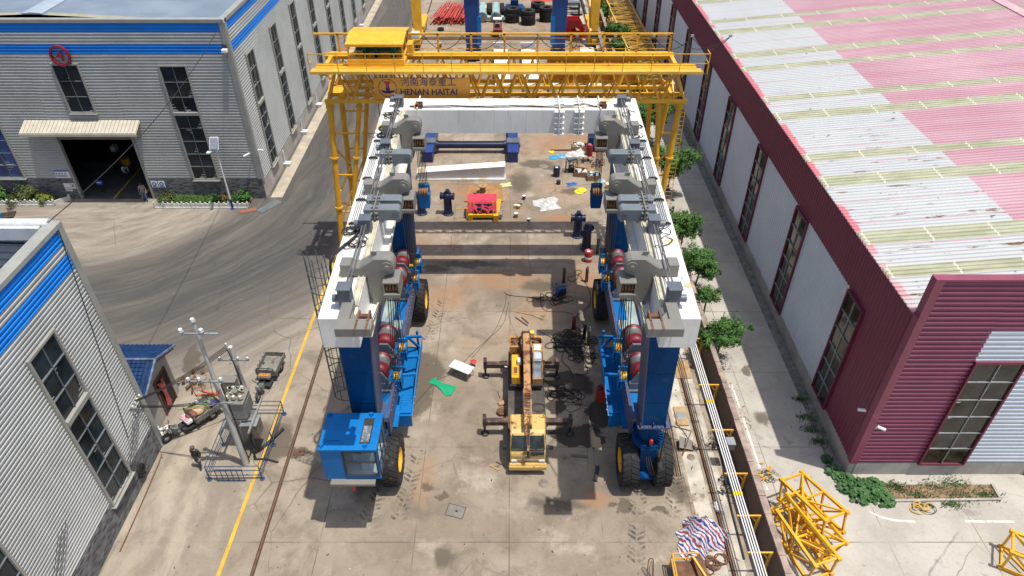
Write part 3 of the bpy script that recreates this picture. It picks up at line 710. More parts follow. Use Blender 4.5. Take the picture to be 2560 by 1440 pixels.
# ---------------------------------------------------------------- the great blue and white boat hoist
H = thing('boat_hoist', 'huge blue and white wheeled hoist with white box beams above two rows of winches', 'boat hoist', (-.1,30,0))
ZT, ZBm = 13.2, 11.7
def bx(s, y, outer):        # beam edge: outer or inner face at y
    f = (y - 20.2)/21.0
    o = 7.34 + .42*f
    return -.1 + s*(o if outer else o - 1.45)
M_PURP = mat('slate_blue_edge', (.06,.075,.15), .5, var=.15)
M_LEDGE = mat('ledge_paint', (.48,.46,.36), .6, var=.3, scale=1.5, stain=((.4,.26,.08), 1.2, .58))
M_ROPEDRUM = mat('rope_drum', (.16,.155,.15), .5, .3, var=.2)
def side_name(s): return 'west' if s < 0 else 'east'
for s in (-1, 1):
    X = lambda x: -.1 + s*x
    # long beam
    m = MB()
    def sec(y): return [(bx(s,y,True),y,ZBm),(bx(s,y,False),y,ZBm),(bx(s,y,False),y,ZT),(bx(s,y,True),y,ZT)]
    a, b_ = sec(20.2), sec(41.2)
    m.hexa([a[0],a[1],b_[1],b_[0],a[3],a[2],b_[2],b_[3]])
    for y0_, y1_ in ((20.2,41.2),):      # inner ledge (bottom flange) and top flange lip
        p, q = bx(s,y0_,False), bx(s,y1_,False)
        m.hexa([(p,y0_+.6,ZBm-.0),(p-s*.38,y0_+.6,ZBm),(q-s*.38,y1_-1.8,ZBm),(q,y1_-1.8,ZBm),(p,y0_+.6,ZBm+.07),(p-s*.38,y0_+.6,ZBm+.07),(q-s*.38,y1_-1.8,ZBm+.07),(q,y1_-1.8,ZBm+.07)])
    m.build('side_beam', M_WHITE, H, bevel=.015)
    # slide rails along the inner edge of the top
    m = MB(); p, q = bx(s,20.4,False)+s*.16, bx(s,39.3,False)+s*.16
    for o_ in (-.09, .09): m.bar((p+s*o_,20.9,ZT+.05), (q+s*o_,39.3,ZT+.05), .05, .1)
    m.bar((p,20.9,ZT+.02), (q,39.3,ZT+.02), .34, .04)
    m.bar((p-s*.52,21.2,ZBm+.13), (q-s*.52,39.0,ZBm+.13), .09, .12)
    m.build('slide_rail', M_LEDGE, H)
    # push rods lying on the beam between the boxes
    m = MB()
    for ya, yb in ((20.9,26.4),(27.8,32.2),(33.0,40.2)):
        p, q = bx(s,ya,False)+s*.36, bx(s,yb,False)+s*.36
        m.bar((p,ya,ZT+.62), (q,yb,ZT+.55), .055); m.bar((p+s*.16,ya,ZT+.55), (q+s*.16,yb,ZT+.5), .05)
    m.build('push_rod', mat('oily_rod', (.16,.155,.145), .45, .3, var=.3), H)
    # grey motor boxes
    for ya, hh in ((20.9,1.0),(26.2,.75),(33.6,.8),(40.0,.6)):
        m = MB(); p = bx(s,ya,False)+s*.42
        m.box((p-.24,ya-.2,ZT+.0),(p+.24,ya+.28,ZT+hh)); m.box((p-.28,ya-.25,ZT+hh),(p+.28,ya+.32,ZT+hh+.03))
        m.cyl((p+s*.24,ya,ZT+.45),(p+s*.5,ya,ZT+.45),.16,n=10)
        m.build('motor_box', M_GREYD, H, bevel=.01)
    # goosenecks that carry the upper sheaves
    for y in (22.8, 29.4, 36.0):
        g_ = MB(); xi = (bx(s,y,False) + .1)*s     # inner face distance from centre
        prof = [(xi+.62,ZT+.02),(xi+.62,ZT+.5),(xi+.15,ZT+.52),(xi-.45,ZT+.95),(xi-1.0,ZT+.95),(xi-1.18,ZT+.86),(xi-1.25,ZT+.65),(xi-1.25,ZT+.32),(xi-1.15,ZT+.18),(xi-.98,ZT+.13),(xi-.83,ZT+.07),(xi-.78,ZT-.12),(xi-.72,ZT-1.3),(xi-.55,ZT-1.55),(xi-.18,ZT-1.55),(xi-.05,ZT-.4),(xi-.05,ZT+.02)]
        g_.prism([(-.1+s*px, pz) for px, pz in prof], y, y+.62)
        go = g_.build('gooseneck', M_GREYP, H, bevel=.05)
        m = MB(); m.cyl((X(xi-.95),y-.05,ZT+.55),(X(xi-.95),y+.01,ZT+.55),.24,n=18); m.cyl((X(xi-.95),y-.12,ZT+.55),(X(xi-.95),y-.04,ZT+.55),.1,n=12)
        m.build('pin_cover', M_GREYP, go)
        m = MB(); m.box((min(X(xi+.55),X(xi+.98)),y+.02,ZT+.01),(max(X(xi+.55),X(xi+.98)),y+.6,ZT+.62)); m.build('clamp_box', M_GREYP, go, bevel=.015)
        m = MB(); m.box((X(xi-.42)-.12,y+.25,ZT+.95),(X(xi-.42)+.12,y+.31,ZT+1.12)); m.build('lifting_lug', M_GREYP, go)
        # sheave housing under the nose
        hx = X(xi-1.08); m = MB()
        m.box((hx-.34,y-.35,ZT-.08),(hx+.34,y+.6,ZT-.02)); m.box((hx-.34,y-.42,ZT-.75),(hx+.34,y+.6,ZT-.58))
        m.box((hx-.34,y-.35,ZT-.58),(hx-.28,y+.6,ZT-.08)); m.box((hx+.28,y-.35,ZT-.58),(hx+.34,y+.6,ZT-.08)); m.box((hx-.28,y+.5,ZT-.58),(hx+.28,y+.58,ZT-.08))
        ho = m.build('sheave_housing', M_GREYP, go)
        m = MB()
        for k in range(4): m.lathe([(.05,-.03),(.30,-.045),(.26,0),(.30,.045),(.05,.03)], 16, 'X', (hx-.2+.135*k, y+.0, ZT-.38))
        m.build('sheave', mat('bronze_sheave', (.25,.13,.05), .6, var=.4, scale=5), ho)
    # flanged cross arms
    for y in (27.1, 27.95, 32.6):
        m = MB(); xi = (bx(s,y,False) + .1)*s; xo = xi+.66; xn = xi-1.0
        pr = [(xo,ZT+.02),(xo,ZT+.62),(xn+.1,ZT+.62),(xn,ZT+.52),(xn-.02,ZT+.12),(xn+.1,ZT+.02),(xi-.3,ZT+.02),(xi-.1,ZT-.15),(xi-.05,ZT+.02)]
        m.prism([(-.1+s*px, pz) for px, pz in pr], y, y+.55)
        ao = m.build('cross_arm', mat('blue_grey_paint', (.155,.175,.19), .5, var=.12), H, bevel=.03)
        m = MB(); m.prism([(X(xi+.12),ZT-.25),(X(xi+.17),ZT-.25),(X(xi+.17),ZT+.72),(X(xi+.12),ZT+.72)], y-.14, y+.69)
        for zz in (ZT+.0, ZT+.22, ZT+.45): m.box((X(xi+.145)-.16,y-.12,zz),(X(xi+.145)+.16,y-.002,zz+.03))
        for yy in (y+.08, y+.42): m.box((X(xi+.145)-.16,yy,ZT+.625),(X(xi+.145)+.16,yy+.03,ZT+.71))
        m.build('bolted_flange', M_GREYP, ao)
        m = MB(); m.cyl((X(xn+.22),y-.02,ZT+.32),(X(xn+.22),y+.01,ZT+.32),.14,n=12); m.build('pin_cover', M_GREYD, ao)
    # L-shaped bracket out in front
    m = MB(); xi = (bx(s,20.2,False) + .1)*s
    m.prism([(X(xi+.55),20.9),(X(xi+.1),20.9),(X(xi+.1),19.75),(X(xi-.8),19.75),(X(xi-.8),19.15),(X(xi+.55),19.15)], ZT+.005, ZT+.4, 'Z')
    m.prism([(X(xi+.1),20.3),(X(xi-.3),19.75),(X(xi+.1),19.75)], ZT+.12, ZT+.3, 'Z')
    lb = m.build('front_bracket', M_GREYP, H, bevel=.015)
    m = MB()
    for o_ in (-.62, -.22): m.box((X(xi+o_)-.04,19.1,ZT+.401),(X(xi+o_)+.04,19.85,ZT+.42)); m.box((X(xi+o_)-.035,19.6,ZT-.2),(X(xi+o_)+.035,20.2,ZT+.45))
    m.cyl((X(xi-.62),20.0,ZT+.3),(X(xi-.22),20.0,ZT+.3),.1,n=10)
    m.build('hanger', M_RUST, lb)
    # round holes and lifting eye at the far end
    m = MB(); m.box((X(7.15)-.24,40.62,ZT),(X(7.15)+.24,40.7,ZT+.12)); m.lathe([(.1,-.04),(.26,-.04),(.26,.04),(.1,.04),(.1,-.04)], 16, 'Y', (X(7.15),40.66,ZT+.3)); m.build('lifting_eye', M_RUST, H)
    # front leg
    m = MB(); y0_, y1_ = 22.2, 23.6
    m.hexa([(X(6.38),y0_,4.75),(X(7.45),y0_,4.75),(X(7.45),y1_,4.75),(X(6.38),y1_,4.75),(X(5.95),y0_,ZBm-.003),(X(7.4),y0_,ZBm-.003),(X(7.4),y1_,ZBm-.003),(X(5.95),y1_,ZBm-.003)])
    lg = m.build('front_leg', M_BLUE, H)
    for z_ in (6.4, 8.3, 10.1):
        f_ = (z_-4.75)/(ZBm-4.75); m = MB(); m.box((min(X(6.38-.43*f_),X(7.45-.05*f_)),y0_-.012,z_),(max(X(6.38-.43*f_),X(7.45-.05*f_)),y0_-.001,z_+.025)); m.build('weld_seam', M_BLUE, lg)
    m = MB(); m.hexa([(X(6.30),y0_-.03,4.75),(X(6.37),y0_-.03,4.75),(X(6.37),y1_+.03,4.75),(X(6.30),y1_+.03,4.75),(X(5.87),y0_-.03,ZBm-.005),(X(5.94),y0_-.03,ZBm-.005),(X(5.94),y1_+.03,ZBm-.005),(X(5.87),y1_+.03,ZBm-.005)])
    m.box((X(6.9)-.78,y0_-.16,4.66),(X(6.9)+.78,y1_+.1,4.745)); 
    for k in range(7): m.box((X(6.25+.2*k)-.012,y0_-.15,4.746),(X(6.25+.2*k)+.012,y0_-.004,4.98 if k % 3 == 0 else 4.80))
    m.build('edge_plate', M_PURP, lg)
    # front bogie: slew ring, yoke, two wheels
    m = MB(); c = (X(6.9),22.83)
    m.cyl((c[0],c[1],3.3),(c[0],c[1],4.655),.52,n=28); m.cyl((c[0],c[1],3.22),(c[0],c[1],3.34),.78,n=36); m.cyl((c[0],c[1],3.08),(c[0],c[1],3.18),.8,n=36)
    for k in range(24):
        t = 2*PI*k/24; m.bar((c[0]+.5*math.cos(t),c[1]+.5*math.sin(t),3.36),(c[0]+.74*math.cos(t),c[1]+.74*math.sin(t),3.36),.03,.16)
    sr = m.build('slew_ring', M_BLUE, H)
    m = MB(); m.hexa([(c[0]-.3,c[1]-.45,.9),(c[0]+.3,c[1]-.45,.9),(c[0]+.3,c[1]+.45,.9),(c[0]-.3,c[1]+.45,.9),(c[0]-.42,c[1]-.75,3.08),(c[0]+.42,c[1]-.75,3.08),(c[0]+.42,c[1]+.75,3.08),(c[0]-.42,c[1]+.75,3.08)])
    m.box((c[0]-.4,c[1]-.95,1.0),(c[0]+.4,c[1]-.4,1.12)); m.cyl((c[0]-.5,c[1],1.38),(c[0]+.5,c[1],1.38),.24,n=14)
    m.build('yoke', M_BLUE, sr)
    m = MB(); m.lathe([(.0,0),(.1,.02),(.09,.3),(.05,.34),(.0,.34)], 10, 'Z', (c[0]-.02,c[1]-.78,3.55)); m.build('beacon', M_RED, sr)
    m = MB()
    for k in range(3):
        m.tube(smooth_path([(c[0]-.12+.09*k,c[1]-.72,2.55),(c[0]-.05+.12*k,c[1]-1.1,2.1),(c[0]+.25+.06*k,c[1]-1.15,1.6),(c[0]+.5,c[1]-.95,2.2),(c[0]+.58,c[1]-.75,3.2+.2*k),(c[0]+.6,c[1]-.7,4.6)],4), .03)
    m.build('hose', M_BLACK, sr)
    for xx in (6.05, 7.75): wheel(H, X(xx), 22.83, 1.38, -s if xx < 7 else s)
    # lower beam with raised edges
    m = MB(); m.box((min(X(6.2),X(7.6)),23.62,2.85),(max(X(6.2),X(7.6)),38.4,3.7)); lo = m.build('lower_beam', M_BLUEB, H)
    m = MB(); m.box((X(6.12)-.08,23.3,2.8),(X(6.12)+.08,38.2,4.05)); m.box((X(7.66)-.055,23.62,2.8),(X(7.66)+.055,38.2,4.05))
    m.bar((X(6.12),23.2,4.0),(X(6.5),22.5,5.0),.2,.16); m.build('edge_plate', M_PURP, lo)
    m = MB(); m.box((min(X(6.9),X(7.6)),29.4,3.702),(max(X(6.9),X(7.6)),36.0,3.73)); m.box((X(6.75)-.42,30.3,3.732),(X(6.75)+.42,31.1,3.76)); m.build('floor_plate', mat('pale_plate', (.30,.38,.36), .55, var=.2), lo)
    # service walkway, hung on the inside, with its bolted apron
    m = MB(); m.hexa([(X(5.95),24.4,1.95),(X(7.1),24.4,1.95),(X(7.1),30.2,1.95),(X(5.95),30.2,1.95),(X(5.95),24.4,2.1),(X(7.1),24.4,2.1),(X(7.1),30.2,2.1),(X(5.95),30.2,2.1)])
    m.hexa([(X(5.35),25.4,1.95),(X(6.12),25.4,1.95),(X(6.12),30.6,1.95),(X(5.35),30.6,1.95),(X(5.35),25.4,2.08),(X(6.12),25.4,2.08),(X(6.12),30.6,2.08),(X(5.35),30.6,2.08)])
    m.hexa([(X(5.28),25.3,1.95),(X(5.34),25.3,1.95),(X(5.34),30.6,1.95),(X(5.28),30.6,1.95),(X(5.12),27.6,3.25),(X(5.18),27.6,3.25),(X(5.18),30.2,3.25),(X(5.12),30.2,3.25)])
    m.hexa([(X(5.34),25.3,1.1),(X(6.1),25.3,1.1),(X(6.1),25.4,1.1),(X(5.34),25.4,1.1),(X(5.34),25.3,1.95),(X(6.1),25.3,1.95),(X(6.1),25.4,1.95),(X(5.34),25.4,1.95)])
    for k in range(7): m.box((min(X(5.5),X(6.0)),25.55+.18*k,2.085),(max(X(5.5),X(6.0)),25.6+.18*k,2.1))
    for y in (27.2, 28.6, 30.3): m.bar((X(5.2),y,3.2),(X(6.1),y-.5,3.6),.14)
    m.box((X(5.5)-.06,30.6,1.4),(X(5.5)+.06,30.75,3.3)); m.bar((X(5.35),30.5,2.0),(X(6.0),30.5,2.9),.12)
    m.build('service_platform', M_BLUEB, lo)
    m = MB()
    for k in range(40): m.cyl((X(6.03),24+.34*k,3.85),(X(6.0),24+.34*k,3.85),.03,n=6)
    for k in range(12): m.cyl((X(5.25),25.6+.4*k,2.1+.08*k if k < 6 else 2.7),(X(5.2),25.6+.4*k,2.1+.08*k if k < 6 else 2.7),.03,n=6)
    m.build('bolt_row', M_STEEL, lo)
    # winch drums
    for y, r in ((26.0,.54),(28.2,.54),(33.6,.54),(35.6,.48)):
        wn = MB(); cx_ = X(6.85)
        wn.box((cx_-.62,y-.55,3.735),(cx_+.62,y-.35,4.25)); wn.prism([(cx_-.6,4.2),(cx_+.6,4.2),(cx_+.22,4.95),(cx_-.22,4.95)], y-.52, y-.38); wn.box((cx_-.62,y+1.05,3.735),(cx_+.62,y+1.2,4.6)); wn.box((cx_-.66,y-.7,3.735),(cx_+.66,y-.56,3.85))
        wo_ = wn.build('winch_bracket', M_GREYD, lo)
        d = MB(); d.lathe([(0,-.3),(r*.35,-.3),(r*.5,-.33),(r,-.3),(r,.2),(r*.86,.26),(r*.86,.8),(r,.85),(r,.95),(0,.95)], 28, 'Y', (cx_,y,4.62), mis=[0,0,0,0,0,1,0,0,0]); 
        d.build('winch_drum', [mat('winch_red', (.15,.006,.013), .5, var=.25), M_ROPEDRUM], wo_)
    # lower sheave sets on the inner edge
    for y in (26.1, 28.3, 34.6, 36.4):
        m = MB(); px = X(5.98)
        m.box((px-.22,y-.3,3.5),(px+.22,y-.24,4.05)); m.box((px-.26,y-.32,4.05),(px+.26,y-.24,4.1)); m.box((px-.22,y+.3,3.5),(px+.22,y+.36,4.5)); m.box((px-.26,y+.3,4.5),(px+.26,y+.37,4.55)); m.box((px-s*.2-.04,y-.3,3.4),(px-s*.2+.04,y+.36,4.3))
        so_ = m.build('sheave_bracket', M_BLUEB, lo)
        m = MB()
        for k in (-1, 0, 1): m.lathe([(.05,-.03),(.28,-.045),(.24,0),(.28,.045),(.05,.03)], 16, 'X', (px+.12*k,y,4.15))
        m.build('sheave', mat('brass_sheave', (.55,.32,.06), .4, .3, var=.2), so_)
    if s < 0:
        m = MB(); m.cyl((X(6.2),36.0,4.15),(X(7.3),36.0,4.15),.11,n=12); m.build('guide_roller', mat('safety_yellow', (.75,.60,.03), .5), lo)
    # rear leg and rear wheels
    m = MB(); m.hexa([(X(6.3),36.9,3.7),(X(7.6),36.9,3.7),(X(7.6),38.3,3.7),(X(6.3),38.3,3.7),(X(6.1),36.9,ZBm-.003),(X(7.6),36.9,ZBm-.003),(X(7.6),38.3,ZBm-.003),(X(6.1),38.3,ZBm-.003)])
    m.box((X(6.9)-.9,36.7,3.72),(X(6.9)+.9,38.5,3.82)); m.build('rear_leg', M_BLUE, H)
    m = MB(); m.box((X(6.9)-.35,35.3,.95),(X(6.9)+.35,36.7,2.84)); m.cyl((X(6.4),36,1.38),(X(7.4),36,1.38),.24,n=14); m.build('rear_yoke', M_BLUE, H)
    for xx in (6.0, 7.8): wheel(H, X(xx), 36.0, 1.38, -s if xx < 7 else s)
    # wire ropes
    m = MB()
    for y, yl, nn in ((22.8,26.1,5),(22.8,28.3,3),(29.4,34.6,6),(29.4,33.8,3)):
        xi = (bx(s,y,False) + .1)*s
        for k in range(nn):
            m.tube([(X(xi-1.25+.11*k),y+.1,ZT-.7),(X(5.85+.08*k),yl+rg.uniform(-.2,.2),4.2)], .022, 5)
    xi = (bx(s,36,False) + .1)*s
    hb = (-1.0 if s < 0 else 1.0)
    hookx = X(xi-1.08)
    for k in range(6): m.tube([(hookx-.2+.08*k,36.0+.05*k,ZT-.7),(hookx-.2+.08*k,36.0+.05*k,9.6)], .022, 5)
    for k in range(2): m.tube([(X(xi-1.05),22.7,ZT-.55),(X(xi-.6+.1*k),21.2,ZT-1.3),(X(xi-.42),20.1,ZT+.3)], .018, 5)
    m.build('wire_rope', M_WIRE, H)
    # black conduits and cables on the beam
    m = MB(); clips = MB()
    for k in range(4):
        xa, xb = (bx(s,26.6,True), bx(s,35.4,True))
        m.tube([(xa-s*(.22+.09*k),26.6,ZT+.05),(xb-s*(.22+.09*k),35.4,ZT+.05)], .022, 5)
    for y in (26.8, 28.9, 31.0, 33.2, 35.2):
        xa = bx(s,y,True); clips.box((min(xa-s*.12,xa-s*.6),y-.05,ZT),(max(xa-s*.12,xa-s*.6),y+.05,ZT+.1))
        for k in range(4): clips.cyl((xa-s*(.22+.09*k),y-.06,ZT+.11),(xa-s*(.22+.09*k),y+.06,ZT+.11),.035,n=6)
    m.build('conduit', M_STEEL, H); clips.build('conduit_clip', M_DARK, H)
    m = MB(); r2 = random.Random(11 + s)
    for k in range(5):
        pts = []; y = 21.5 if k < 2 else 26
        off = r2.uniform(.55,.95)
        while y < 40.3:
            pts.append((bx(s,y,True)-s*(off + .10*math.sin(y*1.1+k*2)+r2.uniform(-.05,.05)), y, ZT+.03+.01*k)); y += .8
        m.tube(smooth_path(pts,3), .011 if k < 3 else .018, 4)
    for cy_, rr, tn in ((26.2,.42,5),(25.2,.35,4),(35.8,.38,8),(37.0,.35,7),(38.6,.4,4)):
        if s > 0 and cy_ > 35.5 and cy_ < 36.5: pass
        m.tube([(p_.x+bx(s,cy_,True)-s*.62, p_.y+cy_, p_.z) for p_ in wander_pts(rr*(1 if s < 0 else .7), tn*1.3 if s < 0 else tn*.5, r2, ZT+.03)], .022, 4)
    m.build('loose_cable', M_BLACK, H)
m = MB(); x_ = bx(1,22.6,True)-.28
for a_, b_ in (((x_-.16,22.9),(x_+.16,22.7)),((x_-.02,22.82),(x_+.03,22.2)),((x_-.12,22.25),(x_+.18,22.1))): m.bar((a_[0],a_[1],ZT+.004),(b_[0],b_[1],ZT+.004),.05,.004)
m.build('painted_mark', mat('mark_grey', (.35,.38,.42), .6), H)
# one thick cable falling over the west beam
m = MB(); m.tube(smooth_path([(-6.8,26.6,ZT+.08),(-7.0,25.6,ZT+.1),(-7.5,24.6,ZT+.08),(-7.75,23.9,ZT-.3),(-7.8,23.7,9)],6), .06, 6); m.build('power_cable', M_BLACK, H)
# far cross beam with bolted splices
m = MB(); m.box((bx(-1,40.4,False)+.003,39.46,ZBm),(bx(1,40.4,False)-.003,41.2,ZT)); m.build('cross_beam', M_WHITE, H, bevel=.015)
m = MB()
for u in (1043, 1399, 1449, 1502):
    x = AY(u, 275, 39.46).x; big_ = u in (1399, 1449)
    m.box((x-.03,39.36 if not big_ else 39.2,ZBm-.1 if big_ else ZT-.4),(x+.03,41.3,ZT+.14))
    for o_ in (-.3, .3) if big_ else (-.2,.2):
        for k in range(5 if big_ else 0):
            zz = ZBm-.02 + k*.36; m.box((min(x,x+o_),39.22,zz),(max(x,x+o_),39.459,zz+.03))
        for k in range(4 if big_ else 2):
            yy = 39.7+k*.42; m.box((min(x,x+o_),yy,ZT+.002),(max(x,x+o_),yy+.03,ZT+.11))
m.build('splice_flange', M_WHITE, H)
m = MB(); r2 = random.Random(5)
for k in range(3):
    m.tube(smooth_path([(x_, 39.75+.12*k+.07*math.sin(x_*1.7+k)+r2.uniform(-.03,.03), ZT+.05+(.14 if abs(x_-2.9) < .2 or abs(x_-4.15) < .2 else 0)) for x_ in [-6.2+.62*i for i in range(20)]],3), .02, 4)
m.build('loose_cable', M_BLACK, H)
for x in (-5.6, 5.5):
    m = MB(); m.box((x-.2,39.6,ZT+.0),(x+.2,39.68,ZT+.3)); m.box((x-.2,39.95,ZT+.0),(x+.2,40.03,ZT+.3)); m.cyl((x-.15,39.6,ZT+.2),(x-.15,40.02,ZT+.2),.08,n=8); m.build('rope_bracket', M_RUST, H)
# driver's cab
cab = thing('cab', None, None); cab.parent = H; cab.matrix_basis = root_matrix(H).inverted()
x0, x1, y0, y1, z0, z1 = -8.5, -5.97, 19.66, 21.72, 4.05, 6.15
m = MB()
m.box((x0,y0,z0),(x1,y1,z0+.12)); m.box((x0-.03,y0-.06,z1-.1),(x1+.02,y1+.03,z1)); m.box((x0,y1-.06,z0+.121),(x1,y1,z1-.101)); m.box((x0,y0,z0+.121),(x0+.06,y1-.061,z1-.101))
m.box((x0+.061,y0,z0+.121),(x0+1.0,y0+.06,z1-.101)); m.box((x1-.08,y0,z0+.121),(x1,y0+.1,z1-.101)); m.box((x0+1.001,y0,z0+.121),(x1-.081,y0+.06,z0+.25)); m.box((x0+1.001,y0,z1-.16),(x1-.081,y0+.06,z1-.101))
for xx in (x0+.1, x1-.5):
    for yy in (y0+.15, y1-.1): m.box((xx-.09,yy-.05,z1),(xx+.09,yy+.05,z1+.14)); m.box((xx-.03,yy-.12,z1),(xx+.03,yy-.05,z1+.1))
m.bar((x0+.25,y0+.45,z1+.035),(x0+.85,y0+.45,z1+.035),.02,.04)
m.build('cab_body', M_BLUEB, cab)
CG = NT('clear_cab_glass'); _o = CG.N['Material Output']; _t = CG.N.new('ShaderNodeBsdfTransparent'); _t.inputs[0].default_value = (.86,.92,.94,1); _x = CG.N.new('ShaderNodeMixShader'); _x.inputs[0].default_value = .16
CG.L.new(_t.outputs[0], _x.inputs[1]); CG.L.new(CG.b.outputs[0], _x.inputs[2]); CG.L.new(_x.outputs[0], _o.inputs['Surface']); M_CLEAR = CG.out((.35,.42,.46), .05)
m = MB(); m.box((x0+1.0,y0+.025,z0+.25),(x1-.08,y0+.04,z1-.16)); m.box((x1-.03,y0+.1,z0+.3),(x1-.015,y1-.1,z1-.15)); m.build('cab_glass', M_CLEAR, cab)
m = MB(); zc = z0+1.2
for a_, b_ in (((x0+1.0,z0+.25),(x1-.08,z0+.25)),((x0+1.0,z1-.16),(x1-.08,z1-.16)),((x0+1.0,z0+.25),(x0+1.0,z1-.16)),((x1-.08,z0+.25),(x1-.08,z1-.16)),((x0+1.0,zc),(x1-.08,zc))):
    m.bar((a_[0],y0-.01,a_[1]),(b_[0],y0-.01,b_[1]),.07,.05)
for zz in (z0+.2, z0+.8, z1-.15): m.bar((x1+.01,y0+.1,zz),(x1+.01,y1-.1,zz),.06)
for yy in (y0+.1, y0+.75, y0+1.4, y1-.1): m.bar((x1+.01,yy,z0+.2),(x1+.01,yy,z1-.12),.05)
m.box((x1-.78,y0+.3,z1+.002),(x1-.32,y0+1.75,z1+.03)); m.build('window_frame', M_DARK, cab)
m = MB(); m.box((x1-.73,y0+.36,z1+.031),(x1-.37,y0+1.3,z1+.036)); m.build('roof_window', mat('roof_glass', (.20,.22,.23), .15, var=.8, scale=3), cab)
m = MB(); m.box((x1-.9,y0+.35,z0+.121),(x1-.5,y0+1.2,z0+.8)); m.box((x0+1.1,y0+.9,z0+.121),(x0+1.6,y0+1.4,z0+.55)); m.box((x0+1.1,y0+1.35,z0+.55),(x0+1.6,y0+1.45,z0+1.15)); m.box((x0+.07,y0+.07,z0+.122),(x1-.1,y1-.1,z0+.13)); m.build('console', M_WH, cab, bevel=.03)
m = MB(); m.box((x0+1.15,y0+.95,z0+.56),(x0+1.55,y0+1.32,z0+.66)); m.box((x0+1.15,y0+1.26,z0+.66),(x0+1.55,y0+1.34,z0+1.2)); m.build('seat', M_DARK, cab, bevel=.03)
m = MB(); m.box((x0+.25,y0-.3,z0-.05),(x1-.25,y0-.001,z0-.02)); m.box((x0+.25,y0-.3,z0-.16),(x1-.25,y0-.26,z0-.051)); m.build('front_ledge', M_GREYP, cab)
m = MB(); m.cyl((x0+1.25,y0-.2,z0-.45),(x0+1.25,y0-.2,z0-.17),.1,n=10); m.cyl((x0+1.25,y0-.2,z0-.58),(x0+1.25,y0-.2,z0-.45),.07,.1,n=10); m.build('horn', M_RED, cab)
m = MB(); m.bar((x1-.3,y1,z1-.6),(-6.3,22.25,5.6),.14); m.bar((x0+.6,y1,z1-.5),(-7.3,22.25,5.6),.14); m.bar((x1-.3,y1,z0+.2),(-6.5,22.25,4.9),.14); m.build('cab_bracket', M_BLUE, cab)
# caged ladder up the west front leg
m = MB(); lx, ly = -8.02, 22.75
for o_ in (-.25, .25): m.bar((-7.62,ly+o_,.6),(-7.62,ly+o_,14.2),.05)
z = .9
while z < 14: m.bar((-7.62,ly-.25,z),(-7.62,ly+.25,z),.03); z += .3
ld = m.build('ladder', mat('dull_green_steel', (.10,.12,.115), .6, var=.3), H)
m = MB(); z = 6.3
while z < 14.4:
    pts = [(-7.62-.42+.42*math.cos(t) if False else -7.62-.75*math.sin(t), ly-.38*math.cos(t), z) for t in [PI*i/10 for i in range(11)]]
    m.tube(pts, .025, 5); z += .9
for t in (PI*.15, PI*.33, PI*.5, PI*.67, PI*.85): m.bar((-7.62-.75*math.sin(t),ly-.38*math.cos(t),6.3),(-7.62-.75*math.sin(t),ly-.38*math.cos(t),14.4),.035,.02)
m.build('safety_hoop', mat('dull_green_steel', (.10,.12,.115)), ld)
# hanging hook blocks
for hx in (bx(-1,36,False)+1.08, bx(1,36,False)-1.08):
    m = MB(); y = 36.1; q = 8.0
    m.hexa([(hx-.3,y-.25,.5+q),(hx+.3,y-.25,.5+q),(hx+.3,y+.25,.5+q),(hx-.3,y+.25,.5+q),(hx-.36,y-.28,1.5+q),(hx+.36,y-.28,1.5+q),(hx+.36,y+.28,1.5+q),(hx-.36,y+.28,1.5+q)]); m.box((hx-.33,y+.05,1.5+q),(hx+.33,y+.25,2.0+q)); m.box((hx-.2,y-.2,1.5+q),(hx+.2,y,1.75+q))
    hbk = m.build('hook_block', M_BLUEB if hx < 0 else M_BLUE, H, bevel=.03)
    m = MB()
    for k in range(4): m.lathe([(.05,-.03),(.26,-.04),(.22,0),(.26,.04),(.05,.03)], 14, 'X', (hx-.21+.14*k,y-.15,1.6+q))
    m.build('sheave', mat('bronze_sheave', (.25,.13,.05)), hbk)
# ---------------------------------------------------------------- yellow double-girder gantry crane on the yard rails
GY = thing('gantry_crane', 'yellow lattice girder gantry crane spanning the yard behind the white cross beam', 'gantry crane', (-.8,44,0))
XL, XR_ = -12.35, 11.5
def truss(name, y, zt, zb, xl, xr, half, n):
    """one girder: box top chord, two bottom chords, zigzag diagonals on both faces"""
    m = MB()
    m.box((xl,y-.2,zt-.32),(xr,y+.2,zt-.1)); m.box((xl,y-.32,zt-.1),(xr,y+.32,zt-.02)); m.bar((xl,y,zt+.02),(xr,y,zt+.02),.08)
    to = m.build('top_chord', M_YEL, GY)
    m = MB()
    for dy in (-half, half): m.box((xl+.3,y+dy-.09,zb-.12),(xr-.3,y+dy+.09,zb+.1))
    p = (xr-xl-.8)/n
    for i in range(n+1): m.box((xl+.4+p*i-.05,y-half,zb-.1),(xl+.4+p*i+.05,y+half,zb+.0))
    for i in range(n): m.bar((xl+.4+p*i,y-half,zb-.02),(xl+.4+p*(i+1),y+half,zb-.02),.06)
    m.build('bottom_chord', M_YEL, GY)
    m = MB()
    for i in range(n):
        xa = xl+.4+p*i
        for dy in (-half, half):
            m.bar((xa+.08,y+dy,zb),(xa+p/2-.12,y+dy*.45,zt-.4),.10); m.bar((xa+p-.08,y+dy,zb),(xa+p/2+.12,y+dy*.45,zt-.4),.10)
    m.build('web_lacing', M_YEL, GY)
truss('front', 42.5, 14.78, 12.7, XL+.2, XR_-.1, .55, 14)
truss('rear', 45.4, 14.5, 12.45, XL+.1, XR_-.9, .55, 14)
m = MB()
for x in (XL+.55, XR_-1.1): m.box((x-.12,42.6,14.1),(x+.12,45.3,14.5)); m.box((x-.1,42.2,12.3),(x+.1,45.8,12.55)); m.bar((x,42.5,12.5),(x,45.4,14.3),.08); m.bar((x,45.4,12.5),(x,42.5,14.3),.08)
m.build('end_tie', M_YEL, GY)
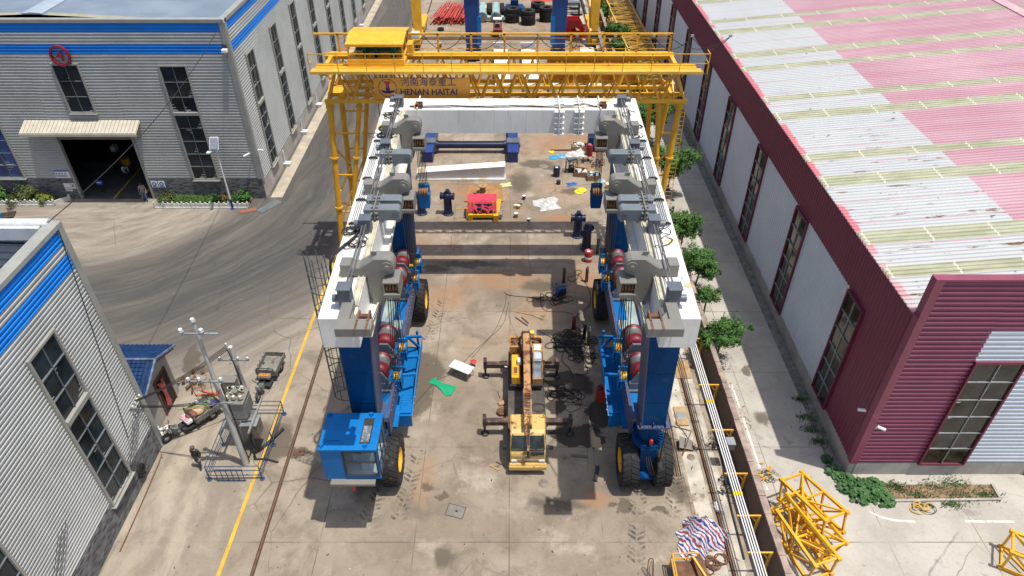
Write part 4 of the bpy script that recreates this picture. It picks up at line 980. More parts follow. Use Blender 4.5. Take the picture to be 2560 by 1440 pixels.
m = MB(); m.box((XL,41.55,14.66),(XR_+.2,42.2,14.72)); m.box((XL,41.5,14.6),(XR_+.2,41.55,14.76))
for i in range(9): m.bar((XL+.5+2.8*i,41.6,14.62),(XL+.5+2.8*i,42.3,14.1),.06)
m.build('walkway', mat('walkway_yellow', (.72,.40,.05), .5, var=.14, stain=((.4,.3,.2), 1.0, .66)), GY)
m = MB()
n_ = 14
for i in range(n_+1):
    x = XL+.03+(XR_+.4-XL)*i/n_; m.bar((x,41.55,14.62),(x,41.55,15.85),.045)
for z in (15.25, 15.83): m.bar((XL+.03,41.55,z),(XR_+.43,41.55,z),.045)
for x in (XL+.03, XR_+.43):
    for z in (15.25, 15.83): m.bar((x,41.55,z),(x,42.3,z),.04)
m.build('railing', M_YEL, GY)
m = MB()
x = XL+.2
m.box((XL+.2,45.75,14.3),(XR_-.9,46.3,14.34))
for i in range(11):
    x = -11.4+2.18*i; m.bar((x,45.9,14.3),(x,45.9,15.65),.13)
m.bar((-13.0,45.9,15.62),(10.5,45.9,15.62),.13,.12)
for z in (14.65, 15.0, 15.35): m.bar((-11.5,45.9,z),(10.4,45.9,z),.035)
m.build('rear_railing', M_YEL, GY)
m = MB()
for i in range(10): m.tube(sag((-7.0+2.5*i-1.25,45.8,15.5),(-7.0+2.5*i+1.25 if i < 9 else 10.3,45.8,15.5),.85 if i else .6,12), .025, 5)
m.build('festoon_cable', M_BLACK, GY)
m = MB()
for i in range(9): m.box((-5.85+2.5*i,45.75,15.45),(-5.65+2.5*i,45.85,15.6))
m.build('cable_carrier', M_STEEL, GY)
# legs: leaning tubes, A-shaped, with braces
def leg(a, b, r, name='leg'):
    o = MB().cyl(a, b, r, r*.92, 16).build(name, M_YEL, GY)
    k = MB()
    A_, B_ = Vector(a), Vector(b)
    for t in (.02,.33,.66): 
        p = A_.lerp(B_, t); d = (B_-A_).normalized(); k.cyl(p-d*.06, p+d*.06, r*1.35, n=16)
    k.build('leg_flange', M_YEL, o); return o
for sd, xf in ((-1,-12.12),(1,10.35)):
    xo, xi = (XL+.7, -9.75) if sd < 0 else (10.75, 9.4)
    for y, yf in ((42.3,41.6),(45.5,46.6)):
        leg((xo,y,12.4),(xf-.25*1,yf,1.1),.205); leg((xi,y,12.4),(xf+.3*(1 if sd<0 else -1)+(0 if sd<0 else .2),yf,1.1),.165)
        m = MB()
        for z in (10.4,7.4,4.6):
            t = (12.4-z)/11.3; xa = xo+(xf-.25-xo)*t; xb = xi+(xf+.3*(1 if sd<0 else -1)-xi)*t; yy = y+(yf-y)*t
            m.bar((xa,yy,z),(xb,yy,z),.1)
        if sd < 0: m.bar((xi+(xf-xi)*.55,y+(yf-y)*.55,6.2),(xo+(xf-xo)*.75,y+(yf-y)*.75,3.9),.09)
        m.build('leg_brace', M_YEL, GY)
        m = MB(); m.box((xo-.22,y-.2,12.1),(xo+.22,y+.25,12.5)); m.build('leg_cap', M_YEL, GY)
    m = MB()
    for z, z2 in ((9.4,6.0),(5.4,2.0)):
        t = (12.4-z)/11.3; t2 = (12.4-z2)/11.3
        m.bar((xo+(xf-xo)*t,42.3-.7*t,z),(xo+(xf-xo)*t2,45.5+1.1*t2,z2),.11); m.bar((xo+(xf-xo)*t2,42.3-.7*t2,z2),(xo+(xf-xo)*t2,45.5+1.1*t2,z2),.11)
    m.build('cross_brace', M_YEL, GY)
    m = MB(); m.box((xf-.35,40.6,.55),(xf+.35,47.6,1.12)); m.build('end_carriage', M_YEL, GY)
    for y in (41.2, 47.0):
        m = MB(); m.lathe([(.05,-.09),(.36,-.09),(.36,.05),(.42,.06),(.42,.1),(.05,.1)], 18, 'X', (xf,y,.42)); m.build('rail_wheel', M_DARK, GY)
# ladder up the east front leg
m = MB()
for k in range(36):
    z = 1.3+.3*k; x = 10.35+.35+(10.75-10.6)*z/12.4; m.bar((x-.16,41.68+.05*z,z),(x+.3,41.68+.05*z,z),.025)
for o_ in (-.16,.3): m.bar((10.7+o_,41.7,1.2),(10.84+o_,42.25,12.3),.03)
m.build('ladder', M_YEL, GY)
# sign board with its emblem and lettering
sb = MB(); sb.box((-8.62,41.84,12.84),(-2.62,41.93,14.24)); sbo = sb.build('sign_board', mat('sign_orange', (.72,.33,.035), .5, var=.12, scale=.8), GY)
M_INK = mat('sign_navy', (.012,.022,.12), .5, var=.1); M_INKR = mat('sign_red', (.55,.02,.015), .5, var=.1)
SM = Matrix.Translation((0,41.83,0)) @ FACE_S
text_mesh('lettering', '河南海泰重工', M_INK, sbo, Matrix.Translation((-5.2,41.835,13.97)) @ FACE_S, .64, .008, wide=.9, bold=.0)
text_mesh('lettering', 'HENAN HAITAI', M_INK, sbo, Matrix.Translation((-5.2,41.835,13.33)) @ FACE_S, .56, .008, wide=.93, bold=.008)
e = MB(); ex, ez, er = -7.75, 13.6, .58
for k in range(48):
    if k % 12 == 0: continue
    t0, t1 = 2*PI*k/48, 2*PI*(k+1)/48
    e.add([(ex+q*math.cos(t), 41.832, ez+q*math.sin(t)) for t, q in ((t0,er),(t1,er),(t1,er*.93),(t0,er*.93))], [(0,1,2,3)])
e.add([(ex+a,41.830,ez+b) for a, b in ((-.16,.42),(.16,.42),(.16,.3),(.1,.28),(.13,-.2),(-.13,-.2),(-.1,.28),(-.16,.3))], [tuple(range(8))], 0)
pts = [(-.46,-.12),(-.2,-.17),(-.13,-.2),(.13,-.2),(.2,-.17),(.46,-.12),(.36,-.27),(.15,-.34),(-.15,-.34),(-.36,-.27)]
e.add([(ex+a,41.828,ez+b) for a, b in pts], [tuple(range(10))], 0)
e.add([(ex+a,41.826,ez+b) for a, b in ((-.22,.44),(.22,.44),(.2,.34),(.06,.3),(.05,-.02),(-.05,-.02),(-.06,.3),(-.2,.34))], [tuple(range(8))], 1)
e.build('emblem', [M_INK, M_INKR], sbo, fix=False)
m = MB(); m.box((2.35,45.98,12.5),(8.4,46.06,14.2)); m.build('sign_board', mat('sign_orange', (.55,.23,.02)), GY)
# small things on the girder
m = MB(); m.box((-11.7,43.2,12.6),(-10.2,44.4,12.66)); m.box((-10.9,42.25,12.62),(-10.6,42.55,13.0)); m.build('platform', M_YEL, GY)
m = MB()
for o_ in (-.15,.15): m.bar((-9.9+o_,42.1,12.5),(-10.0+o_,42.1,14.3),.04)
for k in range(6): m.bar((-10.1,42.1,12.7+.28*k),(-9.75,42.1,12.7+.28*k),.03)
m.build('ladder', M_YEL, GY)

# ---------------------------------------------------------------- hoist trolley that runs on the girders
T = thing('hoist_trolley', 'yellow roofed hoist trolley with a dark green winch, on top of the gantry girders', 'trolley', (-8.4,44,14.5))
m = MB(); m.box((-10.15,42.35,14.62),(-6.65,42.6,15.2)); m.box((-10.15,45.2,14.62),(-6.65,45.45,15.1)); m.box((-10.15,42.61,14.7),(-9.9,45.19,15.0)); m.box((-6.9,42.61,14.7),(-6.65,45.19,15.0)); m.box((-9.89,43.2,14.8),(-6.91,43.4,15.0)); m.box((-9.89,44.4,14.8),(-6.91,44.6,15.0))
m.build('trolley_frame', M_YEL, T, bevel=.02)
m = MB()
for x in (-9.7,-7.1):
    for y in (42.48, 45.32): m.lathe([(.03,-.1),(.22,-.1),(.22,.1),(.03,.1)], 14, 'Y', (x,y,14.72))
m.build('trolley_wheel', M_DARK, T)
M_GRN = mat('winch_green', (.012,.10,.062), .45, var=.2)
m = MB(); m.cyl((-9.3,43.9,15.5),(-7.5,43.9,15.5),.38,n=20); m.box((-9.35,43.3,15.0),(-9.1,44.5,15.9)); m.box((-7.6,43.3,15.0),(-7.25,44.5,15.9)); m.box((-9.1,44.1,15.6),(-7.6,44.5,15.98)); m.cyl((-9.8,43.8,15.5),(-9.35,43.8,15.5),.24,n=14); m.cyl((-7.25,43.8,15.55),(-6.8,43.8,15.55),.28,n=14); m.box((-9.1,43.35,15.65),(-7.6,44.1,15.95)); m.cyl((-8.5,43.2,15.2),(-8.5,43.5,15.2),.16,n=12); m.box((-8.6,43.2,15.0),(-8.4,43.6,15.6))
m.build('winch', M_GRN, T, bevel=.02)
m = MB(); m.hexa([(-10.15,42.3,16.12),(-6.6,42.3,16.12),(-6.6,44.0,16.38),(-10.15,44.0,16.38),(-10.15,42.3,16.16),(-6.6,42.3,16.16),(-6.6,44.0,16.42),(-10.15,44.0,16.42)]); m.hexa([(-10.15,44.01,16.38),(-6.6,44.01,16.38),(-6.6,45.6,16.12),(-10.15,45.6,16.12),(-10.15,44.01,16.42),(-6.6,44.01,16.42),(-6.6,45.6,16.16),(-10.15,45.6,16.16)])
m.prism([(-10.14,16.12),(-6.61,16.12),(-6.61,16.0),(-10.14,16.0)], 42.3, 42.34)
m.build('rain_roof', M_YEL, T)
m = MB()
for x in (-10.05,-6.72):
    for y in (42.5, 45.3): m.bar((x,y,15.1),(x,y,16.12),.09)
m.build('roof_post', M_YEL, T)
m = MB(); m.box((-6.6,43.6,15.0),(-6.25,44.5,15.7)); m.build('switch_box', M_YEL, T)
for k in range(2):
    m = MB(); m.tube([(-8.9+.5*k,44,15.2),(-8.9+.5*k,44,9.0)], .025, 5); m.build('hoist_rope', M_WIRE, T)
m = MB(); m.box((-9.0,43.85,8.5),(-8.3,44.15,9.1)); m.lathe([(.0,-.5),(.1,-.45),(.12,-.1),(.05,0)],10,'Z',(-8.65,44,8.5)); m.build('hook_block', M_YEL, T)

# ---------------------------------------------------------------- second blue crane standing farther up the yard
K = thing('boat_hoist', 'dark blue legs of a second crane, cut off by the top of the photo', 'crane', (.3,84,0))
for x, sd in ((-4.75,1),(5.65,-1)):
    m = MB(); y = 84.3
    m.hexa([(x-.75,y,.9),(x+.75,y,.9),(x+.75,y+1.6,.9),(x-.75,y+1.6,.9),(x-1.0,y,12),(x+1.0,y,12),(x+1.0,y+1.6,12),(x-1.0,y+1.6,12)])
    m.hexa([(x-1.05,y-.12,7.6),(x+1.05,y-.12,7.6),(x+1.05,y+1.7,7.6),(x-1.05,y+1.7,7.6),(x-1.4,y-.12,9.0),(x+1.4,y-.12,9.0),(x+1.4,y+1.7,9.0),(x-1.4,y+1.7,9.0)])
    lg = m.build('leg', mat('crane_blue_plain', (.003,.05,.20), .4, var=.12), K)
    m = MB(); m.hexa([(x+sd*.8-.2,y-.05,1.8),(x+sd*.8+.25,y-.05,1.8),(x+sd*.8+.25,y+1.2,1.8),(x+sd*.8-.2,y+1.2,1.8),(x+sd*.8-.2,y-.05,5.2),(x+sd*.8+.25,y-.05,5.2),(x+sd*.8+.25,y+1.2,5.2),(x+sd*.8-.2,y+1.2,5.2)]); m.build('side_box', M_BLUEB, lg)
    m = MB(); m.box((x-.9,y-.4,.0),(x+.9,y+2.0,.9)); m.box((x-.45,y-.7,.3),(x+.45,y-.41,1.3)); m.build('foot', M_NAVY, K)
m = MB(); m.box((-5.5,84.2,12.01),(6.5,86.2,13.6)); m.build('cross_beam', M_BLUE, K)
m = MB(); m.box((-.9,101.5,0),(1.6,103.5,1.2)); m.box((-.2,101,1.2),(.9,103,2.4))
K2 = thing('machine_block', 'blue machine block standing behind the teal axle assemblies', 'machine', (.3,102,0)); m.build('block', M_BLUE, K2, bevel=.05)
m = MB(); m.cyl((-.9,101.4,.6),(-.9,103.6,.6),.3); m.cyl((1.6,101.4,.6),(1.6,103.6,.6),.3); m.build('roller', M_NAVY, K2)
# far yellow gantry: its two leg feet come into the top of the picture
F2 = thing('gantry_crane', 'yellow gantry crane farther up the yard, only its wheeled feet in view', 'gantry crane', (-.9,92,0))
for xf in (-12.0, 10.45):
    m = MB(); m.hexa([(xf-.45,89.5,1.4),(xf+.45,89.5,1.4),(xf+.45,90.6,1.4),(xf-.45,90.6,1.4),(xf-.75,90.4,12),(xf+.75,90.4,12),(xf+.75,91.6,12),(xf-.75,91.6,12)]); m.build('leg', M_YEL, F2)
    m = MB(); m.box((xf-.5,87.6,.7),(xf+.5,98,1.38)); m.box((xf-.9,87.9,.6),(xf-.55,88.7,1.9)); m.bar((xf-.5,89,1.4),(xf-.5,95,7),.3); m.build('end_carriage', M_YEL, F2, bevel=.03)
    m = MB(); m.box((xf-.62,87.7,1.4),(xf+.4,88.8,2.1)); m.build('motor_cover', M_WH if xf < 0 else M_DARK, F2, bevel=.04)
    for y in (88.0, 97.0):
        m = MB(); m.lathe([(.05,-.12),(.4,-.12),(.4,.08),(.47,.09),(.47,.13),(.05,.13)], 18, 'X', (xf,y,.47)); m.build('rail_wheel', M_DARK, F2)
m = MB(); m.box((-12.8,90.4,12.01),(11.3,91.6,13.5)); m.build('girder', M_YEL, F2)
# ---------------------------------------------------------------- drums, buckets, cylinders
def lathe_thing(name, label, cat, loc, parts, group=None, rz=0.0, tilt=None):
    """parts: list of (part name, profile, material, segments); first part carries the rest"""
    t = thing(name, label, cat, loc, rz, group)
    if tilt: t.matrix_basis = t.matrix_basis @ Matrix.Rotation(tilt, 4, 'X')
    for pn, prof, m_, n_ in parts: MB().lathe(prof, n_).build(pn, m_, t, world=False)
    return t
def drum_prof(r, h): return [(0,.0),(r,.0),(r*1.02,.03),(r,.05),(r,h*.33),(r*1.03,h*.345),(r,h*.36),(r,h*.65),(r*1.03,h*.665),(r,h*.68),(r,h-.05),(r*1.03,h-.02),(r,h),(r*.95,h-.03),(0,h-.03)]
def drum(u, v, label, m_, band=None, lid=None, r=.29, h=.9, extra=None):
    t = thing('oil_drum', label, 'drum', G(u, v), 0, 'steel oil drums in the yard')
    MB().lathe(drum_prof(r, h), 22).build('shell', m_, t, world=False)
    if band: MB().lathe([(r*1.035,h*.3),(r*1.04,h*.31),(r*1.04,h*.52),(r*1.035,h*.53)], 22).build('band', band, t, world=False)
    m = MB(); m.cyl((r*.6,0,h-.03),(r*.6,0,h-.0),.04,n=8); m.cyl((-r*.6,.05,h-.03),(-r*.6,.05,h-.01),.03,n=8); m.build('bung', M_STEEL, t, world=False)
    if lid: MB().box((-.11,-.1,h-.028),(.11,.1,h-.022)).build('paper_label', M_WH, t, world=False)
    if extra: extra(t, r, h)
    return t
drum(1470,652,'red oil drum with a white band and a white paper on its lid', M_RED, M_WH, True)
M_ORED = mat('orange_red_paint', (.48,.04,.015), .45, var=.2)
def opening(t, r, h): MB().cyl((-.06,.02,h-.028),(-.06,.02,h+.03),.14,n=14).build('dark_cap', M_DARK, t, world=False)
drum(1502,998,'orange red drum with a dark cap, standing beside the blue hoist leg', M_ORED, None, False, .31, .95, opening)
drum(1391,440,'dark blue oil drum standing alone on the open floor', M_NAVY, None, True)
def rag(t, r, h): MB().lathe([(0,h-.03),(.2,h),(.22,h+.12),(.12,h+.2),(0,h+.22)], 9).build('rag', mat('pink_rag', (.55,.10,.16), .9), t, world=False)
drum(1472,388,'dark red drum topped with a pink rag, among the boxes', mat('crimson_paint', (.22,.012,.02), .5, var=.2), None, False, .33, .98, rag)
drum(1396,460,'small squat black drum in front of the dark blue drum', M_DARK, None, False, .18, .38)
drum(1424,62,'red and white drum beside the black rack', M_RED, M_WH, False)
def bucket(u, v, label, m_, r=.15, h=.36, rim=None):
    t = thing('paint_bucket', label, 'bucket', G(u, v), rg.uniform(0,3), 'paint buckets on the floor')
    MB().lathe([(0,0),(r*.85,0),(r,h),(r*1.06,h),(r*1.06,h-.03)], 16).build('shell', m_, t, world=False)
    MB().lathe([(0,h-.005),(r*.98,h-.002)], 16).build('lid', rim or M_WH, t, world=False)
    MB().tube([(r*math.cos(a_), r*1.05*math.sin(a_)*.3-.0, h-.02-.1*math.sin(a_)) for a_ in [PI*i/8 for i in range(9)]], .008, 4).build('handle', M_DARK, t, world=False)
bucket(1310,498,'blue paint bucket with a white lid, farthest of the bucket row', mat('bucket_blue', (.03,.06,.30), .4))
bucket(1301,512,'white bucket stained brown, behind the yellow tin', M_WH, .17, .34, mat('brown_lid', (.3,.13,.05)))
bucket(1296,521,'yellow tin standing between two white buckets', M_YEL, .15, .32)
bucket(1289,520,'white pot with a dark base beside the yellow tin', M_WH, .12, .32)
bucket(1290,543,'grey bucket with a dark foot, nearest of the bucket row', mat('bucket_grey', (.3,.3,.32), .5, stain=((.05,.04,.08), 4, .5)), .17, .4)
bucket(1519,470,'yellow and white bucket next to the east gooseneck', mat('bucket_yellow', (.6,.5,.1), .5), .2, .45)
bucket(1476,403,'white tin lying among the cables near the boxes', M_WH, .16, .3, M_CARD)
bucket(1322,552,'small rusty tin by the generator', M_CARD, .13, .22)
bucket(1100,118,'small brown tin on the floor beyond the gantry', M_CARD, .25, .5)
def cylinder(u, v, label, m_, h=1.35, r=.115, neck=None):
    t = thing('gas_cylinder', label, 'gas cylinder', G(u, v), 0, 'gas cylinders standing in the yard')
    MB().lathe([(0,0),(r,0),(r,h*.86),(r*.85,h*.93),(r*.35,h*.97),(r*.3,h)], 14).build('bottle', m_, t, world=False)
    m = MB(); m.cyl((0,0,h),(0,0,h+.1),.03,n=8); m.cyl((-.07,0,h+.06),(.07,0,h+.06),.025,n=6); m.build('valve', neck or M_STEEL, t, world=False)
M_OLIVE = mat('worn_grey_green', (.10,.10,.08), .6, var=.3, stain=((.2,.12,.07), 4, .6))
cylinder(1409,706,'grey green gas cylinder beside the blue welding set', M_OLIVE)
cylinder(1466,704,'dull brown gas cylinder in front of the red banded drum', mat('dull_brown', (.16,.12,.085), .6, var=.3))
cylinder(1493,633,'grey gas cylinder right behind the red banded drum', M_OLIVE)
cylinder(1434,822,'short dark red gas cylinder on the shaded floor', mat('dark_red_cyl', (.16,.02,.02), .5, var=.2), 1.1, .13)
cylinder(1470,862,'dark gas cylinder amid the tangle of hoses by the east wheels', M_OLIVE, 1.45)
cylinder(1460,850,'dark blue gas cylinder standing behind the one in the tangle', M_NAVY, 1.3, neck=M_RUST)
# ---------------------------------------------------------------- navy mooring-style stub posts with side trunnions
def stub_post(u, v, label, rz=0.0, cap=None):
    t = thing('trunnion_post', label, 'post', G(u, v), rz, 'navy posts on the floor')
    m = MB(); m.lathe([(0,0),(.46,0),(.46,.05),(.38,.055),(.35,.3),(.32,1.55),(.32,1.95),(0,1.95)], 20); m.build('column', M_NAVY, t, world=False)
    m = MB()
    for k in range(12): m.cyl((.40*math.cos(k*PI/6),.40*math.sin(k*PI/6),.05),(.40*math.cos(k*PI/6),.40*math.sin(k*PI/6),.10),.03,n=6)
    m.build('bolt_ring', M_STEEL, t, world=False)
    m = MB(); m.cyl((-.55,0,1.66),(.55,0,1.66),.26,n=18); m.cyl((-.58,0,1.66),(-.46,0,1.66),.3,n=18); m.cyl((.46,0,1.66),(.56,0,1.66),.3,n=18); m.build('trunnion', M_NAVY, t, world=False)
    m = MB(); m.prism([(-.24,1.94),(.24,1.94),(.12,2.22),(-.12,2.22)], -.2, .2); m.build('top_plate', cap or M_NAVY, t, world=False)
stub_post(1055,533,'navy trunnion post with a wooden top, behind the west hook block', 0.05, M_WOOD)
stub_post(1121,534,'navy trunnion post standing alone beside the covered generator', -.1)
stub_post(1443,590,'navy trunnion post, the farther of the pair near the east legs', -.05)
stub_post(1465,622,'navy trunnion post turned askew, the nearer of the pair near the east legs', 1.0)
# ---------------------------------------------------------------- navy portal frame and the tapered white beam lying in the yard
t = thing('portal_frame', 'navy steel frame of two long beams joined by a crossbar, lying on the floor', 'steel frame', (-3.9,61,0))
for x in (-7.75, .1):
    m = MB(); m.box((x-.45,57.8,.0),(x+.45,70,1.05)); m.box((x-.5,57.7,1.051),(x+.5,59.6,1.12)); m.build('long_beam', mat('frame_blue', (.02,.045,.19), .4, var=.2), t)
    m = MB(); m.box((x-.6,59.4,.3),(x+.6,60.4,1.25)); m.cyl((x-.68,59.9,.8),(x+.68,59.9,.8),.3,n=14); m.build('joint_collar', M_GREYD, t)
m = MB(); m.cyl((-7.1,59.9,.75),(-.55,59.9,.75),.32,n=18); m.bar((-7.1,59.9,1.1),(-.55,59.9,1.1),.16,.05); m.cyl((-7.1,59.9,.75),(-6.9,59.9,.75),.45,n=18); m.cyl((-.75,59.9,.75),(-.55,59.9,.75),.45,n=18); m.build('crossbar', M_NAVY, t)
t = thing('box_beam', 'tapered white box beam lying across the yard behind the generator', 'beam', (-4.5,55,0), 0)
m = MB(); m.hexa([(-8.35,54.6,.1),(-.65,54.75,.1),(-.65,55.5,.1),(-8.35,55.4,.1),(-8.35,54.6,.72),(-.65,54.75,1.25),(-.65,55.5,1.25),(-8.35,55.4,.72)]); m.build('box', mat('primer_white', (.58,.58,.60), .5, var=.06), t)
m = MB(); m.box((-8.45,54.5,.03),(-.6,55.5,.099)); m.hexa([(-8.4,54.5,.721),(-.6,54.65,1.256),(-.6,55.6,1.256),(-8.4,55.5,.721),(-8.4,54.5,.76),(-.6,54.65,1.30),(-.6,55.6,1.30),(-8.4,55.5,.76)])
for x in (-5.2,-2.9,-.9): m.box((x,54.7,.8),(x+.05,55.4,1.2+.07*(x+.6)))
m.build('flange', M_WHITE, t)
# white beams stacked beyond the gantry
for k, (u, v, L, lab) in enumerate(((1258,245,15,'white box beam on the floor under the gantry, westernmost of the four'),(1330,245,15,'white box beam under the gantry, next to the westernmost one'),(1490,245,13,'white box beam near the east rail under the gantry'),(1385,240,10,'narrow white beam in the middle of the floor under the gantry'))):
    p = G(u, v); t = thing('box_beam', lab, 'beam', p, R(2-k), 'white beams lying under the gantry')
    w_ = .75 if k < 3 else .4; m = MB(); m.box((-w_,0,.25),(w_,L,1.0)); m.build('box', M_WHITE, t, world=False)
    m = MB(); m.box((-w_-.1,-.05,1.0),(w_+.1,L+.05,1.05)); m.box((-w_-.1,-.05,.2),(w_+.1,L+.05,.25)); m.build('flange', M_WHITE, t, world=False)
    m = MB(); m.box((-1.1,1.5,0),(1.1,1.8,.2)); m.box((-1.1,L-2,0),(1.1,L-1.7,.2)); m.build('timber', M_WOOD, t, world=False)
# ---------------------------------------------------------------- generator under its red cloth, on yellow skid
p = G(1208,548); t = thing('generator', 'yellow framed generator under a torn red cloth sheet', 'generator', p)
m = MB(); m.box((-1.15,-.15,.25),(1.1,.1,.5)); m.box((-1.15,1.6,.25),(1.1,1.85,.5)); m.box((-1.2,-.25,0),(-.85,.15,.55)); m.box((.85,-.35,0),(1.25,.15,.55)); m.hexa([(.95,.1,.4),(1.3,.1,.4),(1.45,2.2,.4),(1.1,2.2,.4),(.95,.1,.6),(1.3,.1,.6),(1.45,2.2,.6),(1.1,2.2,.6)])
for x in (-1.05,-.75,.8): m.bar((x,.1,.5),(x,.3,1.5),.08)
m.bar((-1.2,.1,.95),(-2.2,.1,.9),.05); m.bar((-2.2,.1,.9),(-2.2,.0,.05),.04); m.bar((-1.3,-.1,.1),(-1.3,.2,1.2),.06)
m.build('skid_frame', M_YEL, t, world=False)
m = MB(); m.box((-.7,.2,.5),(.75,1.5,1.3)); m.cyl((.2,.1,.8),(.2,.6,.8),.3,n=12); m.box((-.5,.05,.5),(.0,.2,1.0)); m.build('engine', mat('engine_blue', (.02,.03,.06), .5, var=.4, scale=3), t, world=False)
m = MB()
for k in range(3): m.cyl((1.42,-.1+.32*k,.35),(1.42,.15+.32*k,.35),.17,n=10)
m.build('filter', M_STEEL, t, world=False)
m = MB(); N_ = 22; rr_ = random.Random(4)
rowA = []; rows = []
for j in range(7):
    row = []
    for i in range(N_+1):
        x = -1.25+2.35*i/N_; fold = .05*math.sin(i*1.3)+.04*math.sin(i*2.9)
        if j < 3: q = (x, 1.5-.55*j, 1.52+.03*math.sin(i*.9+j))
        else:
            d = (j-2)/4; L_ = (.75+.18*math.sin(i*.9)+.12*math.sin(i*2.1)) * d
            q = (x, .4-.12*d-fold*d-.3*d, 1.52-L_)
        row.append(q)
    rows.append(row)
vs = [q for r_ in rows for q in r_]; W_ = N_+1
m.add(vs, [(j*W_+i, j*W_+i+1, (j+1)*W_+i+1, (j+1)*W_+i) for j in range(6) for i in range(N_)], 0, True)
o = m.build('cloth_cover', mat('red_cloth', (.55,.045,.08), .85, var=.15), t, world=False, fix=False)
t = thing('steel_plate', 'rusty tan steel plate lying flat behind the generator', 'plate', G(1212,480))
MB().hexa([tuple(G(a, b, z_)-G(1212,480)) for z_ in (.02,.1) for a, b in ((1160,503),(1258,503),(1255,462),(1175,462))]).build('plate', mat('rusty_plate', (.33,.17,.06), .85, var=.3, scale=1.5), t, world=False)
MB().box((-1.0,-.55,.101),(-.6,-.45,.2)).box((-1.0,-1.1,.101),(-.6,-1.0,.2)).build('lug', M_RUST, t, world=False)
t = thing('cable_reel', 'empty wooden cable reel standing on the rusty plate', 'cable reel', G(1207,484)+Vector((0,0,.1)))
MB().lathe([(0,0),(.42,0),(.42,.06),(.24,.065),(.22,.66),(.42,.665),(.42,.73),(.07,.73),(.06,.60),(0,.6)], 22).build('reel', M_WOOD, t, world=False)
MB().lathe([(.245,.08),(.25,.1),(.25,.6),(.245,.65)], 20).build('core_slats', M_CARD, t, world=False)
# ---------------------------------------------------------------- crumpled sheets and rags
def crumple(name, label, cat, u, v, sx, sy, h, m_, rz=0.0, n=18, seed=1, group=None, edge=.25):
    r_ = random.Random(seed); ph = [r_.uniform(0,6.3) for _ in range(10)]
    p = G(u, v); b = MB(); vs = []
    for j in range(n+1):
        for i in range(n+1):
            a, c = i/n*2-1, j/n*2-1
            k = 1 + edge*(math.sin(3*math.atan2(c,a)+ph[0])*.5 + math.sin(5*math.atan2(c,a)+ph[1])*.4)
            rim = max(abs(a), abs(c))
            sh = (1-rim**3)
            z = .012 + h*max(0, sh*(.35+.35*math.sin(4.1*a+2.3*c+ph[2])+.25*math.sin(7.7*c-3*a+ph[3])+.2*math.sin(12*a+6*c+ph[4])) )
            vs.append((a*sx*k + .05*sx*math.sin(6*c+ph[5]), c*sy*k + .05*sy*math.sin(6*a+ph[6]), z))
    b.add(vs, [(j*(n+1)+i, j*(n+1)+i+1, (j+1)*(n+1)+i+1, (j+1)*(n+1)+i) for j in range(n) for i in range(n)], 0, True)
    o = b.build(name, m_, None, world=False, fix=False)
    o.matrix_basis = Matrix.Translation(p) @ Matrix.Rotation(rz, 4, 'Z')
    return tag(o, label, cat, group)
crumple('plastic_sheet', 'crumpled white plastic sheet spread on the open floor', 'plastic sheet', 1367,510,.95,.95,.3, mat('cloudy_plastic', (.52,.52,.50), .35, var=.3, scale=2.5), .3, 20, 2)
p = G(1105,967); b = MB()
vv = [G(*q) for q in ((1090,943),(1094,952),(1104,958),(1141,967),(1139,974),(1128,990),(1114,991),(1103,977),(1091,966),(1071,958),(1080,950))]
b.add([(q.x-p.x, q.y-p.y, .02+.07*math.sin(i*2.1)**2) for i, q in enumerate(vv)] + [(0,0,.10),(-.35,.25,.13)], [(i,(i+1) % 11, 11 if 2 <= i <= 7 else 12) for i in range(11)] + [(2,11,12),(8,12,11)])
o = b.build('green_cloth', mat('green_cloth', (.0,.30,.13), .7, var=.1), None, world=False, fix=False); o.matrix_basis = Matrix.Translation(p); tag(o, 'bright green cloth dropped on the floor near the white table', 'cloth')
M_RAGW = mat('white_rag', (.6,.6,.58), .85, var=.2)
crumple('rag_heap', 'heap of white rags and plastic beside the dark red drum', 'rags', 1440,386,.9,.55,.5, M_RAGW, .2, 16, 5)
crumple('rag_heap', 'pale yellow rag near the end of the tapered beam', 'rags', 1262,463,.55,.28,.2, mat('pale_yellow_rag', (.65,.62,.28), .85), .3, 12, 6)
crumple('rag_heap', 'blue rag on the floor left of the yellow discs', 'rags', 1429,461,.45,.28,.22, mat('blue_rag', (.03,.12,.36), .85), .2, 12, 7)
crumple('rag_heap', 'blue and white striped rags under the east ropes', 'rags', 1514,487,.62,.5,.3, mat('striped_rag', (.30,.28,.42), .85, var=.8, scale=5), .2, 14, 8)
crumple('rag_heap', 'pale blue rag near the yellow and white bucket', 'rags', 1500,453,.4,.3,.3, mat('pale_blue_rag', (.35,.5,.55), .85, var=.4, scale=4), .2, 12, 9)
crumple('rag_heap', 'small heap of white rags on the floor of the pile of boxes', 'rags', 1448,420,.4,.3,.3, M_RAGW, .9, 12, 19)
def disc(u, v, label, r, m_, z=.0, group='flat discs on the floor'):
    t = thing('disc', label, 'disc', G(u, v)+Vector((0,0,z)), 0, group)
    MB().lathe([(0,.05),(r*.9,.05),(r,.03),(r,0),(0,0)], 24).build('plate', m_, t, world=False); MB().lathe([(r*.92,.051),(r*.94,.06),(r*.98,.05)], 24).build('rim', m_, t, world=False)
M_YD = mat('disc_yellow', (.72,.58,.02), .5, var=.12); M_BD = mat('disc_blue', (.04,.30,.55), .5, var=.2)
disc(1448,480,'yellow disc lying flat, the lower of two', .42, M_YD); disc(1455,477,'yellow disc resting on top of another yellow one', .40, M_YD, .06)
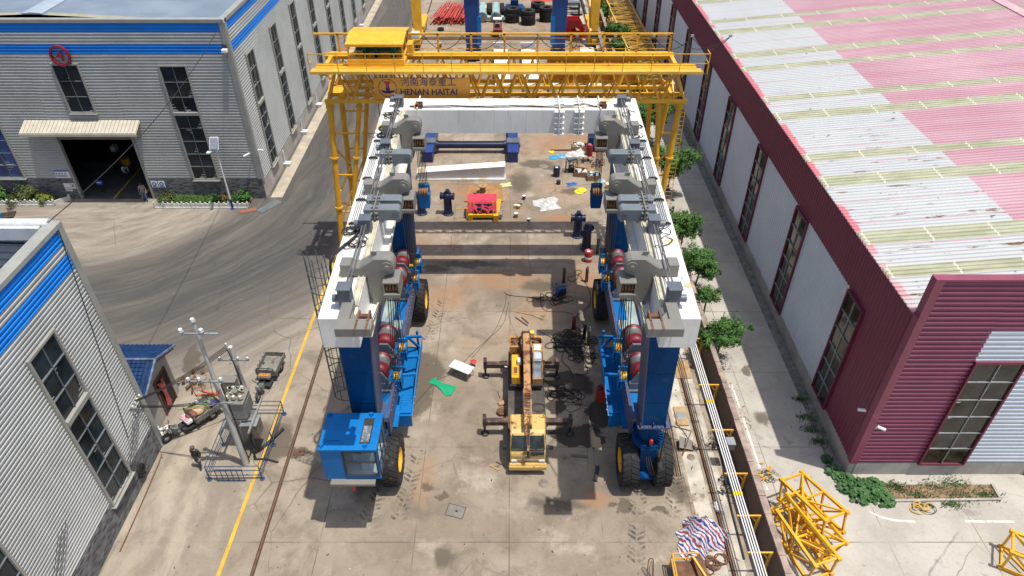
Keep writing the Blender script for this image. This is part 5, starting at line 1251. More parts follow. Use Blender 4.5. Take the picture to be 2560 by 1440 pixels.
disc(1384,394,'bright blue disc on the floor near the boxes', .42, M_BD); disc(1403,391,'blue disc with a white patch beside the bright blue one', .45, mat('disc_blue_white', (.12,.38,.6), .5, var=.6, scale=2)); disc(1379,380,'small yellow disc beyond the blue ones', .28, M_YD)
disc(1184,915,'small round red stool top beside the white table', .2, mat('stool_red', (.6,.04,.03), .5), .35)
# ---------------------------------------------------------------- cardboard boxes, cabinet, racks
def carton(u, v, label, sx, sy, h, rz, fill):
    t = thing('carton', label, 'box', G(u, v), rz, 'open cartons on the floor')
    m = MB(); k = .03
    m.box((-sx,-sy,0),(sx,sy,.04)); m.box((-sx,-sy,.04),(sx,-sy+k,h)); m.box((-sx,sy-k,.04),(sx,sy,h)); m.box((-sx,-sy+k,.04),(-sx+k,sy-k,h)); m.box((sx-k,-sy+k,.04),(sx,sy-k,h))
    m.hexa([(-sx,sy,h),(sx,sy,h),(sx,sy+.02,h),(-sx,sy+.02,h),(-sx-.1,sy+.25,h+.1),(sx+.1,sy+.25,h+.1),(sx+.1,sy+.27,h+.1),(-sx-.1,sy+.27,h+.1)])
    m.build('box', M_CARD, t, world=False)
    r_ = random.Random(u); m = MB()
    for k in range(9): m.cbox((r_.uniform(-sx*.7,sx*.7), r_.uniform(-sy*.7,sy*.7), h*.8+r_.uniform(0,.12)), (.3,.22,.12), 0, r_.uniform(0,3), Matrix.Rotation(r_.uniform(-.6,.6),4,'X'))
    m.build('contents', fill, t, world=False)
carton(1449,372,'open brown carton, farthest of the cartons', .7,.5,.42,-.15, M_RAGW)
carton(1453,437,'open brown carton with white wrappings, middle of the cartons', .62,.5,.5,-.2, M_RAGW)
carton(1483,446,'open brown carton filled with pale blue bags, nearest of the cartons', .6,.5,.5,.05, mat('pale_bags', (.42,.52,.56), .6, var=.3))
t = thing('machine_cabinet', 'dark blue machine cabinet behind the dark red drum', 'cabinet', G(1488,375)); MB().box((-.75,-.4,.1),(.5,.5,1.5)).build('cabinet', M_NAVY, t, world=False, bevel=.03); MB().box((-.7,-.45,.25),(-.1,-.401,1.35)).build('door', M_BLUE, t, world=False); MB().cyl((.3,-.42,.8),(.3,-.55,.8),.2,n=10).box((.6,-.5,0),(.9,.3,.7)).build('motor', M_RUST, t, world=False)
t = thing('pump_stand', 'black wire stand holding a small pump, beside the cartons', 'pump stand', G(1428,428))
m = MB()
for x in (-.5,.5):
    for y in (-.35,.35): m.bar((x,y,0),(x,y,1.1),.05)
for z in (.05,1.1):
    m.bar((-.5,-.35,z),(.5,-.35,z),.05); m.bar((-.5,.35,z),(.5,.35,z),.05); m.bar((-.5,-.35,z),(-.5,.35,z),.05); m.bar((.5,-.35,z),(.5,.35,z),.05)
m.build('frame', M_DARK, t, world=False); MB().lathe([(0,.06),(.28,.06),(.28,.5),(.15,.6),(0,.6)],12).build('pump', M_DARK, t, world=False); MB().cyl((-.2,.1,.1),(-.2,.1,.9),.07,n=8).cyl((.15,.1,.1),(.15,.1,.9),.06,n=8).build('bottle', M_YD, t, world=False); MB().cbox((0,0,1.2),(.8,.4,.2),0,.3).build('motor', M_GREYD, t, world=False)
def long_piece(name, label, cat, a, b, w_, h_, m_, z=.0, group=None):
    p, q = G(*a), G(*b); mid = (p+q)/2; d = q-p
    t = MB().box((-d.length/2,-w_/2,z),(d.length/2,w_/2,z+h_)).box((-d.length/2+.02,-w_*.3,z+h_),(d.length/2-.02,w_*.3,z+h_+.012)).build(name, m_, None, world=False)
    t.matrix_basis = Matrix.Translation(mid) @ Matrix.Rotation(math.atan2(d.y,d.x),4,'Z')
    return tag(t, label, cat, group)
long_piece('steel_bar','long rusty bar lying behind the blue discs','bar',(1375,377),(1470,376),.12,.12,M_RUST)
long_piece('channel_bar','black steel channel lying beside the east front wheels','bar',(1494,1168),(1488,1205),.2,.12,M_DARK)
long_piece('plank','grey plank on the floor in front of the wet patch','plank',(1429,1139),(1470,1144),.14,.06,mat('grey_wood',(.17,.14,.11),.9,var=.3))
long_piece('plank','short pale plank near the truck bumper','plank',(1225,1163),(1248,1176),.16,.06,M_WOOD)
long_piece('plank','thin dark stick near the truck bumper','plank',(1240,1155),(1262,1166),.06,.05,M_RUST)
long_piece('steel_bar','dark iron bar, longer of two by the broom','bar',(1288,794),(1319,815),.07,.05,M_DARK)
long_piece('steel_bar','dark iron bar, shorter of two by the broom','bar',(1304,794),(1321,809),.07,.05,M_DARK)
long_piece('steel_bar','small iron bar beside the truck deck','bar',(1244,979),(1250,995),.05,.04,M_RUST)
long_piece('plank','rust brown board lying at the planter corner','plank',(600,532),(641,523),.5,.06,mat('red_board',(.26,.11,.06),.85))
long_piece('plank','pale timber bits beside the hose tangle','plank',(1486,905),(1512,915),.3,.12,M_WOOD)
t = long_piece('steel_plate','dark grey steel sheet leaning at the corner of the planter','plate',(648,531),(697,503),.75,.05,mat('dark_sheet',(.13,.15,.155),.6,var=.25))
t = thing('brick', 'square tan block beside the truck deck', 'block', G(1254,1010), .4); MB().box((-.2,-.15,0),(.2,.15,.14)).build('block', M_WOOD, t, world=False, bevel=.03)
t = thing('rusty_pot', 'rusty round pot beside the truck deck', 'pot', G(1254,1033)); MB().lathe([(0,.02),(.25,0),(.28,.2),(.24,.21),(.2,.08),(0,.06)],16).build('pot', M_RUST, t, world=False)
t = thing('broom', 'straw broom lying on the floor behind the truck', 'broom', G(1325,788), -.32)
MB().cyl((-.95,0,.04),(.35,0,.06),.02,n=6).build('handle', M_WOOD, t, world=False)
m = MB()
for k in range(40): m.bar((.3,rg.uniform(-.04,.04),.05),(.95+rg.uniform(-.1,.15),rg.uniform(-.24,.24),rg.uniform(.01,.08)),.012)
m.build('bristles', mat('straw', (.42,.33,.18), .9), t, world=False)
t = thing('folding_table', 'white folding table with a dark shadow under it', 'table', G(1155,938,0), R(-29))
m = MB(); m.box((-.72,-.36,.70),(.72,.36,.74)); m.build('tabletop', mat('table_white', (.62,.60,.57), .5, var=.08), t, world=False, bevel=.02)
for x in (-.6,.6):
    for y in (-.28,.28): MB().bar((x,y,.7),(x*1.05,y*1.1,0),.03).build('leg', M_STEEL, t, world=False)
t = thing('welding_set', 'blue welding set on the floor among hoses', 'welding set', G(1402,736), .4); MB().box((-.32,-.22,.05),(.32,.22,.62)).build('case', mat('welder_blue', (.02,.06,.22), .5, var=.3), t, world=False, bevel=.03); MB().tube([(-.25,0,.62),(-.2,0,.75),(.2,0,.75),(.25,0,.62)],.02).build('handle', M_DARK, t, world=False); MB().box((-.3,-.235,.1),(.3,-.221,.35)).build('front_panel', M_DARK, t, world=False)
t = thing('grinder', 'small black and white power tool among the hoses', 'power tool', G(1388,868), .8); MB().cyl((-.15,0,.1),(.15,0,.1),.09,n=10).build('body', M_DARK, t, world=False); MB().cyl((.15,0,.1),(.2,0,.1),.1,n=10).build('guard', M_STEEL, t, world=False)
# manholes and floor lids
def cover(name, label, u, v, r, m_, square=False, rz=0.0):
    t = thing(name, label, 'manhole cover', G(u, v), rz, None)
    if square: MB().box((-r,-r*.75,.0),(r,r*.75,.02)).build('lid', m_, t, world=False, bevel=.04); MB().box((-r*1.06,-r*.81,.0),(r*1.06,r*.81,.012)).build('frame', M_DARK, t, world=False); MB().cyl((.05,0,.02),(.05,0,.03),.07,n=10).build('lug', M_DARK, t, world=False)
    else: MB().lathe([(0,.018),(r*.8,.018),(r*.82,.01),(r*.92,.01),(r*.95,.018),(r,.018),(r*1.02,.0)], 26).build('lid', m_, t, world=False)
M_LID = mat('worn_iron_lid', (.21,.18,.145), .8, var=.3, scale=4)
cover('manhole_cover','round worn manhole cover in front of the truck',1358,1208,.27,M_LID)
cover('manhole_cover','rectangular grey inspection cover with a dark rim',1139,1278,.44,mat('grey_lid',(.19,.175,.155),.8,var=.25,scale=4),True,-.28)
cover('manhole_cover','round manhole cover in the dark oil stain',1359,416,.42,M_LID)
cover('manhole_cover','round manhole cover beside the crane rail',1727,1143,.22,M_LID)
cover('manhole_cover','small rusty square pit lid by the groove',748,1130,.28,M_RUST,True,0)
# hoses: each tangle is one hose lying in loops
def hose(label, u, v, r0, turns, seed, rad=.02, m_=None, squash=.8, tail=None, cat='hose'):
    r_ = random.Random(seed); p = G(u, v)
    pts = wander_pts(r0, turns, r_, rad+.01)
    if tail: 
        q = [G(*a)-p for a in tail]; pts = pts + smooth_path([pts[-1]] + [Vector((a.x,a.y,rad+.005)) for a in q], 6)
    o = MB().tube(pts, rad, 5).build('hose', m_ or M_BLACK, None, world=False, fix=False); o.matrix_basis = Matrix.Translation(p)
    return tag(o, label, cat, 'hoses and cables lying on the floor')
hose('black hose tangle around the blue welding set',1395,748,.75,7,1,.022,tail=[(1340,745),(1300,742),(1270,738),(1262,732)])
hose('pale hose coil behind the blue welding set',1397,716,.55,6,2,.02,mat('grey_hose',(.28,.27,.25),.6))
hose('black hose loops left of the welding set',1345,748,.45,3,3,.018,tail=[(1360,775),(1420,782),(1450,800),(1466,825)])
hose('dense black hose tangle between truck and east wheels',1430,860,1.25,13,4,.024,squash=1.0,tail=[(1405,900),(1425,925),(1432,945)])
hose('black hose tangle at the foot of the standing cylinders',1455,890,.7,9,5,.024,tail=[(1470,930),(1440,938)])
hose('black hose tangle on the floor right of the truck deck',1415,985,.85,8,6,.022,squash=.7,tail=[(1370,960),(1360,945)])
hose('thin black cable loop by the orange red drum',1440,1010,.6,2,7,.014,tail=[(1480,1020),(1470,1060),(1500,1080)])
hose('loose loop of hose beside the east rear wheel',1440,690,.45,2,8,.018,tail=[(1470,720),(1475,760),(1440,790)])
hose('small heap of hoses near the cylinder behind the truck',1425,835,.7,6,14,.02,tail=[(1395,850),(1370,840),(1345,826)])
o = MB().tube(smooth_path([G(*q)+Vector((0,0,.015)) for q in ((1265,737),(1262,765),(1235,830),(1195,870),(1165,900),(1140,930),(1095,950),(1060,985),(1000,1050),(975,1068))],6),.012,4).build('cable', M_BLACK, None, fix=False); tag(o,'long thin cable running from the welding set past the white table','cable')
o = MB().tube(smooth_path([G(*q)+Vector((0,0,.015)) for q in ((1272,755),(1262,800),(1250,820),(1215,855),(1180,895))],6),.012,4).build('cable', M_BLACK, None, fix=False); tag(o,'second thin cable ending beside the red stool top','cable')
# ---------------------------------------------------------------- yellow truck crane with its outriggers out
t = thing('truck_crane', 'weathered yellow truck crane, outriggers spread and its boom lowered over the cab', 'truck crane', (.83,27.5,0))
M_TY = mat('faded_truck_yellow', (.58,.38,.11), .5, var=.15, scale=1.0, stain=((.17,.075,.035), 2.0, .58))
M_TR = mat('rusty_boom', (.45,.235,.085), .7, var=.25, scale=1.2, stain=((.14,.05,.025), 1.3, .48))
cx_ = .83
m = MB(); m.box((cx_-.35,23.6,.55),(cx_+.35,31.6,.85)); m.box((cx_-1.03,25.05,.95),(cx_+1.03,31.2,1.12)); m.box((cx_-1.05,25.05,.7),(cx_-1.0,31.2,1.16)); m.box((cx_+1.0,25.05,.7),(cx_+1.05,31.2,1.16))
m.build('deck', mat('dirty_deck', (.085,.07,.06), .75, var=.4, scale=1.4, stain=((.22,.18,.15), 1.5, .58)), t)
# cab
m = MB(); c0, c1, f0, f1 = cx_-.93, cx_+.93, 23.15, 25.0
prof = [(f0,.55),(f0-.03,1.35),(f0+.12,1.62),(f0+.5,2.38),(f0+.75,2.48),(f1,2.48),(f1,.6)]
m.prism(prof, c0, c1, 'X'); cabo = m.build('cab', mat('chipped_cab_yellow', (.60,.41,.13), .5, var=.12, scale=1.0, stain=((.17,.085,.04), 2.6, .545)), t, bevel=.07)
m = MB()
def on_ws(x, k): return (x, f0+.14+.36*k-.02, 1.66+.70*k+.012)
m.add([on_ws(cx_-.82,.02), on_ws(cx_+.82,.02), on_ws(cx_+.76,.95), on_ws(cx_-.76,.95)], [(0,1,2,3)]); wsd = m.build('windscreen', mat('truck_glass', (.03,.04,.045), .1, var=.6, scale=2), cabo)
m = MB()
for sx in (-1,1): m.bar((cx_+sx*.85,f0+.12,1.66),(cx_+sx*.78,f0+.5,2.38),.06)
m.bar((cx_-.85,f0+.09,1.63),(cx_+.85,f0+.09,1.63),.05); m.bar((cx_-.2,f0+.08,1.66),(cx_-.6,f0+.2,1.82),.02); m.bar((cx_+.5,f0+.08,1.66),(cx_+.1,f0+.2,1.82),.02)
m.box((cx_+.15,f0-.06,1.40),(cx_+.85,f0+.09,1.62)); m.build('windscreen_trim', M_DARK, cabo)
m = MB(); m.box((cx_-1.0,f0-.28,.4),(cx_+1.0,f0-.04,.72)); m.box((cx_-.98,f0-.2,.72),(cx_+.98,f0-.02,.8)); m.build('bumper', M_TY, t, bevel=.04)
m = MB(); m.box((cx_-.6,f0-.07,.98),(cx_+.6,f0-.03,1.06)); m.build('grille', M_STEEL, t)
m = MB(); m.box((cx_-.13,f0-.055,1.18),(cx_+.13,f0-.028,1.28)); m.box((cx_-.11,f0-.062,1.2),(cx_+.11,f0-.056,1.215)); m.build('badge', M_DARK, t)
for sx in (-1,1):
    m = MB(); m.box((cx_+sx*.72-.16,f0-.09,.84),(cx_+sx*.72+.16,f0-.02,1.02)); m.build('headlight', M_WH, t, bevel=.02)
    m = MB(); m.bar((cx_+sx*.93,f0+.3,1.8),(cx_+sx*1.2,f0+.1,1.9),.03); m.box((cx_+sx*1.2-.1,f0+.05,1.7),(cx_+sx*1.2+.1,f0+.1,2.0)); m.build('mirror', M_DARK, t)
    for y in (24.1, 28.2, 29.4):
        wv = thing('wheel', None, None); wv.parent = t; wv.matrix_basis = root_matrix(t).inverted() @ Matrix.Translation((cx_+sx*.82,y,.48))
        m = MB(); m.lathe([(.26,-.14),(.44,-.15),(.48,-.1),(.48,.1),(.44,.15),(.26,.14),(.26,-.14)], 22, 'X'); m.build('tyre', M_RUB, wv, world=False)
        m = MB(); m.lathe([(0,-.05*sx),(.15,.0),(.26,.1*sx),(.28,.12*sx)], 16, 'X'); m.build('rim', M_GREYP, wv, world=False)
# outriggers
for y, w_ in ((30.2,2.45),(25.72,2.35)):
    for sx in (-1,1):
        ext = w_ if sx < 0 else (w_-.55 if y > 28 else w_+.05)
        m = MB(); m.box((min(cx_+sx*.9,cx_+sx*ext),y-.16,.85),(max(cx_+sx*.9,cx_+sx*ext),y+.16,1.13)); m.box((cx_+sx*ext-.1,y-.2,.8),(cx_+sx*ext+.1,y+.2,1.42))
        oo = m.build('outrigger', mat('dark_rust_steel', (.06,.04,.033), .7, var=.5, scale=2, stain=((.2,.11,.07), 2, .56)), t)
        m = MB(); m.cyl((cx_+sx*ext,y-.0,.04),(cx_+sx*ext,y,.85),.07,n=10); m.lathe([(0,.0),(.24,.0),(.22,.06),(.08,.12),(0,.12)], 14, 'Z', (cx_+sx*ext,y,.0)); m.build('jack', M_DARK, oo)
    m = MB(); m.box((cx_-1.15,y-.2,.8),(cx_+1.15,y+.2,1.18)); m.build('outrigger_box', M_RUST, t)
# slewing upper works
m = MB(); m.cyl((cx_,29.0,1.12),(cx_,29.0,1.42),.6,n=22); m.box((cx_-.95,27.9,1.42),(cx_+.95,31.4,1.56)); m.build('turntable', M_DARK, t)
m = MB(); m.box((cx_-.86,28.0,1.56),(cx_-.36,29.9,2.15)); m.box((cx_-.78,28.2,2.15),(cx_-.46,28.9,2.22)); m.build('machine_hood', M_YEL, t, bevel=.04)
m = MB(); m.box((cx_-.52,28.95,2.155),(cx_-.3,29.35,2.45)); m.build('control_box', M_WH, t, bevel=.02)
m = MB(); m.box((cx_-.72,28.25,2.222),(cx_-.52,28.75,2.225)); m.build('hatch', M_RUST, t)
m = MB()
for sx in (-1,1):
    a0, a1 = (cx_-.98, cx_-.28) if sx < 0 else (cx_+.28, cx_+.98)
    m.box((a0,30.35,1.56),(a1,30.5,2.3)); m.box((a0,31.2,1.56),(a1,31.35,2.3)); m.box((a0,30.5,1.56),(a0+.06,31.2,2.3)); m.box((a1-.06,30.5,1.56),(a1,31.2,2.3)); m.box((a0+.06,30.5,1.56),(a1-.06,31.2,1.8))
m.build('counterweight_bin', M_TR, t)
m = MB()
for k in range(14): m.cbox((cx_+(-.63 if k % 2 else .63)+rg.uniform(-.15,.15),30.85+rg.uniform(-.2,.2),2.0+rg.uniform(0,.2)),(.5,.12,.1),0,rg.uniform(0,3))
m.build('scrap_load', M_RUST, t)
m = MB(); x0_, x1_ = cx_+.34, cx_+.92
m.box((x0_,28.0,1.56),(x1_,28.06,2.0)); m.box((x0_,29.9,1.56),(x1_,29.96,2.9)); m.box((x0_,28.06,1.56),(x0_+.05,29.9,1.9)); m.box((x1_-.05,28.06,1.56),(x1_,29.9,1.9)); m.box((x0_,29.3,2.9),(x1_,29.96,2.95))
for x in (x0_+.03,x1_-.03):
    m.bar((x,28.05,2.0),(x,28.5,2.9),.06); m.bar((x,28.5,2.9),(x,29.9,2.92),.06)
m.bar((x0_,28.5,2.9),(x1_,28.5,2.9),.05); m.box((x0_+.05,29.96,2.4),(x1_-.05,30.1,2.6)); oc = m.build('operator_cab', M_TR, t)
m = MB(); m.add([(x0_+.05,28.07,2.0),(x1_-.05,28.07,2.0),(x1_-.05,28.5,2.88),(x0_+.05,28.5,2.88)],[(0,1,2,3)]); m.add([(x0_+.05,28.52,2.9),(x1_-.05,28.52,2.9),(x1_-.05,29.3,2.92),(x0_+.05,29.3,2.92)],[(0,1,2,3)]); m.build('cab_window', mat('dusty_glass', (.28,.33,.36), .12, var=.5, scale=3), oc)
m = MB()
for k in range(6): m.box((x0_+.12+.07*k,28.7,2.93),(x0_+.15+.07*k,29.2,2.94))
m.box((x0_+.1,29.4,2.951),(x1_-.1,29.85,2.97)); m.build('roof_slats', M_WH, oc)
m = MB(); m.box((cx_-.24,29.2,1.56),(cx_-.18,30.6,3.1)); m.box((cx_+.18,29.2,1.56),(cx_+.24,30.6,3.1)); m.bar((cx_-.25,30.9,2.2),(cx_+.25,30.9,2.2),.08); m.bar((cx_-.25,31.3,2.6),(cx_+.25,31.3,2.6),.08); m.bar((cx_-.25,30.3,3.0),(cx_-.25,31.5,2.4),.07); m.bar((cx_+.25,30.3,3.0),(cx_+.25,31.5,2.4),.07); m.build('boom_bracket', M_DARK, t)
m = MB(); m.lathe([(0,-.2),(.3,-.2),(.3,-.17),(.22,-.16),(.22,.16),(.3,.17),(.3,.2),(0,.2)],18,'X',(cx_,31.5,2.25)); m.build('winch_drum', M_BLACK, t)
m = MB(); m.box((cx_+.28,31.35,2.3),(cx_+.5,31.6,2.5)); m.build('work_lamp', mat('safety_yellow', (.75,.60,.03), .5), t)
m = MB(); m.hexa([(cx_-.19,25.9,2.72),(cx_+.19,25.9,2.72),(cx_+.19,30.6,2.75),(cx_-.19,30.6,2.75),(cx_-.19,25.9,3.12),(cx_+.19,25.9,3.12),(cx_+.19,30.6,3.22),(cx_-.19,30.6,3.22)])
bo = m.build('boom', M_TR, t, bevel=.02)
m = MB()
for sx in (-1,1):
    for z in (2.72,3.1): m.bar((cx_+sx*.19,26.2,z),(cx_+sx*.17,24.2,z-.02),.07)
for k in range(8): m.bar((cx_-.19,26.0-.25*k,3.12),(cx_+.19,26.0-.25*k,3.12),.05); m.bar((cx_-.19,26.0-.25*k,2.72),(cx_-.19,26.0-.25*(k+1),3.1),.04); m.bar((cx_+.19,26.0-.25*k,2.72),(cx_+.19,26.0-.25*(k+1),3.1),.04)
m.build('boom_extension', M_TR, bo)
m = MB(); m.box((cx_-.2,23.7,2.75),(cx_-.12,24.4,3.1)); m.box((cx_+.12,23.7,2.75),(cx_+.2,24.4,3.1)); m.lathe([(.04,-.05),(.2,-.06),(.16,0),(.2,.06),(.04,.05)],14,'X',(cx_,24.0,3.0)); m.bar((cx_-.1,23.9,2.9),(cx_-.02,22.9,2.0),.06); m.bar((cx_+.1,23.9,2.9),(cx_+.02,22.9,2.0),.06); m.build('boom_head', M_TR, bo)
m = MB(); m.lathe([(0,-.45),(.07,-.42),(.1,-.2),(.06,0),(0,.02)],10,'Z',(cx_,22.92,2.0)); m.tube([(cx_,23.9,3.15),(cx_,22.95,2.1)],.015); m.build('hook', M_DARK, bo)
m = MB(); m.tube(coil_pts((cx_+.62,26.6),.35,1.6,rg,1.14,.1),.012,4); m.build('loose_rope', M_BLACK, t)
t = thing('round_dish', 'round pale lid standing by the truck outrigger', 'lid', G(1266,914,1.0)); MB().lathe([(0,.04),(.15,.04),(.17,0),(0,0)],16).build('plate', M_WH, t, world=False)
# ---------------------------------------------------------------- brick wall, pipe rack, conduits along the east rail
def brick_mat():
    n = NT('dark_brick'); bt = n.N.new('ShaderNodeTexBrick'); X, Y, Z = n.xyz()
    n.L.new(n.comb(Y, Z, 0.0), bt.inputs['Vector']); bt.inputs['Scale'].default_value = 4.2; bt.inputs['Mortar Size'].default_value = .016
    bt.inputs['Color1'].default_value = (.16,.085,.06,1); bt.inputs['Color2'].default_value = (.11,.065,.05,1); bt.inputs['Mortar'].default_value = (.22,.19,.165,1)
    col = n.mix(n.ramp(n.noise(.8, 6, .6), .4, .7, 0, .6), bt.outputs['Color'], (.10,.085,.075))
    return n.out(col, .9)
t = thing('brick_wall', 'long dark brick wall between the pipe rack and the alley', 'wall', (11.9,60,0))
MB().box((11.86,4,0),(12.1,120,2.1)).build('wall', brick_mat(), t)
m = MB(); y = 4; r_ = random.Random(2)
while y < 120:
    L = r_.uniform(.5,1.2); m.box((11.83+r_.uniform(-.02,.02),y,2.1),(12.13+r_.uniform(-.02,.03),y+L-.02,2.16+r_.uniform(0,.05))); y += L
m.build('coping', mat('pale_coping', (.33,.25,.20), .9, var=.35, scale=2), t)
t = thing('pipe_rack', 'row of four white pipes on yellow brackets along the brick wall', 'pipe rack', (11,40,0))
for k in range(4):
    x = 10.76+.12*k; MB().cyl((x,4,1.9),(x,48,1.9),.035,n=8).build('pipe', M_WH, t)
MB().box((10.72,48,1.8),(11.2,112,1.95)).build('cable_tray', mat('dull_tray', (.22,.21,.17), .7, var=.3), t)
ys = [17.3, 19.2, 21.6, 24.4, 27.7, 31.6, 35.8] + [40+4.1*i for i in range(17)]
for y in ys:
    m = MB(); m.bar((10.6,y,1.83),(11.75,y,1.83),.07,.09); m.bar((11.68,y,0.02),(11.68,y,1.8),.09); m.bar((11.3,y,1.8),(11.65,y,1.3),.05); m.build('bracket', M_YEL, t)
for y in (20.4, 26.4):
    m = MB()
    for k in range(4): m.cyl((10.76+.12*k,y-.12,1.9),(10.76+.12*k,y+.12,1.9),.05,n=8)
    m.build('coupling', mat('safety_yellow', (.75,.60,.03), .5), t)
def ground_line(name, label, cat, pts, r, m_, group=None):
    o = MB().tube(smooth_path([G(*q)+Vector((0,0,r+.004)) for q in pts],5), r, 5).build(name, m_, None, fix=False); return tag(o, label, cat, group)
for k in range(5):
    o = MB().tube([(8.5+.11*k,22.8,.03),(8.55+.12*k,27,.03),(8.5+.12*k,48,.03)],.028,5).build('conduit', M_RUST if k % 2 else M_DARK, None, fix=False)
    tag(o, ('first','second','third','fourth','fifth')[k] + ' conduit from the west in the bundle beside the east rail', 'conduit', 'conduits beside the east rail')
ground_line('cable','black cable snaking beside the small white cover','cable',((1690,1060),(1705,1075),(1720,1100),(1712,1120)),.02,M_BLACK)
ground_line('cable','thick cable lying along the foot of the brick wall','cable',((1762,1000),(1800,1130),(1820,1240),(1860,1400)),.05,M_DARK)
t = thing('hatch_board', 'tan board frame with a grey inset, lying by the east rail', 'board', G(1702,1042)); MB().box((-.32,-.7,.02),(.32,.7,.1)).build('board', M_WOOD, t, world=False); MB().box((-.24,-.35,.1),(.2,.3,.13)).build('inset', mat('grey_inset',(.25,.29,.29),.6), t, world=False)
t = thing('hatch_board', 'tan plywood sheet lying farther along the east rail', 'board', G(1705,925)); MB().box((-.45,-.75,.02),(.45,.75,.06)).box((-.1,-.7,.06),(-.05,.7,.08)).build('board', M_WOOD, t, world=False)
t = thing('pit_cover', 'white folded pit cover tilted beside a leaning pole', 'cover', G(1712,1118)); MB().hexa([(-.4,-.3,.3),(.35,-.3,.12),(.45,.35,.12),(-.3,.4,.45),(-.4,-.3,.33),(.35,-.3,.15),(.45,.35,.15),(-.3,.4,.48)]).build('cover', M_GREYP, t, world=False); MB().box((-.4,-.3,0),(.4,.35,.1)).build('pit_frame', M_RUST, t, world=False)
t = thing('pole_barrier', 'rusty tube barrier leaning over the pit cover', 'barrier', G(1706,1140)); MB().bar((0,0,0),(.5,.9,1.0),.05).bar((.5,.9,1.0),(-.9,1.4,1.0),.05).build('tube_frame', M_RUST, t, world=False)
t = thing('valve_box', 'small grey box on the pipes by the brick wall', 'box', (11.4,23.6,1.5)); MB().box((-.2,-.25,0),(.2,.25,.4)).build('box', M_GREYP, t, world=False); MB().box((-.21,-.26,.4),(.21,.26,.43)).build('lid', M_STEEL, t, world=False)
t = thing('rail_clamp', 'white block clamped on the east rail', 'clamp', (10.35,20.9,.03)); MB().box((-.08,-.25,0),(.08,.25,.12)).box((-.11,-.05,0),(.11,.05,.09)).build('clamp', M_WH, t, world=False)
def junk(label, u, v, s_, seed, m_, m2, name='scrap_heap', cat='scrap'):
    t = thing(name, label, cat, G(u, v)); r_ = random.Random(seed)
    for pn, mm, k in (('scrap', m_, 14), ('wire', m2, 10)):
        b = MB()
        for i in range(k):
            x, y = r_.gauss(0,s_*.4), r_.gauss(0,s_*.4)
            if pn == 'scrap': b.cbox((x,y,.05+r_.random()*s_*.25),(r_.uniform(.1,.4)*s_,r_.uniform(.06,.2)*s_,r_.uniform(.03,.12)*s_),0,r_.uniform(0,3),Matrix.Rotation(r_.uniform(-.6,.6),4,'Y'))
            else: b.tube(coil_pts((x,y),s_*r_.uniform(.12,.3),1.3,r_,.04+r_.random()*.1,.3),.012,4)
        b['x'] if False else b.build(pn, mm, t, world=False)
    return t
junk('black scrap and cables dumped under the pipe rack',1820,1215,.8,3,M_DARK,M_BLACK)
junk('dark scrap at the wall foot beside the rail conduits',1782,1115,.6,4,M_DARK,M_BLACK)
junk('oily scrap and rags beside the pit cover',1735,1122,.35,5,M_RUST,M_DARK)
junk('offcuts and bits under the farther east ropes',1490,412,1.0,6,M_RUST,M_DARK)
junk('offcuts lying between cartons and wire stand',1462,405,.9,7,M_DARK,M_CARD)
junk('yellow hoist part and chain dropped against the brick wall',1910,1190,.75,8,M_YEL,M_DARK,'hoist_part','machine part')
junk('mixed scrap pile beyond the gantry near the red machine',1437,120,1.6,9,M_CARD,M_DARK)
junk('small scrap lying beside the orange red drum',1530,985,.5,10,M_DARK,M_BLACK)
# heap of yellow lifting straps
t = thing('strap_heap', 'tangled heap of yellow lifting straps on the alley', 'straps', G(2305,1272)); r_ = random.Random(5); b = MB()
for k in range(9):
    pts = coil_pts((r_.gauss(0,.28),r_.gauss(0,.15)), r_.uniform(.12,.28), r_.uniform(.5,1.1), r_, .02+.015*k, .4, .6)
    for p_, q_ in zip(pts[:-1], pts[1:]): b.bar(p_, q_, .07, .012)
b.build('strap', mat('strap_yellow', (.50,.33,.09), .8, var=.25), t, world=False)
MB().tube(coil_pts((.2,-.1),.3,1.2,r_,.1,.3),.02,4).build('sling', M_DARK, t, world=False)
# striped tarpaulin heaped over a load
def tarp_mat():
    n = NT('striped_tarpaulin'); X, Y, Z = n.xyz()
    wv = n.noise(1.0, 3, .5); a = n.math('ADD', n.math('ADD', n.math('MULTIPLY', X, 1.0), n.math('MULTIPLY', Y, .75)), n.math('ADD', n.math('MULTIPLY', wv, 1.3), n.math('MULTIPLY', Z, .6)))
    fr = n.math('FRACT', n.math('MULTIPLY', a, 1.9))
    isr = n.math('LESS_THAN', fr, .24); isb = n.math('MULTIPLY', n.math('GREATER_THAN', fr, .48), n.math('LESS_THAN', fr, .74))
    col = n.mix(isr, (.60,.60,.62), (.32,.06,.09)); col = n.mix(isb, col, (.05,.06,.22))
    return n.out(col, .5)
p = G(1750,1345); b = MB(); N_ = 54; vs = []
out = [(0,0)]
for j in range(N_+1):
    for i in range(N_+1):
        a, c = i/N_*2-1, j/N_*2-1
        # disc map
        rr_ = max(abs(a),abs(c)); th = math.atan2(c,a); k = 1+.16*math.sin(2*th+.6)+.12*math.sin(3*th+2)+.08*math.sin(7*th)+.05*math.sin(11*th+1)
        x, y = rr_*math.cos(th)*1.12*k, rr_*math.sin(th)*1.2*k
        fold = .17*math.sin(7*th+3*rr_) * rr_ + .08*math.sin(15*th-5*rr_+1)*rr_ + .07*math.sin(5*x+8*y)
        z = max(.02, .75*(1-rr_**2)*(1+.4*math.sin(2.3*x+1)+.2*math.sin(3.1*y)) + fold*(1-rr_**6) + .05)
        vs.append((x, y, z))
b.add(vs, [(j*(N_+1)+i, j*(N_+1)+i+1, (j+1)*(N_+1)+i+1, (j+1)*(N_+1)+i) for j in range(N_) for i in range(N_)], 0, True)
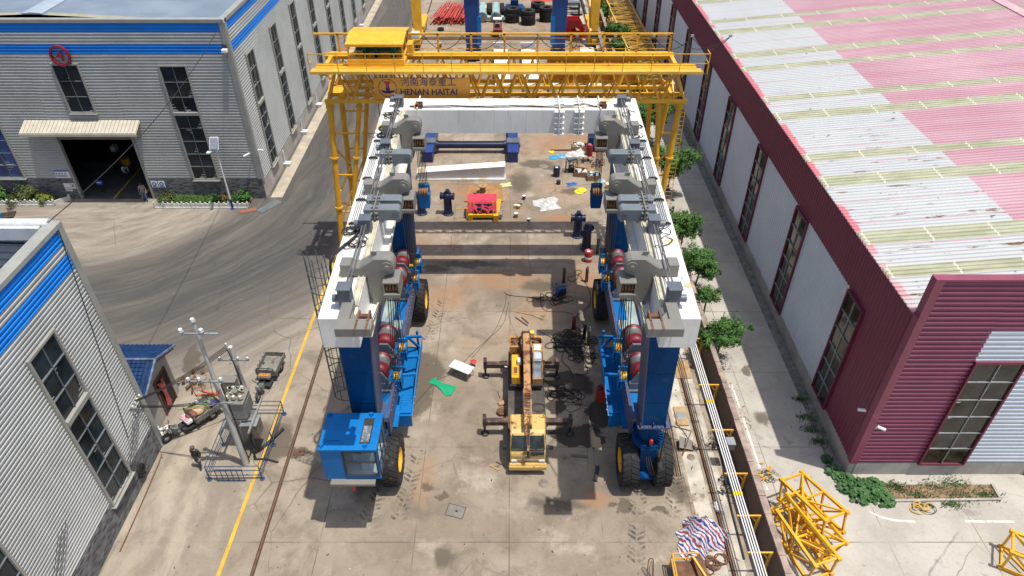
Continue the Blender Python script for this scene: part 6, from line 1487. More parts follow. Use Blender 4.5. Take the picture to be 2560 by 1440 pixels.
o = b.build('tarpaulin', tarp_mat(), None, world=False, fix=False); o.matrix_basis = Matrix.Translation(p); tag(o, 'red white and blue striped tarpaulin heaped over a load', 'tarpaulin')
disc(1757,1372,'round yellow cap lying on the striped tarpaulin', .17, M_YEL, .35, 'loose caps')
hose('heavy coil of wire rope at the foot of the tarpaulin',1795,1412,.5,7,21,.03,M_RUST)
t = thing('rusty_platform', 'rusty yellow steel stair platform in front of the tarpaulin', 'platform', G(1715,1432))
m = MB(); m.box((-.75,-1.6,.5),(.5,.25,.56)); m.hexa([(.5,-1.6,.3),(1.1,-1.6,.3),(.62,.3,.3),(.2,.3,.3),(.5,-1.6,.6),(1.1,-1.6,.6),(.62,.3,.9),(.2,.3,.9)]); m.build('deck', M_RUST, t, world=False)
m = MB()
for x, y in ((-.75,.25),(.0,.3),(-.75,-1.0),(.45,.28)): m.bar((x,y,0),(x,y,1.2),.05)
for z in (.8,1.2): m.bar((-.75,.25,z),(.45,.28,z),.045); m.bar((-.75,.25,z),(-.75,-1.5,z),.045)
m.bar((.2,.3,.95),(1.1,-1.6,.65),.09); m.build('rail', M_YEL, t, world=False)
t = thing('bent_bar', 'rusty bent bar standing beside the stair platform', 'bar', G(1622,1432)); MB().tube(smooth_path([(-.12,-.3,.0),(-.1,.1,.8),(0,.15,.95),(.12,.1,.85),(.14,-.3,.1)],5),.025,5).build('bar', M_RUST, t, world=False); MB().tube(smooth_path([(-.05,-.3,.0),(-.02,.0,.75),(.06,.05,.8),(.1,-.3,.1)],5),.015,5).build('wire', M_RUST, t, world=False)
# ---------------------------------------------------------------- yellow lattice mast sections
def mast_mesh(L=3.0, W=1.25, D=1.25, bays=2):
    m = MB(); c = .13
    for x in (-W/2, W/2):
        for z in (0, D): m.box((x-c/2,-L/2,z),(x+c/2,L/2,z+c))
    mm = MB()
    for i in range(bays+1):
        y = -L/2+.06+(L-.12)*i/bays
        for z in (c/2, D+c/2): mm.bar((-W/2,y,z),(W/2,y,z),.09)
        for x in (-W/2, W/2): mm.bar((x,y,c/2),(x,y,D+c/2),.09)
        if i < bays:
            y2 = -L/2+.06+(L-.12)*(i+1)/bays; f = i % 2
            for z in (c/2, D+c/2): mm.bar((-W/2 if f else W/2,y,z),(W/2 if f else -W/2,y2,z),.075)
            for x in (-W/2, W/2): mm.bar((x,y,c/2 if f else D+c/2),(x,y2,D+c/2 if f else c/2),.075)
    for x in (-W/2, W/2):
        for z in (0, D):
            for y in (-L/2, L/2): m.box((x-.09,y-.08,z-.02),(x+.09,y+.08,z+c+.03))
    return m, mm
def mast(label, loc, rz, group, y2=False, proto={}):
    t = thing('mast_section', label, 'mast section', loc, rz, group)
    k = 'b' if y2 else 'a'
    mm = M_YEL2 if y2 else M_YEL
    if k not in proto:
        a, b_ = mast_mesh() if not y2 else mast_mesh(5.4,3.1,1.3,3)
        proto[k] = [a.build('chord', mm, t, world=False), b_.build('lacing', mm, t, world=False)]
    else:
        for s_ in proto[k]:
            c = s_.copy(); C.objects.link(c); c.parent = t
    return t
tt = mast('yellow lattice mast section tipped on top of another beside the brick wall', G(2012,1295,.55), R(21), 'yellow mast sections on the near alley')
tt.matrix_basis = Matrix.Translation(G(2025,1290,.75)) @ Matrix.Rotation(R(21),4,'Z') @ Matrix.Rotation(R(-12),4,'X')
mast('yellow lattice mast section lying underneath, against the brick wall', G(2000,1375,.0), R(17), 'yellow mast sections on the near alley')
mast('yellow lattice mast section cut by the lower right corner of the photo', G(2590,1430,.0), R(60), 'yellow mast sections on the near alley')
tt = mast('yellow lattice mast section wedged slantwise between the two beside the wall', G(1990,1335,.3), R(28), 'yellow mast sections on the near alley')
tt.matrix_basis = Matrix.Translation(G(1998,1335,.45)) @ Matrix.Rotation(R(27),4,'Z') @ Matrix.Rotation(R(9),4,'X') @ Matrix.Rotation(R(20),4,'Y')
far_lab = ['nearest pale lattice frame of the row lying along the far alley', 'second pale lattice frame of the row along the far alley', 'pale lattice frame beside the leafy tree on the far alley','pale lattice frame in the middle of the far alley row','pale lattice frame past the middle of the far alley row','pale lattice frame second from the far end of the alley row','farthest pale lattice frame of the row, cut by the top edge']
for k in range(7): mast(far_lab[k], (15.2-.12*k, 70.5+5.7*k, 1.3+.05*(k%2)), R(2), 'pale lattice frames along the far alley', True)
for k in range(7): mast(('nearest','second','third','fourth','fifth','sixth','last')[k] + ' pale lattice frame of the lower layer along the far alley', (15.1-.1*k, 71.5+5.7*k, 0), R(1), 'pale lattice frames underneath along the far alley', True)
# ---------------------------------------------------------------- trees along the brick wall
def leaf_mat(name, a, b_):
    n = NT(name); oi = n.noise(1.1, 3, .6); f2 = n.noise(9.0, 2, .5)
    col = n.mix(n.ramp(oi, .35, .65), a, b_); col = n.mix(n.ramp(f2, .45, .7, 0, .5), col, c3(b_, 1.3))
    n.b.inputs['Subsurface Weight'].default_value = 0.0
    return n.out(col, .55, spec=.3)
M_LEAF = leaf_mat('broad_leaf', (.030,.09,.016), (.08,.18,.033)); M_LEAF2 = leaf_mat('olive_leaf', (.05,.075,.018), (.11,.13,.04)); M_BARK = mat('bark', (.10,.075,.05), .9, var=.3, scale=3)
M_GRASS = leaf_mat('grass_leaf', (.04,.10,.02), (.10,.17,.045))
def leaves(b, c, r, n, size, rng, flat=.9, shell=.5):
    """n leaf blades in clumps spread through an uneven crown"""
    clumps = []
    for _ in range(max(6, n//45)):
        while True:
            q = Vector((rng.uniform(-1,1), rng.uniform(-1,1), rng.uniform(-1,1)))
            if shell*.6 < q.length < 1: break
        clumps.append((q*rng.uniform(.7,1.05), rng.uniform(.2,.42)))
    for _ in range(n):
        q, cr = rng.choice(clumps)
        o = Vector((rng.gauss(0,1), rng.gauss(0,1), rng.gauss(0,1)))*.55*cr
        p = Vector(c) + Vector(((q.x+o.x)*r, (q.y+o.y)*r, (q.z+o.z)*r*flat))
        nrm = (q + o + Vector((rng.uniform(-.7,.7), rng.uniform(-.7,.7), rng.uniform(.0,1.0)))).normalized()
        t1 = nrm.orthogonal().normalized(); t1 = Matrix.Rotation(rng.uniform(0,6.28),3,nrm) @ t1; t2 = nrm.cross(t1)
        s_ = size*rng.uniform(.6,1.2)
        b.add([p-t1*s_, p+t2*s_*.45+nrm*s_*.12, p+t1*s_, p-t2*s_*.45+nrm*s_*.12], [(0,1,2,3)])
def tree(label, u, v, r, h, seed, n=2200, size=.11, leafm=None, name='tree', group='young trees along the brick wall', zc=None):
    r *= 1.22; n = int(n*3.6); size *= .8; rng = random.Random(seed); zc = zc or h-r*.75; c = G(u, v, zc); base = Vector((c.x+rng.uniform(-.2,.2), c.y+rng.uniform(-.2,.2), 0))
    t = thing(name, label, 'tree', base, 0, group)
    b = MB(); mid = base.lerp(Vector((c.x,c.y,zc-r*.6)), .9)
    b.tube(smooth_path([base, base.lerp(mid,.5)+Vector((rng.uniform(-.08,.08),rng.uniform(-.08,.08),0)), mid],4), .06, 7)
    for k in range(7):
        a_ = rng.uniform(0,6.28); e = c + Vector((math.cos(a_)*r*.6, math.sin(a_)*r*.6, rng.uniform(-.2,.6)*r)); b.tube([mid, mid.lerp(e,.5)+Vector((0,0,.1)), e], .025, 5)
    b.build('trunk', M_BARK, t, fix=False)
    b = MB(); nl = rng.randint(4, 6)
    for k in range(nl):
        a_ = 2*PI*k/nl + rng.uniform(-.5,.5); q = rng.uniform(.3,.62)*r; lr = rng.uniform(.38,.62)*r
        lc = c + Vector((math.cos(a_)*q, math.sin(a_)*q, rng.uniform(-.35,.45)*r)); leaves(b, lc, lr, int(n*.8/nl), size, rng, rng.uniform(.7,1.0), .2)
        b2 = [lc + Vector((rng.uniform(-1,1), rng.uniform(-1,1), rng.uniform(-.4,.8)))*lr*1.1 for _ in range(3)]
        for e_ in b2: leaves(b, e_, lr*.28, int(n*.02), size, rng, 1.0, .0)
    leaves(b, c, r*.62, int(n*.25), size, rng, .9, .2)
    b.build('crown', leafm or M_LEAF, t, fix=False)
    return t
tree('leafy tree nearest the camera, beside the hoist beam front end',1808,832,1.3,3.6,1,2600)
tree('small thin tree between two fuller trees by the wall',1768,740,.72,2.9,2,900,.1)
tree('bright round tree behind the small thin one',1754,655,1.25,3.7,3,2400)
tree('round tree beside the hoist beam, fourth along the brick wall',1713,560,1.15,3.6,4,2000)
tree('tall tree standing behind the yellow gantry leg',1680,400,1.75,4.8,5,3000,.13)
tree('tree beyond the hoist far corner',1618,285,1.75,4.6,6,2600,.14)
tree('dark tree seen through the gantry girder',1592,205,1.35,3.9,7,1800,.14)
tree('bushy tree just beyond the gantry rear railing',1538,78,1.25,3.9,8,2200,.15)
tree('tree overlapping the pale lattice frames',1548,118,1.0,3.0,9,1500,.14)
tree('shrubby tree at the wall near the top of the photo',1518,28,1.15,2.8,10,1300,.16)
tree('shrubby tree cut by the top edge beside the far wall',1508,-8,1.2,3.0,11,1200,.16)
# ---------------------------------------------------------------- vine, weed bed, grass
rng = random.Random(12); b = MB(); t = thing('vine_plant', 'dark green broad leaved vine sprawling round the workshop corner', 'plant', G(2130,1215))
poly = [(2052,1135),(2075,1160),(2105,1180),(2150,1190),(2195,1205),(2225,1240),(2232,1262),(2190,1270),(2150,1265),(2110,1235),(2080,1205),(2062,1175)]
cents = [(2065,1150,.25),(2085,1180,.4),(2110,1200,.5),(2140,1215,.6),(2170,1230,.62),(2200,1245,.55),(2150,1245,.5),(2220,1255,.3),(2120,1222,.5),(2185,1215,.45)]
for (u, v, r_) in cents:
    c = G(u, v)
    for k in range(int(150*r_)):
        a_, q = rng.uniform(0,6.28), math.sqrt(rng.random())*r_; p = Vector((c.x+q*math.cos(a_)*1.1, c.y+q*math.sin(a_), rng.uniform(.08,.38)*(1.1-q/r_*.7)))
        nrm = Vector((rng.uniform(-.5,.5),rng.uniform(-.7,.3),1)).normalized(); t1 = Matrix.Rotation(rng.uniform(0,6.28),3,nrm) @ nrm.orthogonal().normalized(); t2 = nrm.cross(t1); s_ = rng.uniform(.07,.14)
        b.add([p-t1*s_, p-t1*s_*.5+t2*s_*.8, p+t1*s_*.6+t2*s_*.7, p+t1*s_, p+t1*s_*.6-t2*s_*.7, p-t1*s_*.5-t2*s_*.8], [(0,1,2,3,4,5)])
b.build('leaves', leaf_mat('vine_leaf', (.018,.062,.014), (.045,.12,.03)), t, fix=False)
b = MB()
for k in range(14):
    (u,v,_),(u2,v2,_) = rng.choice(cents), rng.choice(cents); p, q = G(u,v,.06), G(u2,v2,.06); b.tube([p, p.lerp(q,.5)+Vector((0,0,.12)), q], .012, 4)
b.build('stem', M_BARK, t, fix=False)
m = MB(); a_, b_, c_, d_ = G(2190,1212), G(2478,1212), G(2500,1250), G(2210,1254)
m.add([a_+Vector((0,0,.03)), b_+Vector((0,0,.03)), c_+Vector((0,0,.03)), d_+Vector((0,0,.03))], [(0,1,2,3)]); struct(m.build('soil_bed', mat('dry_soil', (.26,.17,.105), .95, var=.35, scale=2.5, bump=.6)))
m = MB(); m.bar(d_+Vector((0,0,.06)), c_+Vector((0,0,.06)), .12, .12); m.bar(c_+Vector((0,.07,.06)), b_+Vector((0,0,.06)), .12, .12); struct(m.build('bed_kerb', M_CONC))
def grass(name, area, n, h, seed, m_, clump=None):
    rng = random.Random(seed); b = MB()
    for k in range(n):
        if clump and rng.random() < .85:
            u, v, r_ = rng.choice(clump); p = G(u, v); p = p + Vector((rng.gauss(0,r_), rng.gauss(0,r_*.5), 0))
        else:
            x0_, x1_, y0_, y1_ = area; p = Vector((rng.uniform(x0_,x1_), rng.uniform(y0_,y1_), 0))
        p.z = .02; a_ = rng.uniform(0,6.28); hh = h*rng.uniform(.4,1.2); d = Vector((math.cos(a_), math.sin(a_), 0)); w_ = .018 + h*.05
        tip = p + d*hh*.6 + Vector((0,0,hh)); sd = Vector((-d.y, d.x, 0))*w_
        b.add([p-sd, p+sd, tip], [(0,1,2)])
    o = b.build(name, m_, None, fix=False); o['kind'] = 'stuff'; return o
grass('weeds', (a_.x, b_.x, d_.y, a_.y), 1500, .16, 3, M_GRASS, [(2250,1225,.35),(2300,1240,.3),(2395,1212,.5),(2400,1240,.5),(2470,1240,.35),(2330,1215,.4),(2230,1215,.3)])
grass('weeds', (17.1,17.55,24,30), 700, .2, 4, M_GRASS, [(2010,1045,.25),(2025,1075,.3),(2045,1105,.25),(2380,1262,.3),(2000,1000,.2)])
# ---------------------------------------------------------------- planter beds in front of the far workshop
M_PFENCE = mat('planter_white', (.58,.57,.53), .7, var=.15)
def planter(label, x0, x1, y0, y1, left_end, right_end):
    t = thing('planter_fence', label, 'planter', ((x0+x1)/2, y0, 0)); m = MB()
    m.box((x0,y0-.12,0),(x1,y0+.12,.14)); m.box((x0,y0-.05,.14),(x1,y0+.05,.42))
    n_ = int((x1-x0)/.75); mp = MB()
    for i in range(n_+1):
        x = x0+(x1-x0)*i/n_; mp.box((x-.06,y0-.075,.14),(x+.06,y0+.075,.58)); mp.cyl((x,y0,.58),(x,y0,.66),.07,.02,8)
        if i < n_: m.cyl((x+.37,y0-.048,.40),(x+.37,y0+.048,.40),.13,n=12)
    for flag, x in ((left_end,x0),(right_end,x1)):
        if flag: m.bar((x,y0+.1,.2),(x+flag,y1,.2),.1,.4); mp.box((x+flag-.06,y1-.1,.0),(x+flag+.06,y1,.6))
    m.build('panel', M_PFENCE, t); mp.build('post', M_PFENCE, t)
    b = MB(); b.add([(x0+.05,y0+.1,.12),(x1-.05,y0+.1,.12),(x1-.05,y1+.3,.12),(x0+.05,y1+.3,.12)],[(0,1,2,3)]); struct(b.build('planter_soil', mat('dry_soil', (.26,.17,.105))))
planter('low white ornamental planter fence under the tall double window', -29.75, -22.0, 49.8, 51.1, 0, 0)
planter('low white ornamental planter fence left of the open door', -46, -38.35, 50.2, 51.1, 0, .9)
def shrub(label, x, y, r, h, seed, m_, n=900, size=.11):
    rng = random.Random(seed); t = thing('shrub', label, 'shrub', (x,y,.12), 0, 'shrubs in the planters'); b = MB(); leaves(b, (x,y,h*.5+.1), r, n, size, rng, h/r*.5, .3); b.build('foliage', m_, t, fix=False)
    b = MB()
    for k in range(5): b.tube([(x,y,.12),(x+rng.uniform(-.5,.5)*r,y+rng.uniform(-.4,.4)*r,h*.7)],.015,4)
    b.build('stem', M_BARK, t, fix=False)
shrub('round shrub at the door end of the right planter',-29.0,50.5,.75,1.0,1,M_LEAF2); shrub('bushy shrub at the corner end of the right planter',-22.6,50.6,.75,1.05,2,M_LEAF)
shrub('dark shrub beside the lamp pole in the right planter',-25.0,50.4,.55,.7,3,M_LEAF); shrub('reddish leaf shrub in the right planter',-24.0,50.8,.5,.7,4,mat('russet_leaf',(.16,.10,.03),.7,var=.4,scale=3),500)
shrub('tall shrub in the left planter, under the signs',-41.0,50.9,.85,1.5,5,M_LEAF2,1200); shrub('yellow green shrub nearest the door in the left planter',-39.3,50.6,.65,.9,6,leaf_mat('lime_leaf',(.10,.14,.02),(.18,.2,.03)),900); shrub('shrub at the left edge of the photo in the planter',-43.2,50.9,.8,1.4,7,M_LEAF,1000); shrub('low brown shrub along the left planter fence',-41.9,50.45,.6,.6,8,M_LEAF2,600)
grass('planter_grass', (-29.6,-22.2,49.95,51.2), 5200, .5, 6, M_GRASS); grass('planter_grass', (-45,-38.6,50.35,51.2), 3800, .5, 7, M_GRASS)
# ---------------------------------------------------------------- tiled hut beside the near workshop
t = thing('hut', 'small hut with a blue tiled roof and a red cloth over its doorway', 'hut', (-21.5,27.2,0))
m = MB(); m.prism([(25.6,0),(29.0,0),(29.0,3.38),(27.2,4.1),(25.6,3.36)], -26, -19.9, 'X'); m.build('wall', mat('pink_grey_render', (.36,.33,.30), .85, var=.15, scale=.6), t)
def tile_slope(m, xa, xb, ye, ze, yr, zr):
    n_ = int((xb-xa)/.24); p = (xb-xa)/n_; rows = 9
    for j in range(rows):
        t0, t1 = j/rows, (j+1)/rows
        for i in range(n_):
            for (a0,h0),(a1,h1) in zip(((0,0),(.25,.05),(.55,.05),(.8,0)),((.25,.05),(.55,.05),(.8,0),(1,0))):
                P_ = lambda a, h, tt, l: (xa+(i+a)*p, ye+(yr-ye)*tt, ze+(zr-ze)*tt+h+l)
                m.add([P_(a0,h0,t0,.04),P_(a1,h1,t0,.04),P_(a1,h1,t1,0),P_(a0,h0,t1,0)],[(0,1,2,3)])
            
m = MB(); tile_slope(m,-26,-19.3,25.3,3.42,27.2,4.28); tile_slope(m,-26,-19.3,29.3,3.42,27.2,4.28); rf = m.build('roof', mat('blue_tile', (.006,.03,.10), .3, var=.3, scale=2), t, fix=False)
m = MB(); m.cyl((-26,27.2,4.33),(-19.28,27.2,4.33),.08,n=8); m.bar((-19.27,25.3,3.45),(-19.27,27.2,4.33),.1); m.bar((-19.27,29.3,3.45),(-19.27,27.2,4.33),.1); m.build('ridge_tile', mat('pale_ridge', (.12,.16,.24), .5, var=.5, scale=4), rf)
m = MB(); m.bar((-19.4,25.32,3.3),(-19.4,27.2,4.15),.05,.2); m.bar((-19.4,29.25,3.3),(-19.4,27.2,4.15),.05,.2); m.build('bargeboard', mat('maroon_board', (.16,.03,.025), .6), t)
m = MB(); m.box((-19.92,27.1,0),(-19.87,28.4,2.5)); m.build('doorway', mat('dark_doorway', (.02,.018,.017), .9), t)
m = MB(); m.bar((-19.86,27.05,0),(-19.86,27.05,2.55),.08); m.bar((-19.86,28.45,0),(-19.86,28.45,2.55),.08); m.bar((-19.86,27.05,2.55),(-19.86,28.45,2.55),.08); m.build('door_frame', M_RUST, t)
m = MB(); N_ = 12; vs = []
for j in range(N_+1):
    for i in range(9):
        a, q = i/8, j/N_; y = 27.15+(.75-.35*math.sin(q*2.2))*a + .35*q*(1-q)*2*.6; vs.append((-19.8+.07*math.sin(i*1.9+q*4), y+.25*q, 2.45-2.0*q-.25*math.sin(a*3)))
m.add(vs, [(j*9+i, j*9+i+1, (j+1)*9+i+1, (j+1)*9+i) for j in range(N_) for i in range(8)], 0, True)
o = m.build('door_cloth', mat('faded_red_cloth', (.42,.085,.07), .85, var=.25), t, fix=False); o['label'] = 'faded red cloth hung askew in the doorway'
# rubbish piled at the corner of the near workshop
junk('white bags and boxes piled at the corner of the near workshop',405,1085,.9,21,M_RAGW,M_GREYP,'rubbish_pile','rubbish')
junk('rusty sheets and boards lying behind the hut',490,955,1.2,22,M_RUST,M_CARD,'rubbish_pile','rubbish')
# ---------------------------------------------------------------- power poles, crossarms, transformer
M_POLE = mat('concrete_pole', (.46,.46,.43), .85, var=.15, scale=1.5)
M_INS = mat('white_porcelain', (.75,.75,.74), .25, var=.05)
PA = Vector((-14.3,23.6,0)); PB = Vector((-14.55,26.4,0))
def insulator(b, p, s_=1.0): b.lathe([(0,0),(.05*s_,0),(.12*s_,.06*s_),(.06*s_,.08*s_),(.14*s_,.13*s_),(.06*s_,.17*s_),(.11*s_,.24*s_),(.04*s_,.28*s_),(0,.28*s_)], 10, 'Z', p)
t = thing('power_pole', 'tall tapered concrete pole with white insulators on three crossarms', 'power pole', PA)
MB().cyl(PA, PA+Vector((0,0,10)), .17, .08, 16).build('shaft', M_POLE, t)
for z, x0_, x1_, ins in ((9.55,-.62,1.05,(-.6,.32)),(6.5,-1.3,.45,(-1.15,-.62,.4)),(5.0,-1.25,.6,(-1.15,-.55))):
    m = MB(); m.box((PA.x+x0_,PA.y-.22,z-.04),(PA.x+x1_,PA.y-.14,z+.04)); co = m.build('crossarm', M_STEEL, t)
    for q in ins:
        m = MB(); insulator(m, (PA.x+q,PA.y-.18,z+.04), 1.0 if z > 9 else .8); m.build('insulator', M_INS, co)
m = MB(); insulator(m, (PA.x,PA.y,10.05)); m.build('insulator', M_INS, t)
m = MB(); m.tube(sag((PA.x-1.1,PA.y-.2,5.6),(PA.x+.1,PA.y-.2,5.75),.1),.06,6); m.bar((PA.x-.7,PA.y-.25,5.95),(PA.x+.1,PA.y-.25,5.6),.09); m.build('fuse_link', mat('terracotta_fuse', (.42,.09,.04), .5, var=.2), t)
m = MB()
for k in range(3): m.tube(smooth_path([(PA.x-1.1+.5*k,PA.y-.2,6.7),(PA.x-1.0+.45*k,PA.y-.35,6.0),(PA.x-.9+.4*k,PA.y-.3,5.3)],5),.015,4)
m.tube(smooth_path([(PA.x+.16,PA.y+.1,6.0),(PA.x+.2,PA.y+.1,4),(PA.x+.22,PA.y+.05,2),(PA.x+.24,PA.y,.2)],5),.03,6)
m.build('drop_wire', M_BLACK, t)
t = thing('power_pole', 'shorter concrete pole behind the transformer, cables at its head', 'power pole', PB)
MB().cyl(PB, PB+Vector((0,0,6.0)), .17, .12, 16).build('shaft', M_POLE, t)
m = MB(); m.box((PB.x-.75,PB.y-.25,5.2),(PB.x+.85,PB.y-.17,5.28)); co = m.build('crossarm', M_STEEL, t)
for q in (-.65,.3,.8):
    m = MB(); insulator(m, (PB.x+q,PB.y-.2,5.28), .6); m.build('insulator', M_INS, co)
m = MB()
for k in range(4): insulator(m, (PB.x-.12,PB.y-.1,5.9+.1*k), .5)
m.build('insulator_stack', M_INS, t)
m = MB(); m.tube(smooth_path([(PB.x-.1,PB.y-.2,6.0),(PB.x+.1,PB.y-.3,4.5),(PB.x+.1,PB.y-.28,2.2)],5),.03,5); m.build('drop_wire', M_BLACK, t)
t = thing('transformer', 'grey finned transformer on a frame between the two poles', 'transformer', (-14.4,25.1,2.2))
m = MB(); m.box((-14.95,24.6,2.5),(-13.95,25.7,3.6))
for k in range(9): m.box((-15.02,24.66+.115*k,2.55),(-13.9,24.69+.115*k,3.35))
m.build('tank', mat('transformer_grey', (.25,.26,.25), .5, var=.2), t)
m = MB(); m.box((-15.0,24.55,3.601),(-13.9,25.75,3.66)); m.cbox((-14.5,25.3,3.8),(.3,.3,.2)); m.build('lid', M_GREYP, t)
for x, y in ((-14.8,24.9),(-14.45,24.9),(-14.1,24.9)):
    m = MB(); insulator(m, (x,y,3.66), 1.0); m.build('bushing', mat('cream_bushing', (.55,.5,.38), .4), t)
m = MB(); r_ = random.Random(3)
for k in range(12): m.cbox((-14.5+r_.uniform(-.4,.5),25.4+r_.uniform(-.2,.25),3.8),(.2,.15,.12),0,r_.uniform(0,3))
m.build('cable_cover', mat('mixed_cover', (.45,.44,.35), .7, var=.6, scale=6), t)
m = MB(); m.box((-15.2,23.8,2.2),(-15.12,26.3,2.32)); m.box((-13.75,23.8,2.2),(-13.67,26.3,2.32)); m.box((-15.12,24.7,2.2),(-13.75,24.78,2.31)); m.box((-15.12,25.5,2.2),(-13.75,25.58,2.31)); m.build('platform_frame', M_STEEL, t)
t = thing('switch_cabinet', 'rusty brown switch cabinet hung below the transformer', 'cabinet', (-14.0,24.6,1.0)); MB().box((-14.35,24.45,1.1),(-13.55,25.2,2.1)).build('case', mat('weathered_cabinet', (.20,.165,.12), .7, var=.3, scale=2, stain=((.1,.06,.04), 2, .55)), t); MB().box((-14.3,24.42,1.15),(-13.6,24.449,2.05)).build('door', mat('weathered_cabinet', (.2,.165,.12)), t); MB().box((-14.4,24.4,2.1),(-13.5,25.25,2.15)).build('lid', M_STEEL, t)
t = thing('meter_cabinet', 'pale grey metal cabinet fixed to the shorter pole', 'cabinet', (-15.0,26.0,3.2)); MB().box((-15.3,25.7,3.0),(-14.6,26.15,4.1)).build('case', M_GREYP, t); MB().box((-15.25,25.67,3.05),(-14.65,25.699,4.05)).build('door', mat('cabinet_tan', (.28,.26,.2), .6), t); MB().box((-15.35,25.65,4.1),(-14.55,26.2,4.14)).build('lid', M_GREYP, t)
o = MB().tube(smooth_path([(-14.1,24.6,1.6),(-13.9,24.3,.9),(-13.8,24.5,.15),(-13.3,25.3,.08),(-12.9,26.0,.08)],6),.09,7).build('cable_bundle', M_BLACK, None, fix=False); tag(o,'thick black cable bundle dropping from the switch cabinet','cable bundle')
o = MB().tube(smooth_path([(-14.0,24.5,1.6),(-13.7,24.0,.9),(-13.9,23.9,.15),(-13.3,23.9,.06),(-12.6,23.7,.05)],6),.05,6).build('cable', M_BLACK, None, fix=False); tag(o,'black cable lying from the tall pole towards the rail groove','cable')
# overhead wires
def wire(label, a, b_, s_, r=.018): tag(MB().tube(sag(a, b_, s_, 20), r, 5).build('overhead_wire', M_BLACK, None, fix=False), label, 'wire', 'overhead wires')
wire('long sagging wire from the near workshop corner up to the far workshop', (-19.6,24.8,14.6), (-20.95,51.3,14.7), .9, .022)
WBk = Vector((-19.1,24.4,4.1))
for k in range(4): wire(('lowest','second','third','topmost')[k] + ' service wire from the near workshop wall to the shorter pole', (WBk.x,WBk.y-.1*k,WBk.z+.1*k), (PB.x-.1,PB.y-.1,5.9+.1*k), .25)
for k in range(3): wire(('upper','middle','lower')[k] + ' service wire from the near workshop wall to the tall pole', (WBk.x,WBk.y-.2,WBk.z-.1-.08*k), (PA.x-1.1+.5*k,PA.y-.2,5.1), .15)
wire('black wire running down from the near workshop roof corner', (-19.2,24.7,14.3), (-19.15,22.7,3.2), .3)
t = thing('wall_bracket', 'wire bracket with white insulators on the near workshop wall', 'bracket', WBk); m = MB(); m.bar((WBk.x-.2,WBk.y-.6,WBk.z),(WBk.x+.1,WBk.y+.3,WBk.z),.06); m.bar((WBk.x-.25,WBk.y-.1,WBk.z),(WBk.x-.25,WBk.y-.1,WBk.z-.7),.06); m.build('arm', M_STEEL, t)
for k in range(4):
    m = MB(); insulator(m, (WBk.x,WBk.y-.5+.25*k,WBk.z+.03), .6); m.build('insulator', M_INS, t)
o = MB().tube(coil_pts((0,0),.32,6,random.Random(2),.0,.2),.025,5).build('cable_coil', M_BLACK, None, fix=False); o.matrix_basis = Matrix.Translation((-19.2,20.9+1.6,.9)) @ Matrix.Rotation(PI/2,4,'Y'); tag(o,'black cable coil hung on the stone base of the near workshop','cable coil')
for (y, z, lab) in ((17.4,4.2,'thin black cables hanging down the near workshop wall, nearer set'),(24.3,3.6,'thin black cables hanging by the near workshop corner')):
    m = MB()
    for k in range(3): m.tube(sag((-19.2,y-.3*k,z),(-19.2,y-2.6-.3*k,z-2.2+.2*k),.2),.014,4)
    tag(m.build('wall_cable', M_BLACK, None, fix=False), lab, 'cable')
ground_line('pipe','rusty thin pipe along the foot of the near workshop','pipe',((300,1380),(350,1270),(395,1165),(405,1135)),.03,M_RUST)
# blue tube railing round the pole
t = thing('tube_railing', 'blue tube railing round the pole and transformer', 'railing', (-14.4,24.9,0))
M_RAIL = mat('railing_blue', (.02,.06,.13), .5, var=.2)
cor = [(-15.9,22.6),(-13.15,22.65),(-13.15,27.15),(-15.9,27.15)]
m = MB()
for k in range(4):
    a, b_ = cor[k], cor[(k+1) % 4]
    for z in (.35,.72,1.08): m.bar((a[0],a[1],z),(b_[0],b_[1],z),.032)
m.build('rail', M_RAIL, t)
for x, y in cor + [(-13.15,24.9),(-15.9,24.9)]:
    m = MB(); m.cyl((x,y,.0),(x,y,1.1),.03,n=8); m.cyl((x,y,.0),(x,y,.05),.13,n=16); m.build('post', M_RAIL, t)
m = MB()
for k in range(6): m.bar((-15.4+.28*k,22.5,.05),(-15.4+.28*k,22.5,.95),.03)
m.bar((-15.45,22.5,.95),(-13.95,22.5,.95),.04); m.bar((-15.45,22.5,.1),(-13.95,22.5,.1),.04); m.build('gate_panel', M_RAIL, t)
# solar lamp, floodlight, cameras, signs
t = thing('solar_lamp', 'white solar street lamp with a blue foot in front of the planter', 'street lamp', (-23.27,49.75,0))
m = MB(); m.cyl((-23.27,49.75,.9),(-23.27,49.75,5.6),.07,.05,10); m.build('pole', M_WH, t); m = MB(); m.cyl((-23.27,49.75,0),(-23.27,49.75,.9),.1,.08,10); m.cyl((-23.27,49.75,0),(-23.27,49.75,.04),.22,n=12); m.build('foot', mat('foot_blue', (.01,.03,.16), .5), t)
m = MB(); m.hexa([(-23.6,49.4,5.55),(-22.9,49.4,5.55),(-22.9,50.0,6.35),(-23.6,50.0,6.35),(-23.6,49.36,5.58),(-22.9,49.36,5.58),(-22.9,49.96,6.38),(-23.6,49.96,6.38)]); po = m.build('panel_frame', M_WH, t)
m = MB(); m.hexa([(-23.55,49.375,5.62),(-22.95,49.375,5.62),(-22.95,49.915,6.33),(-23.55,49.915,6.33),(-23.55,49.35,5.635),(-22.95,49.35,5.635),(-22.95,49.895,6.345),(-23.55,49.895,6.345)]); m.build('solar_cells', mat('solar_grey', (.22,.24,.29), .3, var=.2, scale=8), po)
m = MB(); m.bar((-23.27,49.7,5.3),(-23.6,49.2,5.45),.05); m.box((-23.75,48.95,5.42),(-23.5,49.3,5.5)); m.build('lamp_head', M_WH, t)
